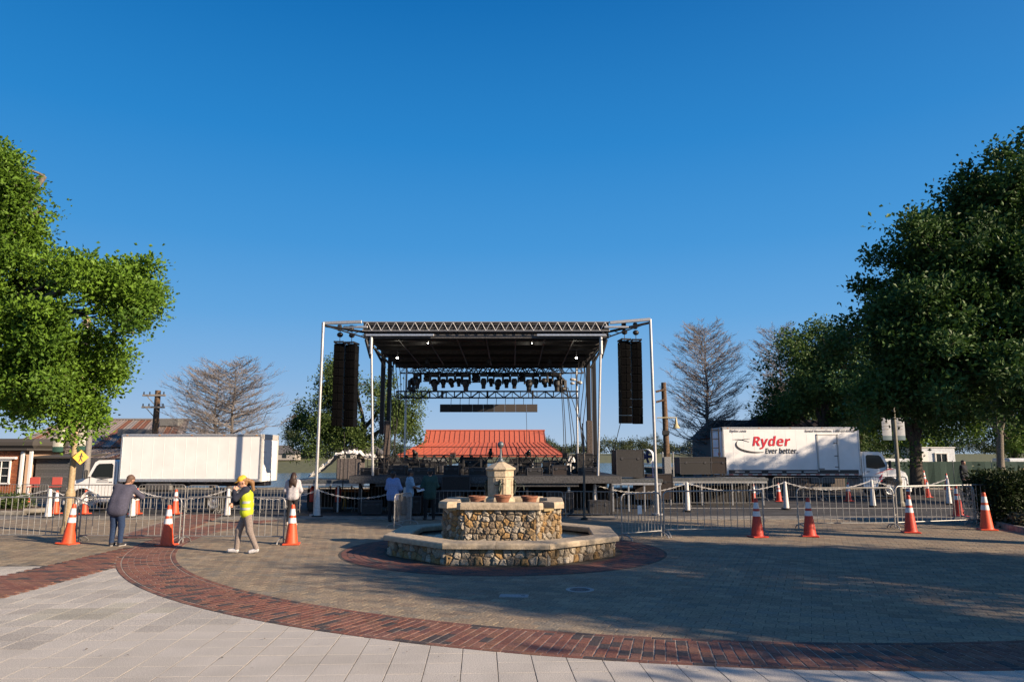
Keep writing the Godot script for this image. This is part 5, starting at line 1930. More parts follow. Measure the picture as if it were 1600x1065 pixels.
	for e in [["red gas bottle under the platform's left end, beside the silver pole", -6.72, -29.0], ["red gas bottle under the platform, behind the girl in white", -7.75, -29.2]]:
		o = thing("gas_bottle", e[0], "gas bottle", v3(e[1], 0.35, e[2]), 0.0, "red bottles under the platform")
		k = MB.new()
		k.lathe([Vector2(0, 0), Vector2(0.11, 0.0), Vector2(0.12, 0.05), Vector2(0.12, 0.5), Vector2(0.06, 0.6), Vector2(0.03, 0.62), Vector2(0, 0.62)], 14)
		put("body", k, mat("bottle red", 0.42, 0.03, 0.02, 0.4), o)
		k = MB.new()
		k.bbox(v3(0, 0.66, 0), v3(0.06, 0.1, 0.06), 0.01)
		put("valve", k, M["black plastic"], o)
		k = MB.new()
		k.bbox(v3(0, -0.18, 0), v3(0.3, 0.34, 0.3), 0.02)
		put("stand", k, M["black metal"], o)
	# stage fan with a blue white cowl by the right crate
	o = thing("drum_fan", "round blue and white drum fan on a stand right of the big crate", "fan", v3(5.45, 1.22, -30.2), -0.5)
	k = MB.new()
	k.lathe([Vector2(0.29, -0.14), Vector2(0.31, -0.14), Vector2(0.31, 0.14), Vector2(0.29, 0.14), Vector2(0.28, 0.0), Vector2(0.29, -0.14)], 24, Transform3D(Basis(Vector3.RIGHT, PI / 2), v3(0, 0.85, 0)))
	put("cowl", k, mat("fan white", 0.6, 0.63, 0.68, 0.5), o)
	k = MB.new()
	k.lathe([Vector2(0.0, -0.05), Vector2(0.07, -0.05), Vector2(0.07, 0.08), Vector2(0.0, 0.1)], 14, Transform3D(Basis(Vector3.RIGHT, PI / 2), v3(0, 0.85, 0)))
	for i in 5:
		var a := TAU * i / 5
		k.box(v3(cos(a) * 0.16, 0.85 + sin(a) * 0.16, 0), v3(0.2, 0.12, 0.015), Basis(Vector3.BACK, a) * Basis(Vector3.RIGHT, 0.5))
	put("blade", k, mat("fan blue", 0.02, 0.04, 0.16, 0.5), o)
	k = MB.new()
	for x in [-0.25, 0.25]:
		k.tube([v3(x, 0.85, 0), v3(x, 0.05, 0)], 0.02, 6)
	k.tube([v3(-0.3, 0.04, 0), v3(0.3, 0.04, 0)], 0.025, 6)
	put("stand", k, M["fan blue"], o)
	# thin tall pole in front of the stage and a dark pole under the left speakers
	o = thing("thin_post", "thin weathered post before the stage, right of the fountain drum", "post", v3(2.42, 0, -25.2))
	k = MB.new()
	k.tube([v3(0, 0, 0), v3(0.02, 2.3, 0), v3(-0.02, 3.2, 0)], [0.045, 0.035, 0.02], 8)
	put("pole", k, mat("post weathered", 0.2, 0.17, 0.14, 0.8, 0, [0.5, 1.0, 0.4]), o)
	k = MB.new()
	k.lathe([Vector2(0.12, 0), Vector2(0.12, 0.04), Vector2(0.05, 0.08)], 10)
	put("base", k, M["rubber"], o)
	o = thing("tie_cable", "dark cable running from the left loudspeakers down to the platform", "cable", v3(-6.22, 0, -27.2))
	k = MB.new()
	k.tube([v3(0, 3.15, -0.2), v3(0.03, 2.2, -0.3), v3(-0.02, 0.9, -0.4)], [0.012, 0.014, 0.02], 6)
	put("cable", k, M["rubber"], o)
	o = thing("tie_cable", "dark cable slanting from the right loudspeakers down to the big crate", "cable", v3(4.0, 0, -27.2))
	k = MB.new()
	k.tube([v3(0.02, 3.3, -0.2), v3(-0.1, 2.7, -0.5), v3(-0.22, 2.2, -0.9)], 0.014, 6)
	put("cable", k, M["rubber"], o)
	# white plastic heap at the foot of the right post
	o = thing("plastic_wrap", "white plastic wrap bunched at the foot of the right rear stage post", "plastic sheet", v3(2.62, 1.4, -33.0))
	k = MB.new()
	for i in 26:
		var a := rng.randf_range(-0.35, 0.35)
		var t0 := v3(a * 0.2, 0.72 + rng.randf_range(-0.1, 0.12), rng.randf_range(-0.1, 0.1))
		k.tri(t0, v3(a - 0.09, 0.02, rng.randf_range(-0.15, 0.2)), v3(a + 0.09, 0.02, rng.randf_range(-0.15, 0.2)))
	put("sheet", k, M["sheet plastic"], o)

# a sloping roof face from the eave a-b up to the ridge d-c, cut into n metal sheets with raised seams
func metal_roof(parent: Node, a: Vector3, b: Vector3, c: Vector3, d: Vector3, n: int, mats: Array, seam: Material, called := "roof_sheet", ribs := 0) -> void:
	var up := (b - a).cross(d - a).normalized()
	for i in n:
		var t0 := float(i) / n
		var t1 := float(i + 1) / n
		var k := MB.new()
		var p := a.lerp(b, t0); var q := a.lerp(b, t1); var r := d.lerp(c, t1); var s := d.lerp(c, t0)
		var lo := up * -0.05
		k.quad(p, q, r, s)
		k.quad(p + lo, q + lo, q, p)
		k.quad(s + lo, p + lo, p, s)
		k.quad(q + lo, r + lo, r, q)
		for j in ribs:
			var u := (j + 0.5) / ribs
			var pa := p.lerp(q, u)
			var pb := s.lerp(r, u)
			var w := (q - p).normalized() * 0.035
			k.quad(pa - w, pa + up * 0.03, pb + up * 0.03, pb - w)
			k.quad(pa + up * 0.03, pa + w, pb + w, pb + up * 0.03)
		put(called, k, mats[rng.randi() % mats.size()], parent)
	var sm := MB.new()
	for i in n + 1:
		var t := float(i) / n
		var p := a.lerp(b, t) + up * 0.02
		var q := d.lerp(c, t) + up * 0.02
		var w := (b - a).normalized()
		var y := (q - p).normalized()
		sm.box((p + q) * 0.5, v3(0.035, (q - p).length(), 0.05), Basis(w, y, w.cross(y)))
	put("roof_seam", sm, seam, parent)

func window_part(parent: Node, p: Vector3, w: float, h: float, frame: Material, nx: int, ny: int) -> void:
	var k := MB.new()
	for e in [[0, h * 0.5, w + 0.12, 0.09], [0, -h * 0.5, w + 0.16, 0.1], [-w * 0.5, 0, 0.09, h], [w * 0.5, 0, 0.09, h]]:
		k.bbox(p + v3(e[0], e[1], 0.05), v3(e[2], e[3], 0.1), 0.01)
	for i in range(1, nx):
		k.bbox(p + v3(-w * 0.5 + w * i / nx, 0, 0.04), v3(0.04, h, 0.05), 0.006)
	for j in range(1, ny):
		k.bbox(p + v3(0, -h * 0.5 + h * j / ny, 0.042), v3(w, 0.04, 0.05), 0.006)
	var f := put("window", k, frame, parent)
	k = MB.new()
	k.bbox(p + v3(0, 0, 0.012), v3(w, h, 0.02), 0.003)
	put("pane", k, M["glass dark"], f)

func buildings() -> void:
	var wt := mat("trim white", 0.66, 0.65, 0.62, 0.6)
	# metal roofed shop behind the plain truck
	var o := thing("shop_building", "low shop with a rusty corrugated metal roof behind the plain white truck", "building", v3(-29, 0, -52))
	var rm := []
	for t in [[0.34, 0.28, 0.25], [0.40, 0.34, 0.31], [0.30, 0.22, 0.18], [0.43, 0.39, 0.37], [0.36, 0.33, 0.31], [0.30, 0.13, 0.075], [0.26, 0.24, 0.24]]:
		rm.append(mat("roof tin %d" % rm.size(), t[0], t[1], t[2], 0.6, 0.2, [0.6, 1.0, 1.6, 0.03]))
	var seam := mat("roof seam", 0.24, 0.2, 0.18, 0.6, 0.2)
	metal_roof(o, v3(-6.2, 2.72, 0.4), v3(6.0, 2.72, 0.4), v3(4.4, 4.8, -4.3), v3(-4.9, 4.8, -4.3), 20, rm, seam, "roof_sheet", 1)
	metal_roof(o, v3(-7.4, 1.95, 3.0), v3(6.0, 1.95, 3.0), v3(6.0, 2.6, 0.5), v3(-4.5, 2.6, 0.5), 22, rm.slice(2), seam, "porch_sheet", 1)
	var k := MB.new()
	k.bbox(v3(-0.2, 4.85, -4.35), v3(9.4, 0.14, 0.3), 0.02)
	put("ridge_cap", k, M["roof tin 4"], o)
	k = MB.new()
	k.bbox(v3(0, 1.4, -2.0), v3(11.4, 2.8, 4.0), 0.02)
	put("wall", k, mat("shop dark blue", 0.03, 0.035, 0.05, 0.85, 0, [0.6, 1.0, 1.5]), o)
	k = MB.new()
	k.bbox(v3(-0.5, 1.9, 3.02), v3(13.4, 0.16, 0.06), 0.01)
	put("fascia", k, mat("fascia brown", 0.10, 0.075, 0.065, 0.8), o)
	for x in [-6.9, -4.2, -1.6, 1.0, 3.6, 5.8]:
		k = MB.new()
		k.bbox(v3(x, 0.93, 2.85), v3(0.15, 1.86, 0.15), 0.01)
		put("porch_post", k, mat("post slate", 0.09, 0.11, 0.13, 0.7), o)
	for x in [-4.6, -2.0, 0.6, 3.2]:
		window_part(o, v3(x, 1.35, 0.02), 1.5, 1.3, M["post slate"], 2, 2)
	k = MB.new()
	k.bbox(v3(-3.2, 1.0, 0.04), v3(0.8, 1.9, 0.06), 0.01)
	put("door", k, mat("door red brown", 0.12, 0.05, 0.04, 0.6), o)
	k = MB.new()
	k.bbox(v3(1.9, 3.75, -1.2), v3(2.0, 0.5, 0.9), 0.03)
	k.bbox(v3(3.5, 4.55, -3.4), v3(1.4, 0.55, 1.0), 0.03)
	put("rooftop_unit", k, mat("unit grey", 0.2, 0.2, 0.19, 0.7, 0, [0.7, 1, 0.8]), o)
	# dark boarded side wall between the shops
	o = thing("boarded_shed", "grey boarded shed with a sloping roof between brick shop and cafe", "shed", v3(-26.6, 0, -43.5))
	for i in 12:
		k = MB.new()
		k.bbox(v3(0, 0.1 + i * 0.16, 0.02 + 0.006 * (i % 2)), v3(2.3, 0.155, 0.03), 0.006)
		put("board", k, mat("shed board %d" % (i % 3), [0.13, 0.11, 0.15][i % 3], [0.13, 0.115, 0.15][i % 3], [0.14, 0.12, 0.155][i % 3], 0.85, 0, [0.6, 1.0, 0.8]), o)
	k = MB.new()
	k.bbox(v3(0, 1.0, -1.5), v3(2.2, 1.96, 2.9), 0.02)
	put("wall", k, M["shop dark blue"], o)
	k = MB.new()
	k.bbox(v3(0, 2.1, -1.3), v3(2.6, 0.12, 3.4), 0.02, Basis(Vector3.RIGHT, 0.06))
	put("roof", k, mat("shed roof", 0.05, 0.045, 0.04, 0.9), o)
	# brick shop at the left edge
	o = thing("brick_shop", "orange brick shop with white window and white corner boards at the left edge", "building", v3(-30.4, 0, -42.5))
	k = MB.new()
	k.bbox(v3(0, 1.2, -2.0), v3(4.9, 2.4, 4.0), 0.01)
	var w := put("wall", k, mat("brick joint pale", 0.30, 0.2, 0.14, 0.9), o)
	var bms := []
	for t in [[0.36, 0.115, 0.045], [0.42, 0.14, 0.055], [0.32, 0.10, 0.045]]:
		bms.append(mat("shop brick %d" % bms.size(), t[0], t[1], t[2], 0.85, 0, [0.7, 1.0, 0.8]))
	var bm := MB.new()
	for j in 24:
		for i in 22:
			bm.col = (bms[rng.randi() % 3] as StandardMaterial3D).albedo_color.srgb_to_linear()
			bm.bbox(v3(-2.4 + (i + 0.5 + 0.5 * (j % 2)) * 0.213, 0.06 + j * 0.098, 0.012), v3(0.2, 0.086, 0.03), 0.005)
	var bmat := mat("shop bricks", 1, 1, 1, 0.85, 0, [0.75, 1.0, 0.8])
	bmat.vertex_color_use_as_albedo = true
	put("bricks", bm, bmat, w).set_meta("kind", "stuff")
	window_part(o, v3(1.35, 1.2, 0.03), 1.0, 1.3, wt, 2, 3)
	k = MB.new()
	k.bbox(v3(1.35, 1.98, 0.12), v3(1.7, 0.14, 0.2), 0.02)
	put("window_hood", k, wt, o)
	for x in [2.5, 2.98]:
		k = MB.new()
		k.bbox(v3(x, 1.18, 0.05), v3(0.16, 2.36, 0.14), 0.01)
		put("corner_board", k, wt, o)
	k = MB.new()
	k.bbox(v3(0.1, 2.46, -1.9), v3(5.7, 0.12, 4.6), 0.02)
	k.bbox(v3(0.1, 2.8, -2.4), v3(5.2, 0.6, 3.4), 0.2)
	put("roof", k, M["shed roof"], o)
	for e in [["red metal cafe chair before the shaded shop, left of the other", -25.9], ["red metal cafe chair before the shaded shop, right of the other", -24.7]]:
		var c := thing("cafe_chair", e[0], "chair", v3(e[1], 0, -40.5), 0.3, "red cafe chairs")
		var red := mat("chair red", 0.34, 0.06, 0.045, 0.5)
		k = MB.new()
		k.bbox(v3(0, 0.46, 0), v3(0.5, 0.05, 0.5), 0.015)
		put("seat", k, red, c)
		k = MB.new()
		k.bbox(v3(0, 0.75, -0.24), v3(0.5, 0.42, 0.06), 0.03)
		put("backrest", k, red, c)
		for x in [-0.21, 0.21]:
			for z in [-0.2, 0.2]:
				k = MB.new()
				k.tube([v3(x, 0.44, z), v3(x * 1.1, 0, z * 1.1)], 0.018, 6)
				put("leg", k, M["black metal"], c)
	# pavilion on the water with the orange roof
	o = thing("lake_pavilion", "pavilion with a flared orange metal roof seen through the stage", "pavilion", v3(-2.4, 0, -60))
	var om := []
	for t in [[0.49, 0.125, 0.072], [0.505, 0.13, 0.075], [0.475, 0.12, 0.07]]:
		om.append(mat("orange roof %d" % om.size(), t[0], t[1], t[2], 0.55, 0, [0.85, 1.0, 2.0]))
	var os := mat("orange seam", 0.36, 0.08, 0.045, 0.6)
	var ev := 2.13
	var bk := 3.2
	var rg := 4.25
	metal_roof(o, v3(-6.9, ev, 0), v3(6.65, ev, 0), v3(5.2, bk, -2.0), v3(-4.95, bk, -2.0), 30, om, os)
	metal_roof(o, v3(-4.95, bk, -2.0), v3(5.2, bk, -2.0), v3(5.15, rg, -3.2), v3(-4.9, rg, -3.2), 24, om, os)
	metal_roof(o, v3(6.65, ev, 0), v3(6.65, ev, -8), v3(5.2, bk, -5.5), v3(5.2, bk, -2.0), 14, om, os)
	metal_roof(o, v3(-6.9, ev, -8), v3(-6.9, ev, 0), v3(-4.95, bk, -2.0), v3(-4.95, bk, -5.5), 14, om, os)
	metal_roof(o, v3(6.65, ev, -8), v3(-6.9, ev, -8), v3(-4.95, bk, -5.5), v3(5.2, bk, -5.5), 14, om, os)
	k = MB.new()
	k.tri(v3(5.2, bk, -2), v3(5.2, bk, -5.5), v3(5.15, rg, -3.2))
	k.tri(v3(-4.95, bk, -5.5), v3(-4.95, bk, -2), v3(-4.9, rg, -3.2))
	k.quad(v3(5.2, bk, -5.5), v3(-4.95, bk, -5.5), v3(-4.9, rg, -3.2), v3(5.15, rg, -3.2))
	k.bbox(v3(0.12, rg, -3.2), v3(10.2, 0.12, 0.2), 0.03)
	k.bbox(v3(-0.12, ev - 0.06, 0.02), v3(13.6, 0.14, 0.1), 0.02)
	put("roof_trim", k, om[0], o)
	k = MB.new()
	k.box(v3(-0.1, 0.1, -4), v3(13.2, 0.3, 7.6))
	put("floor", k, M["case brown"], o)
	for x in [-6.3, -3.2, 0, 3.1, 6.1]:
		for z in [-0.6, -7.4]:
			k = MB.new()
			k.bbox(v3(x, 0.6, z), v3(0.22, 3.1, 0.22), 0.02)
			put("post", k, mat("pavilion post", 0.3, 0.29, 0.27, 0.7), o)
	# dark roofed house behind the lettered truck
	o = thing("dark_roof_house", "house with a dark brown shingle roof behind the lettered truck", "house", v3(16.6, 0, -46))
	var sh := []
	for t in [[0.035, 0.022, 0.02], [0.045, 0.028, 0.025], [0.03, 0.02, 0.019]]:
		sh.append(mat("dark shingle %d" % sh.size(), t[0], t[1], t[2], 0.85, 0, [0.5, 1.0, 0.7]))
	metal_roof(o, v3(-4.3, 3.2, 0), v3(4.5, 3.2, 0), v3(3.6, 4.4, -2.2), v3(-3.5, 4.4, -2.2), 12, sh, sh[2], "roof_strip")
	k = MB.new()
	k.bbox(v3(0, 1.6, -3), v3(8.2, 3.2, 5), 0.02)
	put("wall", k, mat("house taupe", 0.10, 0.085, 0.075, 0.85), o)
	k = MB.new()
	k.bbox(v3(0.5, 4.38, -2.2), v3(2.6, 0.5, 1.2), 0.03)
	put("roof_box", k, sh[1], o)
	k = MB.new()
	k.quad(v3(-4.3, 3.2, -5.6), v3(-4.3, 3.2, 0), v3(-3.5, 4.4, -2.2), v3(-3.5, 4.4, -3.4))
	k.quad(v3(4.5, 3.2, 0), v3(4.5, 3.2, -5.6), v3(3.6, 4.4, -3.4), v3(3.6, 4.4, -2.2))
	k.quad(v3(4.5, 3.2, -5.6), v3(-4.3, 3.2, -5.6), v3(-3.5, 4.4, -3.4), v3(3.6, 4.4, -3.4))
	k.quad(v3(-3.5, 4.4, -2.2), v3(3.6, 4.4, -2.2), v3(3.6, 4.4, -3.4), v3(-3.5, 4.4, -3.4))
	put("roof", k, sh[0], o)
	# screen fence, trailer and low van roofs on the right
	o = thing("screen_fence", "long fence covered in dark green cloth across the right background", "fence", v3(30, 0, -50.5))
	var gc := mat("fence cloth", 0.018, 0.06, 0.048, 0.85, 0, [0.6, 1.0, 1.4, 0.03])
	for i in 9:
		k = MB.new()
		var x0 := -10.5 + i * 2.6
		for j in 6:
			var a := x0 + j * 2.55 / 6
			var b := x0 + (j + 1) * 2.55 / 6
			var za := 0.06 * sin(a * 4.1)
			var zb := 0.06 * sin(b * 4.1)
			k.quad(v3(a, 0.02, za), v3(b, 0.02, zb), v3(b, 1.72, zb * 0.4), v3(a, 1.72, za * 0.4))
		put("cloth_panel", k, gc, o)
		k = MB.new()
		k.tube([v3(x0, 0, -0.08), v3(x0, 1.8, -0.08)], 0.03, 6)
		put("post", k, M["galvanised steel"], o)
	o = thing("office_trailer", "small white site trailer with a dark window behind the green screen fence", "trailer", v3(32.5, 0, -57.0), 0.0)
	k = MB.new()
	k.bbox(v3(0, 1.7, -1.2), v3(2.9, 2.0, 2.4), 0.05)
	put("body", k, mat("trailer white", 0.62, 0.66, 0.7, 0.5, 0, [0.85, 1, 2.0]), o)
	k = MB.new()
	k.bbox(v3(0, 2.73, -1.2), v3(3.0, 0.08, 2.5), 0.02)
	put("roof", k, wt, o)
	window_part(o, v3(0.35, 1.95, 0.0), 0.9, 0.7, wt, 2, 1)
	k = MB.new()
	k.bbox(v3(-0.95, 1.65, 0.012), v3(0.6, 1.5, 0.03), 0.01)
	put("door", k, wt, o)
	for x in [-0.8, 0.8]:
		wheel(o, v3(x, 0.4, -0.2), 0.4, 0.25, M["aluminium"])
	for e in [["low white van roof behind the green fence, right of the site trailer", 38.5, 3.0, 1.95], ["long white low trailer behind the green fence, left of the site trailer", 27.8, 5.0, 1.9]]:
		o = thing("parked_trailer", e[0], "trailer", v3(e[1], 0, -55.5))
		k = MB.new()
		k.bbox(v3(0, 1.2, -1), v3(e[2], e[3] - 0.5, 2), 0.1)
		put("body", k, M["trailer white"], o)
		k = MB.new()
		k.bbox(v3(0, e[3] - 0.45, 0.01), v3(e[2] * 0.8, 0.25, 0.04), 0.02)
		put("window_band", k, M["glass dark"], o)
		for x in [-0.35, 0.35]:
			wheel(o, v3(x * e[2], 0.36, -0.15), 0.36, 0.25, M["aluminium"])
	# rope posts beyond the hedge
	o = thing("rope_post", "wooden post with a rope beyond the hedge at the right edge", "post", v3(28.0, 0, -41.0))
	k = MB.new()
	k.lathe([Vector2(0.17, 0), Vector2(0.17, 1.1), Vector2(0.12, 1.15), Vector2(0.19, 1.28), Vector2(0.13, 1.42), Vector2(0, 1.45)], 12)
	put("post", k, mat("post tan", 0.32, 0.22, 0.12, 0.8, 0, [0.7, 1, 0.6]), o)
	k = MB.new()
	k.tube([v3(0.1, 1.1, 0), v3(1.0, 0.8, 0.2), v3(2.4, 1.0, 0.6)], 0.04, 6)
	put("rope", k, M["post tan"], o)
	# far shore
	var shore := MB.new()
	var g1 := [[-300, -150, -40, -200], [-40, -150, 20, -235]]
	shore.join(shore_piece(-420.0, -22.0, -128.0, -210.0, 1.3))
	struct("far_bank", shore, mat("bank grass", 0.15, 0.155, 0.05, 0.95, 0, [0.55, 1.0, 14.0]))
	shore = MB.new()
	shore.join(shore_piece(-60.0, 900.0, -330.0, -480.0, 3.4))
	struct("far_bank", shore, mat("bank grass pale", 0.17, 0.18, 0.07, 0.95, 0, [0.55, 1.0, 24.0]))
	for e in [["far grey roofed house on the left shore under the middle tree", -66.0, -205.0, 14.0], ["far brown roofed house on the left shore beside the stage crate", -43.0, -215.0, 12.0], ["far pale house on the left shore near the white truck's tail", -84.0, -212.0, 12.0]]:
		o = thing("far_house", e[0], "house", v3(e[1], 1.0, e[2]))
		k = MB.new()
		k.box(v3(0, 0.9, 0), v3(e[3], 1.8, 6))
		put("wall", k, mat("far wall", 0.33, 0.3, 0.27, 0.9), o)
		k = MB.new()
		var hw: float = e[3] * 0.5 + 0.5
		k.quad(v3(-hw, 1.7, 3.4), v3(hw, 1.7, 3.4), v3(hw - 3, 4.0, 0), v3(-hw + 3, 4.0, 0))
		k.quad(v3(hw, 1.7, -3.4), v3(-hw, 1.7, -3.4), v3(-hw + 3, 4.0, 0), v3(hw - 3, 4.0, 0))
		k.tri(v3(hw, 1.7, 3.4), v3(hw, 1.7, -3.4), v3(hw - 3, 4.0, 0))
		k.tri(v3(-hw, 1.7, -3.4), v3(-hw, 1.7, 3.4), v3(-hw + 3, 4.0, 0))
		put("roof", k, mat("far roof", 0.09, 0.085, 0.085, 0.9), o)
		for x in [-0.3, 0.0, 0.3]:
			k = MB.new()
			k.bbox(v3(x * e[3], 1.0, 3.02), v3(1.2, 1.0, 0.06), 0.01)
			put("window", k, M["glass dark"], o)

func shore_piece(x0: float, x1: float, z0: float, z1: float, h: float) -> MB:
	var k := MB.new()
	var f := FastNoiseLite.new()
	f.seed = 3
	f.frequency = 0.012
	var n := 60
	var m := 8
	var at := func(i: int, j: int) -> Vector3:
		var x := lerpf(x0, x1, float(i) / n)
		var t := float(j) / m
		var z := lerpf(z0, z1, t) + f.get_noise_1d(x) * 14.0
		var fade := minf(1.0, minf(i, n - i) / 3.0)
		return v3(x, -1.15 + (h + 1.15) * t * fade + f.get_noise_2d(x, z) * 0.5 * t, z)
	for i in n:
		for j in m:
			k.quad(at.call(i, j), at.call(i + 1, j), at.call(i + 1, j + 1), at.call(i, j + 1))
	for i in n:
		var a: Vector3 = at.call(i, m)
		var b: Vector3 = at.call(i + 1, m)
		k.quad(a, b, b + v3(0, 0, -1200), a + v3(0, 0, -1200))
	return k

var leaf_meshes := {}

# a spray of n small folded leaves round a point
func spray(n: int, reach: float, ll: float, lw: float, seed_: int) -> ArrayMesh:
	var key := [n, reach, ll, lw, seed_]
	if leaf_meshes.has(key):
		return leaf_meshes[key]
	var r := RandomNumberGenerator.new()
	r.seed = seed_
	var k := MB.new()
	for i in n:
		var p := Vector3(r.randfn(), r.randfn() * 0.8, r.randfn()) * reach * 0.5
		var d := (Vector3(r.randfn(), r.randfn() * 0.6 - 0.15, r.randfn()) + p.normalized() * 0.6).normalized()
		var s := d.cross(Vector3(r.randfn(), r.randfn() + 1.2, r.randfn())).normalized()
		var nn := s.cross(d)
		var l := ll * r.randf_range(0.7, 1.25)
		var w := lw * r.randf_range(0.7, 1.25)
		var a := p
		var b := p + d * l * 0.55 + s * w * 0.5 + nn * w * 0.12
		var c := p + d * l - nn * l * 0.1
		var e := p + d * l * 0.55 - s * w * 0.5 + nn * w * 0.12
		k.tri(a, b, c)
		k.tri(a, c, e)
	leaf_meshes[key] = k.mesh()
	return leaf_meshes[key]

func leaf_mat(called: String) -> StandardMaterial3D:
	var m := mat(called, 1, 1, 1, 0.55)
	m.vertex_color_use_as_albedo = true
	m.backlight_enabled = true
	m.backlight = Color(0.62, 0.62, 0.5)
	m.metallic_specular = 0.35
	return m

func scatter(called: String, parent: Node, mesh: ArrayMesh, m: Material, xfs: Array, cols: Array) -> MultiMeshInstance3D:
	var mm := MultiMesh.new()
	mm.transform_format = MultiMesh.TRANSFORM_3D
	mm.use_colors = true
	mm.mesh = mesh
	mm.instance_count = xfs.size()
	for i in xfs.size():
		mm.set_instance_transform(i, xfs[i])
		mm.set_instance_color(i, cols[i])
	var o := MultiMeshInstance3D.new()
	o.name = called
	o.multimesh = mm
	o.material_override = m
	parent.add_child(o, true)
	o.set_meta("kind", "stuff")
	return o

func limb(k: MB, a: Vector3, b: Vector3, r0: float, r1: float, r: RandomNumberGenerator, bend := 0.12, sides := 6) -> Array:
	var pts := [a]
	var rad := [r0]
	var n := 5
	var l := a.distance_to(b)
	for i in range(1, n + 1):
		var t := float(i) / n
		var p := a.lerp(b, t) + v3(0, sin(t * PI) * l * bend, 0)
		if i < n:
			p += v3(r.randfn(), r.randfn(), r.randfn()) * l * 0.035
		pts.append(p)
		rad.append(lerpf(r0, r1, t))
	k.tube(pts, rad, sides, false)
	return pts

# lobes: [centre, radii, clusters]; clusters hang on twigs that grow from the limb of their lobe
func leafy_tree(called: String, label: String, group: String, base: Vector3, fork: float, trunk_r: float, lobes: Array, bark: Material, shade: Color, tip: Color, mesh: ArrayMesh, per: int, cr: float, seed_: int, lm := "leaf tone", droop := 0.0) -> Node3D:
	var r := RandomNumberGenerator.new()
	r.seed = seed_
	var o := thing(called, label, "tree", base, 0.0, group)
	var k := MB.new()
	var top := v3(r.randf_range(-0.3, 0.3), fork, r.randf_range(-0.3, 0.3))
	k.tube([v3(0, -0.1, 0), v3(0, 0.25, 0), v3(top.x * 0.5, fork * 0.55, top.z * 0.5), top], [trunk_r * 1.6, trunk_r * 1.05, trunk_r * 0.9, trunk_r * 0.85], 12, false)
	var xfs := []
	var cols := []
	var gaps := FastNoiseLite.new()
	gaps.seed = seed_
	gaps.frequency = 0.30 / (cr + 0.25)
	gaps.fractal_octaves = 2
	for lb in lobes:
		var c: Vector3 = lb[0] - base
		var rad: Vector3 = lb[1]
		var main := limb(k, top, c, trunk_r * 0.6, trunk_r * 0.18, r, 0.10, 7)
		var made := 0
		for q in lb[2] * 4:
			if made >= lb[2] * 0.72:
				break
			# sprays grow outwards from points in the lobe; a coarse noise leaves holes between them
			var d := Vector3(r.randfn(), r.randfn(), r.randfn()).normalized()
			var f := pow(r.randf(), 0.5) * 1.12
			var p := c + d * rad * f
			if gaps.get_noise_3dv(p + base) < -0.02 + 0.16 * (f - 0.7):
				continue
			made += 1
			var from: Vector3 = main[3 + r.randi() % 3]
			var size := r.randf_range(0.6, 1.35)
			var grow := (d + v3(r.randfn() * 0.5, r.randf_range(-0.25, 0.45), r.randfn() * 0.5)).normalized()
			var l := cr * size * r.randf_range(0.9, 1.9)
			var tip_at := p + grow * l - v3(0, droop * l * 0.5, 0)
			if true:
				limb(k, from, p, trunk_r * 0.12, trunk_r * 0.03, r, 0.06, 4)
			k.tube([p, p.lerp(tip_at, 0.5) + v3(0, 0.06 * l, 0), tip_at], [trunk_r * 0.03, trunk_r * 0.02, trunk_r * 0.008], 3, false)
			var tone := r.randf()
			for i in per:
				var t := pow(r.randf(), 0.8)
				var g := Vector3(r.randfn(), r.randfn() * 0.55, r.randfn()) * cr * size * (0.36 - 0.16 * t)
				if droop > 0.0 and r.randf() < 0.25:
					g.y -= r.randf() * droop
				var b := Basis.from_euler(Vector3(r.randf_range(-0.7, 0.7), r.randf() * TAU, r.randf_range(-0.7, 0.7))).scaled(Vector3.ONE * r.randf_range(0.6, 1.3))
				xfs.append(Transform3D(b, p.lerp(tip_at, t) + v3(0, 0.06 * l * sin(t * PI), 0) + g))
				cols.append(shade.lerp(tip, clampf(tone * 0.6 + r.randf() * 0.5, 0, 1)))
	put("trunk", k, bark, o)
	scatter("crown", o, mesh, leaf_mat(lm), xfs, cols)
	return o

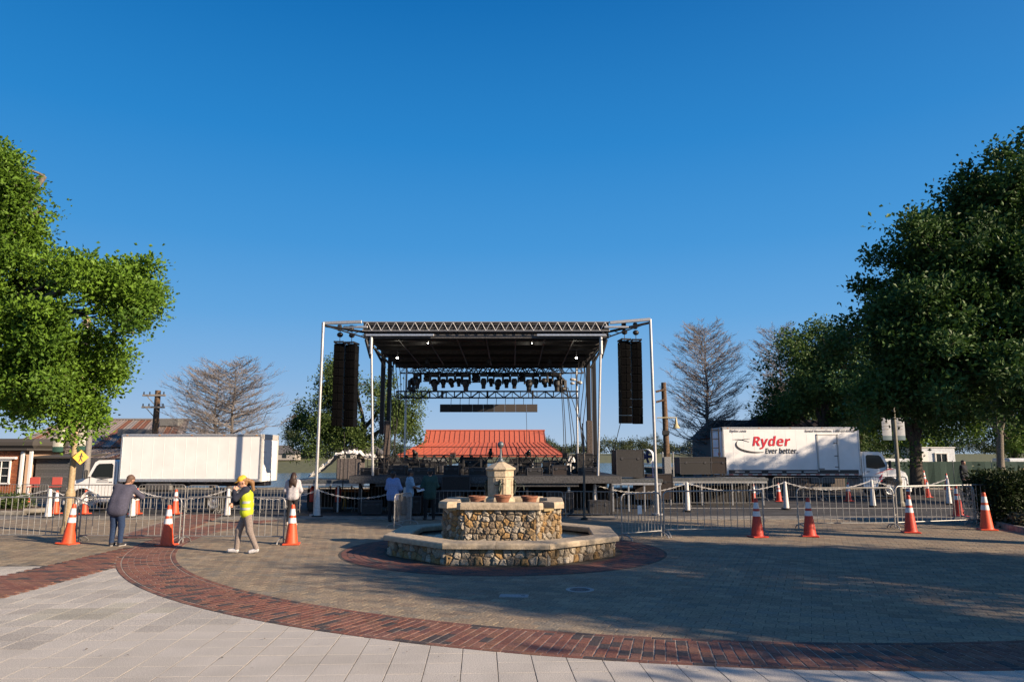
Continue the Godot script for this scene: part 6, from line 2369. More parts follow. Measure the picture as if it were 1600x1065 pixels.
# a bare conical tree: straight stem, rising side branches with twigs
func bare_tree(label: String, group: String, base: Vector3, h: float, width: float, first: float, n: int, rise: float, seed_: int, stem := 0.16) -> void:
	var r := RandomNumberGenerator.new()
	r.seed = seed_
	var o := thing("bare_tree", label, "tree", base, 0.0, group)
	var k := MB.new()
	var pts := []
	var rad := []
	for i in 9:
		var t := i / 8.0
		pts.append(v3(r.randfn() * 0.05 * h * 0.1, h * t, r.randfn() * 0.05 * h * 0.1))
		rad.append(lerpf(stem, 0.012, pow(t, 0.8)))
	k.tube(pts, rad, 8, false)
	put("trunk", k, mat("bare bark", 0.18, 0.155, 0.135, 0.9, 0, [0.5, 1.0, 0.8], 0.5), o)
	k = MB.new()
	for i in n:
		var t := lerpf(first, 0.985, pow((i + r.randf()) / n, 0.9))
		var y := h * t
		var idx := mini(7, int(t * 8.0))
		var from: Vector3 = (pts[idx] as Vector3).lerp(pts[idx + 1], t * 8.0 - idx)
		var a := r.randf() * TAU
		# the crown is widest a third of the way up
		var u := (t - first) / (1.0 - first)
		var reach := width * (sqrt(maxf(0.0, 1.0 - pow(absf(u - 0.22) / 0.8, 2.2))) * 0.92 + 0.06) * r.randf_range(0.72, 1.08)
		var dir := v3(cos(a), 0, sin(a))
		var up := rise * (0.35 + u * 1.0)
		var p := [from]
		var pr := [0.045 * (1.05 - u) + 0.008]
		for s in range(1, 6):
			var q := s / 5.0
			p.append(from + dir * reach * q + v3(0, reach * up * pow(q, 1.25) * (1.0 - 0.35 * u), 0) + v3(r.randfn(), r.randfn(), r.randfn()) * reach * 0.03)
			pr.append(lerpf(pr[0], 0.006, q))
		k.tube(p, pr, 4, false)
		for s in 11:
			var q := r.randf_range(0.15, 1.0)
			var j := mini(4, int(q * 5.0))
			var st: Vector3 = (p[j] as Vector3).lerp(p[j + 1], q * 5.0 - j)
			var sa := a + (0.9 if s % 2 else -0.9) * r.randf_range(0.4, 1.2)
			var sl := reach * r.randf_range(0.16, 0.4) * (1.15 - q * 0.5)
			var en := st + v3(cos(sa), r.randf_range(0.05, 0.8), sin(sa)) * sl
			var md := st.lerp(en, 0.5) + v3(0, sl * 0.06, 0)
			k.tube([st, md, en], [0.013, 0.009, 0.005], 3, false)
			for w in 4:
				var tq := r.randf_range(0.3, 1.0)
				var ts := st.lerp(en, tq)
				var ta := sa + r.randf_range(-1.3, 1.3)
				k.tube([ts, ts + v3(cos(ta), r.randf_range(0.0, 1.2), sin(ta)) * sl * 0.55], [0.007, 0.004], 3, false)
	put("crown", k, mat("bare twig", 0.19, 0.17, 0.16, 0.9), o).set_meta("kind", "stuff")

func hedge_like(called: String, label: String, category: String, box: Array, n: int, mesh: ArrayMesh, shade: Color, tip: Color, seed_: int, lm := "leaf tone") -> void:
	var r := RandomNumberGenerator.new()
	r.seed = seed_
	var lo: Vector3 = box[0]
	var hi: Vector3 = box[1]
	var base := v3((lo.x + hi.x) * 0.5, lo.y, (lo.z + hi.z) * 0.5)
	var o := thing(called, label, category, base)
	var k := MB.new()
	for i in 14:
		var x := r.randf_range(lo.x, hi.x) - base.x
		var z := r.randf_range(lo.z, hi.z) - base.z
		k.tube([v3(x, -0.02, z), v3(x * 0.98 + 0.05, (hi.y - lo.y) * 0.5, z), v3(x, (hi.y - lo.y) * 0.85, z)], [0.025, 0.018, 0.006], 5, false)
	put("stem", k, mat("oak bark", 0.13, 0.105, 0.085, 0.95, 0, [0.45, 1.0, 0.9], 0.9), o)
	var xfs := []
	var cols := []
	for i in n:
		var p := v3(r.randf_range(lo.x, hi.x), lerpf(lo.y, hi.y, pow(r.randf(), 0.7)), r.randf_range(lo.z, hi.z)) - base
		p += v3(r.randfn(), r.randfn(), r.randfn()) * 0.03
		xfs.append(Transform3D(Basis.from_euler(Vector3(r.randf_range(-0.6, 0.6), r.randf() * TAU, r.randf_range(-0.6, 0.6))).scaled(Vector3.ONE * r.randf_range(0.7, 1.2)), p))
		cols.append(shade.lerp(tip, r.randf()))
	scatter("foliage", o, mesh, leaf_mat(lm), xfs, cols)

func trees() -> void:
	var bark := mat("oak bark", 0.13, 0.105, 0.085, 0.95, 0, [0.45, 1.0, 0.9], 0.9)
	var pale := mat("pale bark", 0.27, 0.235, 0.19, 0.95, 0, [0.5, 1.0, 0.9], 0.9)
	var fine := spray(15, 0.26, 0.11, 0.065, 1)
	var mid := spray(14, 0.5, 0.19, 0.12, 2)
	var big := spray(14, 0.95, 0.42, 0.27, 3)
	# left tree, its trunk just out of the frame
	leafy_tree("leafy_tree", "tall bright green tree filling the left edge, drooping over the tan lamp post", "", v3(-15.3, 0, -18.3), 3.4, 0.34, [
		[v3(-12.75, 9.25, -18.2), v3(1.25, 0.75, 1.3), 24], [v3(-14.9, 8.9, -18.6), v3(1.6, 1.3, 1.6), 24], [v3(-12.0, 8.3, -18.0), v3(0.9, 0.5, 0.9), 10], [v3(-10.65, 6.5, -17.8), v3(1.3, 0.75, 1.2), 25], [v3(-10.3, 5.6, -17.8), v3(1.0, 0.8, 1.1), 17], [v3(-12.7, 6.0, -18.0), v3(1.2, 1.0, 1.5), 27],
		[v3(-10.9, 4.6, -17.8), v3(0.9, 0.6, 1.1), 13], [v3(-12.6, 4.5, -17.9), v3(1.3, 0.9, 1.4), 28], [v3(-13.2, 3.5, -17.7), v3(0.9, 0.45, 1.1), 15], [v3(-15.0, 5.2, -18.0), v3(1.7, 2.2, 1.6), 35], [v3(-10.75, 3.6, -18.0), v3(0.35, 0.7, 0.5), 5], [v3(-11.9, 7.35, -18.1), v3(0.9, 0.3, 0.8), 5],
	[v3(-11.0, 5.0, -17.6), v3(1.0, 0.7, 0.9), 22], [v3(-10.6, 4.2, -17.9), v3(0.7, 0.7, 0.8), 14], [v3(-12.2, 9.3, -18.3), v3(1.0, 0.6, 0.9), 16],
	], pale, Color(0.034, 0.085, 0.009), Color(0.13, 0.235, 0.022), fine, 50, 0.55, 21, "leaf tone", 0.5)
	# right oak, its trunk just out of the frame
	leafy_tree("leafy_tree", "big dark oak whose crown hangs into the picture from the right edge", "", v3(14.9, 0, -17.3), 3.3, 0.4, [
		[v3(13.3, 9.1, -17.2), v3(1.6, 0.9, 1.5), 44], [v3(11.2, 7.7, -17.0), v3(1.4, 0.85, 1.3), 44], [v3(9.8, 6.2, -17.0), v3(1.2, 0.7, 1.2), 36], [v3(8.9, 5.0, -17.0), v3(0.95, 0.45, 1.0), 20], [v3(11.3, 5.9, -16.9), v3(1.4, 0.8, 1.4), 38],
		[v3(9.9, 3.95, -17.0), v3(1.4, 0.5, 1.3), 34], [v3(12.6, 4.2, -16.9), v3(1.6, 0.7, 1.5), 44], [v3(13.0, 6.7, -17.0), v3(1.6, 1.1, 1.5), 44], [v3(15.4, 7.4, -17.2), v3(2.0, 2.0, 1.8), 40], [v3(15.2, 4.6, -17.0), v3(1.8, 1.0, 1.6), 30], [v3(13.3, 5.5, -17.0), v3(1.5, 0.6, 1.4), 30], [v3(10.9, 4.9, -17.0), v3(1.3, 0.5, 1.3), 22],
	], bark, Color(0.018, 0.048, 0.012), Color(0.075, 0.145, 0.036), fine, 52, 0.66, 22)
	# trees beside the plaza on the right, out of the frame: their shade lies over the pavers
	var row := "trees along the right side of the plaza"
	leafy_tree("leafy_tree", "plaza oak on the right whose shade crosses the ring of bricks", row, v3(21.40, 0, -6.80), 3.2, 0.34, [[v3(20.30, 6.6, -7.20), v3(2.0, 1.2, 2.0), 30], [v3(22.90, 6.6, -6.20), v3(2.2, 1.0, 2.0), 30], [v3(21.20, 6.9, -7.20), v3(2.0, 0.7, 2.0), 20], [v3(21.50, 5.2, -8.60), v3(2.0, 0.9, 1.5), 20]], bark, Color(0.018, 0.048, 0.012), Color(0.058, 0.118, 0.030), mid, 30, 1.0, 23)
	leafy_tree("leafy_tree", "plaza oak farthest to the right of the pavers", row, v3(27.90, 0, -3.20), 3.2, 0.34, [[v3(25.50, 6.2, -3.20), v3(2.2, 1.0, 1.6), 30], [v3(29.10, 6.6, -3.20), v3(2.4, 1.1, 1.8), 30], [v3(27.50, 8.4, -3.40), v3(2.4, 1.0, 1.8), 22]], bark, Color(0.018, 0.048, 0.012), Color(0.058, 0.118, 0.030), mid, 30, 1.0, 24)
	leafy_tree("leafy_tree", "plaza oak nearest the camera on the right", row, v3(17.80, 0, -1.90), 3.6, 0.3, [[v3(18.90, 6.0, -2.10), v3(2.0, 0.6, 0.9), 24], [v3(21.90, 6.1, -2.50), v3(1.8, 0.6, 0.9), 22], [v3(15.40, 6.5, -4.4), v3(1.6, 0.45, 1.1), 26], [v3(16.50, 7.5, -3.00), v3(1.6, 0.7, 1.3), 20], [v3(18.50, 5.9, -3.90), v3(1.8, 0.8, 1.2), 22], [v3(19.30, 7.0, -3.40), v3(1.8, 0.6, 1.2), 20]], bark, Color(0.018, 0.048, 0.012), Color(0.058, 0.118, 0.030), mid, 28, 0.95, 25)
	leafy_tree("leafy_tree", "tall oak beyond the hedge whose shade smears the lettered truck's side", row, v3(35.0, 0, -27.5), 4.6, 0.42, [[v3(32.4, 9.5, -27.5), v3(1.1, 0.4, 0.9), 20], [v3(34.8, 9.8, -27.5), v3(1.2, 0.4, 0.9), 24], [v3(33.6, 7.9, -27.5), v3(2.2, 1.0, 1.3), 40]], bark, Color(0.018, 0.048, 0.012), Color(0.058, 0.118, 0.030), mid, 34, 1.0, 26)
	# behind the lettered truck and along the fence
	var back := "trees behind the lettered truck and the green fence"
	leafy_tree("leafy_tree", "mid green tree rising right behind the lettered truck's cab end", back, v3(18.9, 0, -45), 3.0, 0.26, [[v3(19.3, 9.3, -45), v3(1.0, 1.0, 1.2), 16], [v3(18.6, 7.5, -45), v3(1.0, 0.7, 1.1), 18], [v3(20.4, 7.4, -45), v3(1.6, 1.5, 1.6), 24], [v3(18.8, 5.6, -44.6), v3(1.6, 0.9, 1.5), 22], [v3(16.9, 4.9, -45), v3(0.8, 0.7, 0.9), 10]], bark, Color(0.025, 0.058, 0.014), Color(0.08, 0.138, 0.034), mid, 34, 1.1, 31)
	leafy_tree("leafy_tree", "dark trunked oak standing just right of the grey lamp post", back, v3(22.7, 0, -42.0), 2.8, 0.36, [[v3(21.6, 5.7, -42.0), v3(2.4, 1.4, 2.0), 36], [v3(24.6, 6.2, -42.0), v3(2.3, 1.5, 2.0), 34], [v3(23.2, 8.2, -42.2), v3(2.3, 1.3, 2.0), 28], [v3(20.4, 5.0, -42), v3(1.3, 0.9, 1.3), 14]], bark, Color(0.018, 0.048, 0.012), Color(0.055, 0.112, 0.028), mid, 34, 1.1, 32)
	leafy_tree("leafy_tree", "two stemmed tree with sunlit pale trunks before the green fence", back, v3(25.3, 0, -38.8), 3.2, 0.19, [[v3(23.6, 5.8, -39.6), v3(1.9, 0.9, 1.2), 26], [v3(27.2, 6.0, -39.4), v3(2.4, 1.2, 1.6), 34], [v3(25.6, 7.4, -39.6), v3(2.4, 1.1, 1.5), 26]], pale, Color(0.018, 0.048, 0.012), Color(0.058, 0.118, 0.030), mid, 34, 1.1, 33)
	var k := MB.new()
	k.tube([v3(0.42, 0, -0.2), v3(0.36, 1.6, -0.2), v3(0.3, 3.4, -0.1), v3(0.9, 5.0, 0)], [0.14, 0.11, 0.1, 0.05], 10, false)
	put("stem", k, pale, get_child(get_child_count() - 1))
	var fresh := [Color(0.045, 0.095, 0.014), Color(0.125, 0.205, 0.028)]
	for e in [["sunlit fresh green tree behind the green fence, left of the site trailer", 27.0, -58.5, 1.0], ["sunlit fresh green tree behind the site trailer", 33.0, -62.0, 1.1], ["sunlit fresh green tree behind the fence at the right edge", 40.5, -60.0, 1.15], ["dark green tree far behind the fence, beyond the trailer's right end", 46.0, -66.0, 1.2], ["dark green tree behind the lettered truck's cab and the fence's left end", 23.5, -56.0, 1.0]]:
		var x: float = e[1]
		var z: float = e[2]
		var s: float = e[3]
		leafy_tree("leafy_tree", e[0], back, v3(x, 0, z), 2.4, 0.3, [[v3(x - 1.6 * s, 5.0 * s, z), v3(2.4, 1.8, 2.2) * s, 26], [v3(x + 1.8 * s, 5.2 * s, z), v3(2.4, 1.8, 2.2) * s, 26], [v3(x, 7.2 * s, z), v3(2.6, 1.6, 2.4) * s, 24], [v3(x, 3.6 * s, z + 1), v3(3.0, 0.9, 1.6) * s, 18]], bark, fresh[0] if "fresh" in e[0] else Color(0.018, 0.048, 0.012), fresh[1] if "fresh" in e[0] else Color(0.07, 0.11, 0.026), mid, 30, 1.3, 40 + int(x))
	# oak behind the stage's left side
	leafy_tree("leafy_tree", "spreading green oak behind the left loudspeakers of the stage", "", v3(-12.3, 0, -60), 3.2, 0.36, [[v3(-12.6, 7.9, -60), v3(2.0, 1.3, 1.8), 26], [v3(-15.2, 6.6, -60), v3(1.8, 1.1, 1.6), 22], [v3(-10.0, 6.8, -60), v3(1.8, 1.3, 1.6), 24], [v3(-16.4, 4.4, -60), v3(1.6, 0.8, 1.5), 17], [v3(-9.4, 4.8, -60), v3(1.4, 1.0, 1.4), 17], [v3(-13.4, 4.9, -59.6), v3(2.0, 1.2, 1.6), 26], [v3(-14.6, 3.5, -60), v3(2.0, 0.6, 1.5), 14]], bark, Color(0.03, 0.06, 0.016), Color(0.09, 0.135, 0.032), mid, 30, 1.0, 36)
	# bare trees
	bare_tree("bare brown tree behind the plain white truck, left of the other bare one", "bare trees behind the plain white truck", v3(-19.25, 0, -48), 7.5, 3.5, 0.22, 85, 0.45, 51, 0.2)
	bare_tree("bare brown tree behind the plain white truck, the taller one on the right", "bare trees behind the plain white truck", v3(-17.75, 0, -47), 7.9, 3.5, 0.22, 85, 0.5, 52, 0.2)
	bare_tree("tall bare cypress with a rounded cone crown, left behind the lettered truck", "bare cypresses behind the lettered truck", v3(12.75, 0, -48), 10.3, 2.9, 0.15, 170, 0.8, 53, 0.2)
	bare_tree("slim bare cypress half hidden by the green tree behind the lettered truck", "bare cypresses behind the lettered truck", v3(20.2, 0, -55), 11.6, 2.5, 0.13, 130, 0.85, 54, 0.17)
	# hedge and plants in the right bed
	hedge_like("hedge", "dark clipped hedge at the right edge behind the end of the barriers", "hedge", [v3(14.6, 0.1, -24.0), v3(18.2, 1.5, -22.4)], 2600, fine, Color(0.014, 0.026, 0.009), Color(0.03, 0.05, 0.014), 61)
	hedge_like("shrub", "small light green shrub at the right edge before the hedge", "shrub", [v3(15.15, 0.1, -22.0), v3(15.7, 0.65, -21.5)], 90, fine, Color(0.05, 0.085, 0.02), Color(0.12, 0.17, 0.05), 62)
	hedge_like("ground_plants", "low greyish ground plants along the kerb before the hedge", "plants", [v3(14.7, 0.1, -22.3), v3(15.2, 0.28, -21.4)], 120, fine, Color(0.07, 0.08, 0.05), Color(0.15, 0.16, 0.12), 63)
	hedge_like("shrub", "low green shrubs on the planted island at the left edge", "shrub", [v3(-27, 0.12, -29.2), v3(-18.6, 0.5, -28.3)], 700, fine, Color(0.03, 0.055, 0.012), Color(0.09, 0.12, 0.03), 64)
	hedge_like("shrub", "bright green shrub before the fence under the pale trunks", "shrub", [v3(38.0, 0, -50), v3(41.0, 2.1, -48.5)], 240, mid, Color(0.06, 0.10, 0.016), Color(0.16, 0.2, 0.03), 65)
	# small fallen leaves on the paving
	var fr := RandomNumberGenerator.new()
	fr.seed = 90
	var fx := []
	var fc := []
	for i in 420:
		var z := -6.8 - pow(fr.randf(), 0.8) * 16.0
		var x := fr.randf_range(-0.7, 0.72) * -z
		if v3(x, 0, z).distance_to(v3(-0.2, 0, -17.1)) < 2.9:
			continue
		fx.append(Transform3D(Basis.from_euler(Vector3(fr.randf_range(-0.25, 0.25), fr.randf() * TAU, fr.randf_range(-0.25, 0.25))).scaled(Vector3.ONE * fr.randf_range(0.35, 0.8)), v3(x, 0.015, z)))
		fc.append(Color(0.12, 0.08, 0.04).lerp(Color(0.05, 0.035, 0.02), fr.randf()))
	var lf := MB.new()
	lf.tri(v3(-0.03, 0, 0), v3(0, 0.004, 0.013), v3(0.03, 0, 0))
	lf.tri(v3(-0.03, 0, 0), v3(0.03, 0, 0), v3(0, 0.004, -0.013))
	tag(scatter("fallen_leaves", self, lf.mesh(), leaf_mat("leaf dry"), fx, fc), "small brown fallen leaves strewn over slabs and pavers", "leaves")
	# far shore: single trees and the line behind them
	var r := RandomNumberGenerator.new()
	r.seed = 77
	var dk := Color(0.03, 0.045, 0.02)
	var lt := Color(0.075, 0.095, 0.04)
	for e in [[68.0, -440.0, 8.5, "far shore tree just right of the big stage crate"], [77.0, -440.0, 7.5, "second far shore tree right of the stage crate"], [84.0, -445.0, 10.0, "tallest far shore tree between stage crate and silver pole"], [93.0, -445.0, 7.5, "far shore tree touching the silver stage pole's left"], [106.0, -440.0, 7.0, "far shore tree between silver pole and utility pole"], [-64.0, -214.0, 5.5, "far tree on the left shore left of the grey roofed house"], [-52.0, -222.0, 6.5, "far tree on the left shore right of the grey roofed house"]]:
		var x: float = e[0]
		var z: float = e[1]
		var h: float = e[2]
		leafy_tree("far_tree", e[3], "trees on the far shore", v3(x, 0.6 if z > -300 else 3.6, z), h * 0.35, h * 0.05, [[v3(x - h * 0.15, h * 0.62 + 3, z), v3(h * 0.3, h * 0.26, h * 0.3), 12], [v3(x + h * 0.18, h * 0.7 + 3, z), v3(h * 0.28, h * 0.24, h * 0.28), 12]], bark, dk, lt, big, 14, 2.0, int(absf(x)), "leaf tone")
	var xfs := []
	var cols := []
	for i in 9000:
		var near := i < 2600
		var x := r.randf_range(-130, -30) if near else r.randf_range(-60, 700)
		var z := -225.0 + r.randf_range(-6, 6) if near else -492.0 + r.randf_range(-12, 12)
		var hill := 3.2 + 1.6 * sin(x * 0.11) + 1.1 * sin(x * 0.31 + 1.0)
		var y := 1.2 + pow(r.randf(), 0.7) * maxf(1.0, hill * (1.0 if near else 1.7)) + (0.0 if near else 3.0)
		xfs.append(Transform3D(Basis.from_euler(Vector3(r.randf() * 3, r.randf() * TAU, 0)).scaled(Vector3.ONE * (1.3 if near else 2.6)), v3(x, y, z)))
		cols.append(dk.lerp(lt, r.randf()))
	tag(scatter("far_treeline", self, big, leaf_mat("leaf tone"), xfs, cols), "low dark line of trees along the far lake shore behind the stage", "trees")

# a smooth skin over tapered capsules [a, b, ra, rb]: signed distances on a grid, meshed as surface nets
func skin_mesh(caps: Array, cell: float, soft: float) -> MB:
	var lo := Vector3(1e9, 1e9, 1e9)
	var hi := -lo
	for c in caps:
		var rr := maxf(c[2], c[3]) + cell * 2.0
		for p in [c[0], c[1]]:
			lo = lo.min(p - Vector3.ONE * rr)
			hi = hi.max(p + Vector3.ONE * rr)
	var nx := int((hi.x - lo.x) / cell) + 2
	var ny := int((hi.y - lo.y) / cell) + 2
	var nz := int((hi.z - lo.z) / cell) + 2
	var f := PackedFloat32Array()
	f.resize(nx * ny * nz)
	f.fill(1.0)
	for c in caps:
		var a: Vector3 = c[0]
		var b: Vector3 = c[1]
		var ra: float = c[2]
		var rb: float = c[3]
		var m := maxf(ra, rb) + soft + cell * 2.0
		var l0 := ((a.min(b) - Vector3.ONE * m - lo) / cell).floor().max(Vector3.ZERO)
		var l1 := ((a.max(b) + Vector3.ONE * m - lo) / cell).ceil().min(Vector3(nx - 1, ny - 1, nz - 1))
		var ab := b - a
		var len2 := maxf(ab.length_squared(), 1e-9)
		for z in range(int(l0.z), int(l1.z) + 1):
			for y in range(int(l0.y), int(l1.y) + 1):
				var row := (z * ny + y) * nx
				for x in range(int(l0.x), int(l1.x) + 1):
					var p := lo + Vector3(x, y, z) * cell - a
					var t := clampf(p.dot(ab) / len2, 0.0, 1.0)
					var d := (p - ab * t).length() - lerpf(ra, rb, t)
					var e := f[row + x]
					var h := maxf(soft - absf(d - e), 0.0) / soft
					f[row + x] = minf(d, e) - h * h * soft * 0.25
	var idx := {}
	var vs := PackedVector3Array()
	var sy := nx
	var sz := nx * ny
	for z in nz - 1:
		for y in ny - 1:
			for x in nx - 1:
				var i := z * sz + y * sy + x
				var s := 0
				for k in [0, 1, sy, sy + 1, sz, sz + 1, sz + sy, sz + sy + 1]:
					if f[i + k] < 0.0:
						s += 1
				if s == 0 or s == 8:
					continue
				var sum := Vector3.ZERO
				var n := 0
				for e in [[0, 1], [2, 3], [4, 5], [6, 7], [0, 2], [1, 3], [4, 6], [5, 7], [0, 4], [1, 5], [2, 6], [3, 7]]:
					var ka: int = e[0]
					var kb: int = e[1]
					var fa := f[i + (ka & 1) + ((ka >> 1) & 1) * sy + (ka >> 2) * sz]
					var fb := f[i + (kb & 1) + ((kb >> 1) & 1) * sy + (kb >> 2) * sz]
					if (fa < 0.0) != (fb < 0.0):
						var pa := Vector3(ka & 1, (ka >> 1) & 1, ka >> 2)
						var pb := Vector3(kb & 1, (kb >> 1) & 1, kb >> 2)
						sum += pa.lerp(pb, fa / (fa - fb))
						n += 1
				idx[i] = vs.size()
				vs.append(lo + (Vector3(x, y, z) + sum / n) * cell)
	var tris := PackedInt32Array()
	for i in idx:
		var inside: bool = f[i] < 0.0
		for ax in 3:
			var st: int = [1, sy, sz][ax]
			var s1: int = [sy, sz, 1][ax]
			var s2: int = [sz, 1, sy][ax]
			if (f[i + st] < 0.0) == inside:
				continue
			if not (idx.has(i - s1) and idx.has(i - s2) and idx.has(i - s1 - s2)):
				continue
			var q := [idx[i], idx[i - s1], idx[i - s1 - s2], idx[i - s2]]
			if not inside:
				q.reverse()
			for k in [0, 1, 2, 0, 2, 3]:
				tris.append(q[k])
	var ns := PackedVector3Array()
	ns.resize(vs.size())
	for i in range(0, tris.size(), 3):
		var a := vs[tris[i]]
		var nn := (vs[tris[i + 1]] - a).cross(vs[tris[i + 2]] - a)
		for k in 3:
			ns[tris[i + k]] += nn
	var out := MB.new()
	for i in range(0, tris.size(), 3):
		out.trin(vs[tris[i]], vs[tris[i + 1]], vs[tris[i + 2]], ns[tris[i]].normalized(), ns[tris[i + 1]].normalized(), ns[tris[i + 2]].normalized())
	return out

func hand_caps(w: Vector3, along: Vector3, palm_n: Vector3, thumb_side: float) -> Array:
	# palm and five curled fingers from the wrist w
	var d := along.normalized()
	var s := d.cross(palm_n).normalized() * thumb_side
	var nn := s.cross(d).normalized() * thumb_side
	var caps := [[w, w + d * 0.075 + s * 0.012, 0.022, 0.02], [w + s * 0.015, w + d * 0.078 + s * 0.026, 0.02, 0.016], [w - s * 0.012, w + d * 0.075 - s * 0.026, 0.02, 0.015]]
	var ls := [0.072, 0.080, 0.074, 0.058]
	for i in 4:
		var b := w + d * 0.082 + s * (0.03 - i * 0.02)
		var l: float = ls[i]
		var m := b + d * l * 0.5 + nn * l * 0.12
		caps.append([b, m, 0.0095, 0.009])
		caps.append([m, m + d * l * 0.38 + nn * l * 0.36, 0.009, 0.0078])
	var t := w + d * 0.025 + s * 0.03
	caps.append([t, t + d * 0.035 + s * 0.03, 0.013, 0.011])
	caps.append([t + d * 0.035 + s * 0.03, t + d * 0.065 + s * 0.034 + nn * 0.012, 0.011, 0.009])
	return caps

func grow(caps: Array, by: float) -> Array:
	var out := []
	for c in caps:
		out.append([c[0], c[1], c[2] + by, c[3] + by])
	return out

# J: joints (right is the figure's own -x when it faces +z); look: [skin, hair, top, sleeves to wrist, legs, shoes]
func person(label: String, at: Vector3, yaw: float, s: float, J: Dictionary, st: Dictionary) -> Node3D:
	var o := thing("person", label, "person", at, yaw)
	var j := {
		"pel": v3(0, 0.94, 0), "wai": v3(0, 1.08, 0), "che": v3(0, 1.28, 0.0), "nek": v3(0, 1.45, -0.01), "hed": v3(0, 1.6, 0.015), "nos": v3(0, 0, 1),
		"sl": v3(0.17, 1.40, 0), "el": v3(0.225, 1.12, -0.03), "wl": v3(0.22, 0.87, 0.06), "sr": v3(-0.17, 1.40, 0), "er": v3(-0.225, 1.12, -0.03), "wr": v3(-0.22, 0.87, 0.06),
		"hl": v3(0.085, 0.92, 0), "kl": v3(0.10, 0.49, 0.02), "al": v3(0.10, 0.085, -0.02), "tl": v3(0.125, 0.03, 0.13), "hr": v3(-0.085, 0.92, 0), "kr": v3(-0.10, 0.49, 0.02), "ar": v3(-0.10, 0.085, -0.02), "tr": v3(-0.125, 0.03, 0.13),
	}
	j.merge(J, true)
	for k in j:
		if k != "nos":
			j[k] = j[k] * s
	var g: float = st.get("girth", 1.0) * s
	var side: Vector3 = (j.sl - j.sr).normalized()
	var nose: Vector3 = (j.nos as Vector3).normalized()
	var w := side * 0.065 * g
	var torso := [
		[j.pel + w, j.wai + w * 0.9, 0.105 * g, 0.093 * g], [j.pel - w, j.wai - w * 0.9, 0.105 * g, 0.093 * g],
		[j.wai + w * 0.9, j.che + w * 1.15, 0.093 * g, 0.105 * g], [j.wai - w * 0.9, j.che - w * 1.15, 0.093 * g, 0.105 * g],
		[j.che + w * 1.2, j.sl - side * 0.05 * s, 0.10 * g, 0.062 * g], [j.che - w * 1.2, j.sr + side * 0.05 * s, 0.10 * g, 0.062 * g],
		[j.sl - side * 0.02 * s, j.sr + side * 0.02 * s, 0.062 * g, 0.062 * g],
	]
	var arms := [[j.sl, j.el, 0.055 * g, 0.042 * s], [j.el, j.wl, 0.042 * s, 0.028 * s], [j.sr, j.er, 0.055 * g, 0.042 * s], [j.er, j.wr, 0.042 * s, 0.028 * s]]
	var legs := [[j.hl, j.kl, 0.088 * g, 0.058 * s], [j.kl, j.al, 0.058 * s, 0.036 * s], [j.hr, j.kr, 0.088 * g, 0.058 * s], [j.kr, j.ar, 0.058 * s, 0.036 * s]]
	var feet := [[j.al - v3(0, 0.03, 0) * s, j.tl, 0.042 * s, 0.034 * s], [j.ar - v3(0, 0.03, 0) * s, j.tr, 0.042 * s, 0.034 * s]]
	var hd: Vector3 = j.hed
	var up: Vector3 = (hd - j.nek).normalized()
	up = (up - nose * up.dot(nose) * 0.5).normalized()
	var ear := up.cross(nose).normalized()
	var neck := [[j.nek - up * 0.03 * s, hd - up * 0.05 * s - nose * 0.01 * s, 0.055 * s, 0.05 * s]]
	var head := [
		[hd + up * 0.035 * s - nose * 0.02 * s, hd + up * 0.03 * s + nose * 0.015 * s, 0.082 * s, 0.078 * s], [hd + nose * 0.02 * s, hd - up * 0.075 * s + nose * 0.045 * s, 0.07 * s, 0.04 * s],
		[hd + up * 0.01 * s + nose * 0.088 * s, hd - up * 0.025 * s + nose * 0.104 * s, 0.01 * s, 0.014 * s], [hd - up * 0.055 * s + nose * 0.078 * s + ear * 0.018 * s, hd - up * 0.055 * s + nose * 0.078 * s - ear * 0.018 * s, 0.011 * s, 0.011 * s],
		[hd + ear * 0.08 * s - up * 0.005 * s, hd + ear * 0.083 * s - up * 0.03 * s, 0.016 * s, 0.011 * s], [hd - ear * 0.08 * s - up * 0.005 * s, hd - ear * 0.083 * s - up * 0.03 * s, 0.016 * s, 0.011 * s],
	]
	var body := skin_mesh(torso + arms + legs + feet + neck, 0.021 * s, 0.04 * s)
	body.join(skin_mesh(head + neck, 0.009 * s, 0.025 * s))
	var fl: Vector3 = (j.wl - j.el).normalized()
	var fr: Vector3 = (j.wr - j.er).normalized()
	body.join(skin_mesh(hand_caps(j.wl, st.get("hand_l", fl), st.get("palm_l", -side), 1.0), 0.006, 0.008))
	body.join(skin_mesh(hand_caps(j.wr, st.get("hand_r", fr), st.get("palm_r", side), -1.0), 0.006, 0.008))
	put("body", body, st.skin, o)
	var k := MB.new()
	for e in [1, -1]:
		k.ball(hd + up * 0.012 * s + nose * 0.083 * s + ear * 0.03 * s * e, v3(0.011, 0.011, 0.011) * s, 8)
	put("eyes", k, mat("eye dark", 0.02, 0.015, 0.012, 0.2), o)
	# clothes: shells a little larger than the body
	var topc := grow(torso, 0.020 * s) + grow(arms if st.get("long", true) else [[j.sl, j.sl.lerp(j.el, 0.75), 0.06 * g, 0.05 * s], [j.sr, j.sr.lerp(j.er, 0.75), 0.06 * g, 0.05 * s]], 0.016 * s)
	if st.get("hem", 0.0) > 0.0:
		var dn := v3(0, -st.hem, 0) * s
		topc += [[j.pel + w, j.pel + w * 1.2 + dn, 0.118 * g, 0.112 * g], [j.pel - w, j.pel - w * 1.1 + dn, 0.118 * g, 0.112 * g]]
	if st.has("boxy"):
		topc += [[j.che + w * 1.25, j.pel + w * 1.25 - v3(0, st.boxy, 0), 0.115 * g, 0.128 * g], [j.che - w * 1.25, j.pel - w * 1.25 - v3(0, st.boxy, 0), 0.115 * g, 0.128 * g], [j.che, j.pel - v3(0, st.boxy, 0), 0.12 * g, 0.13 * g]]
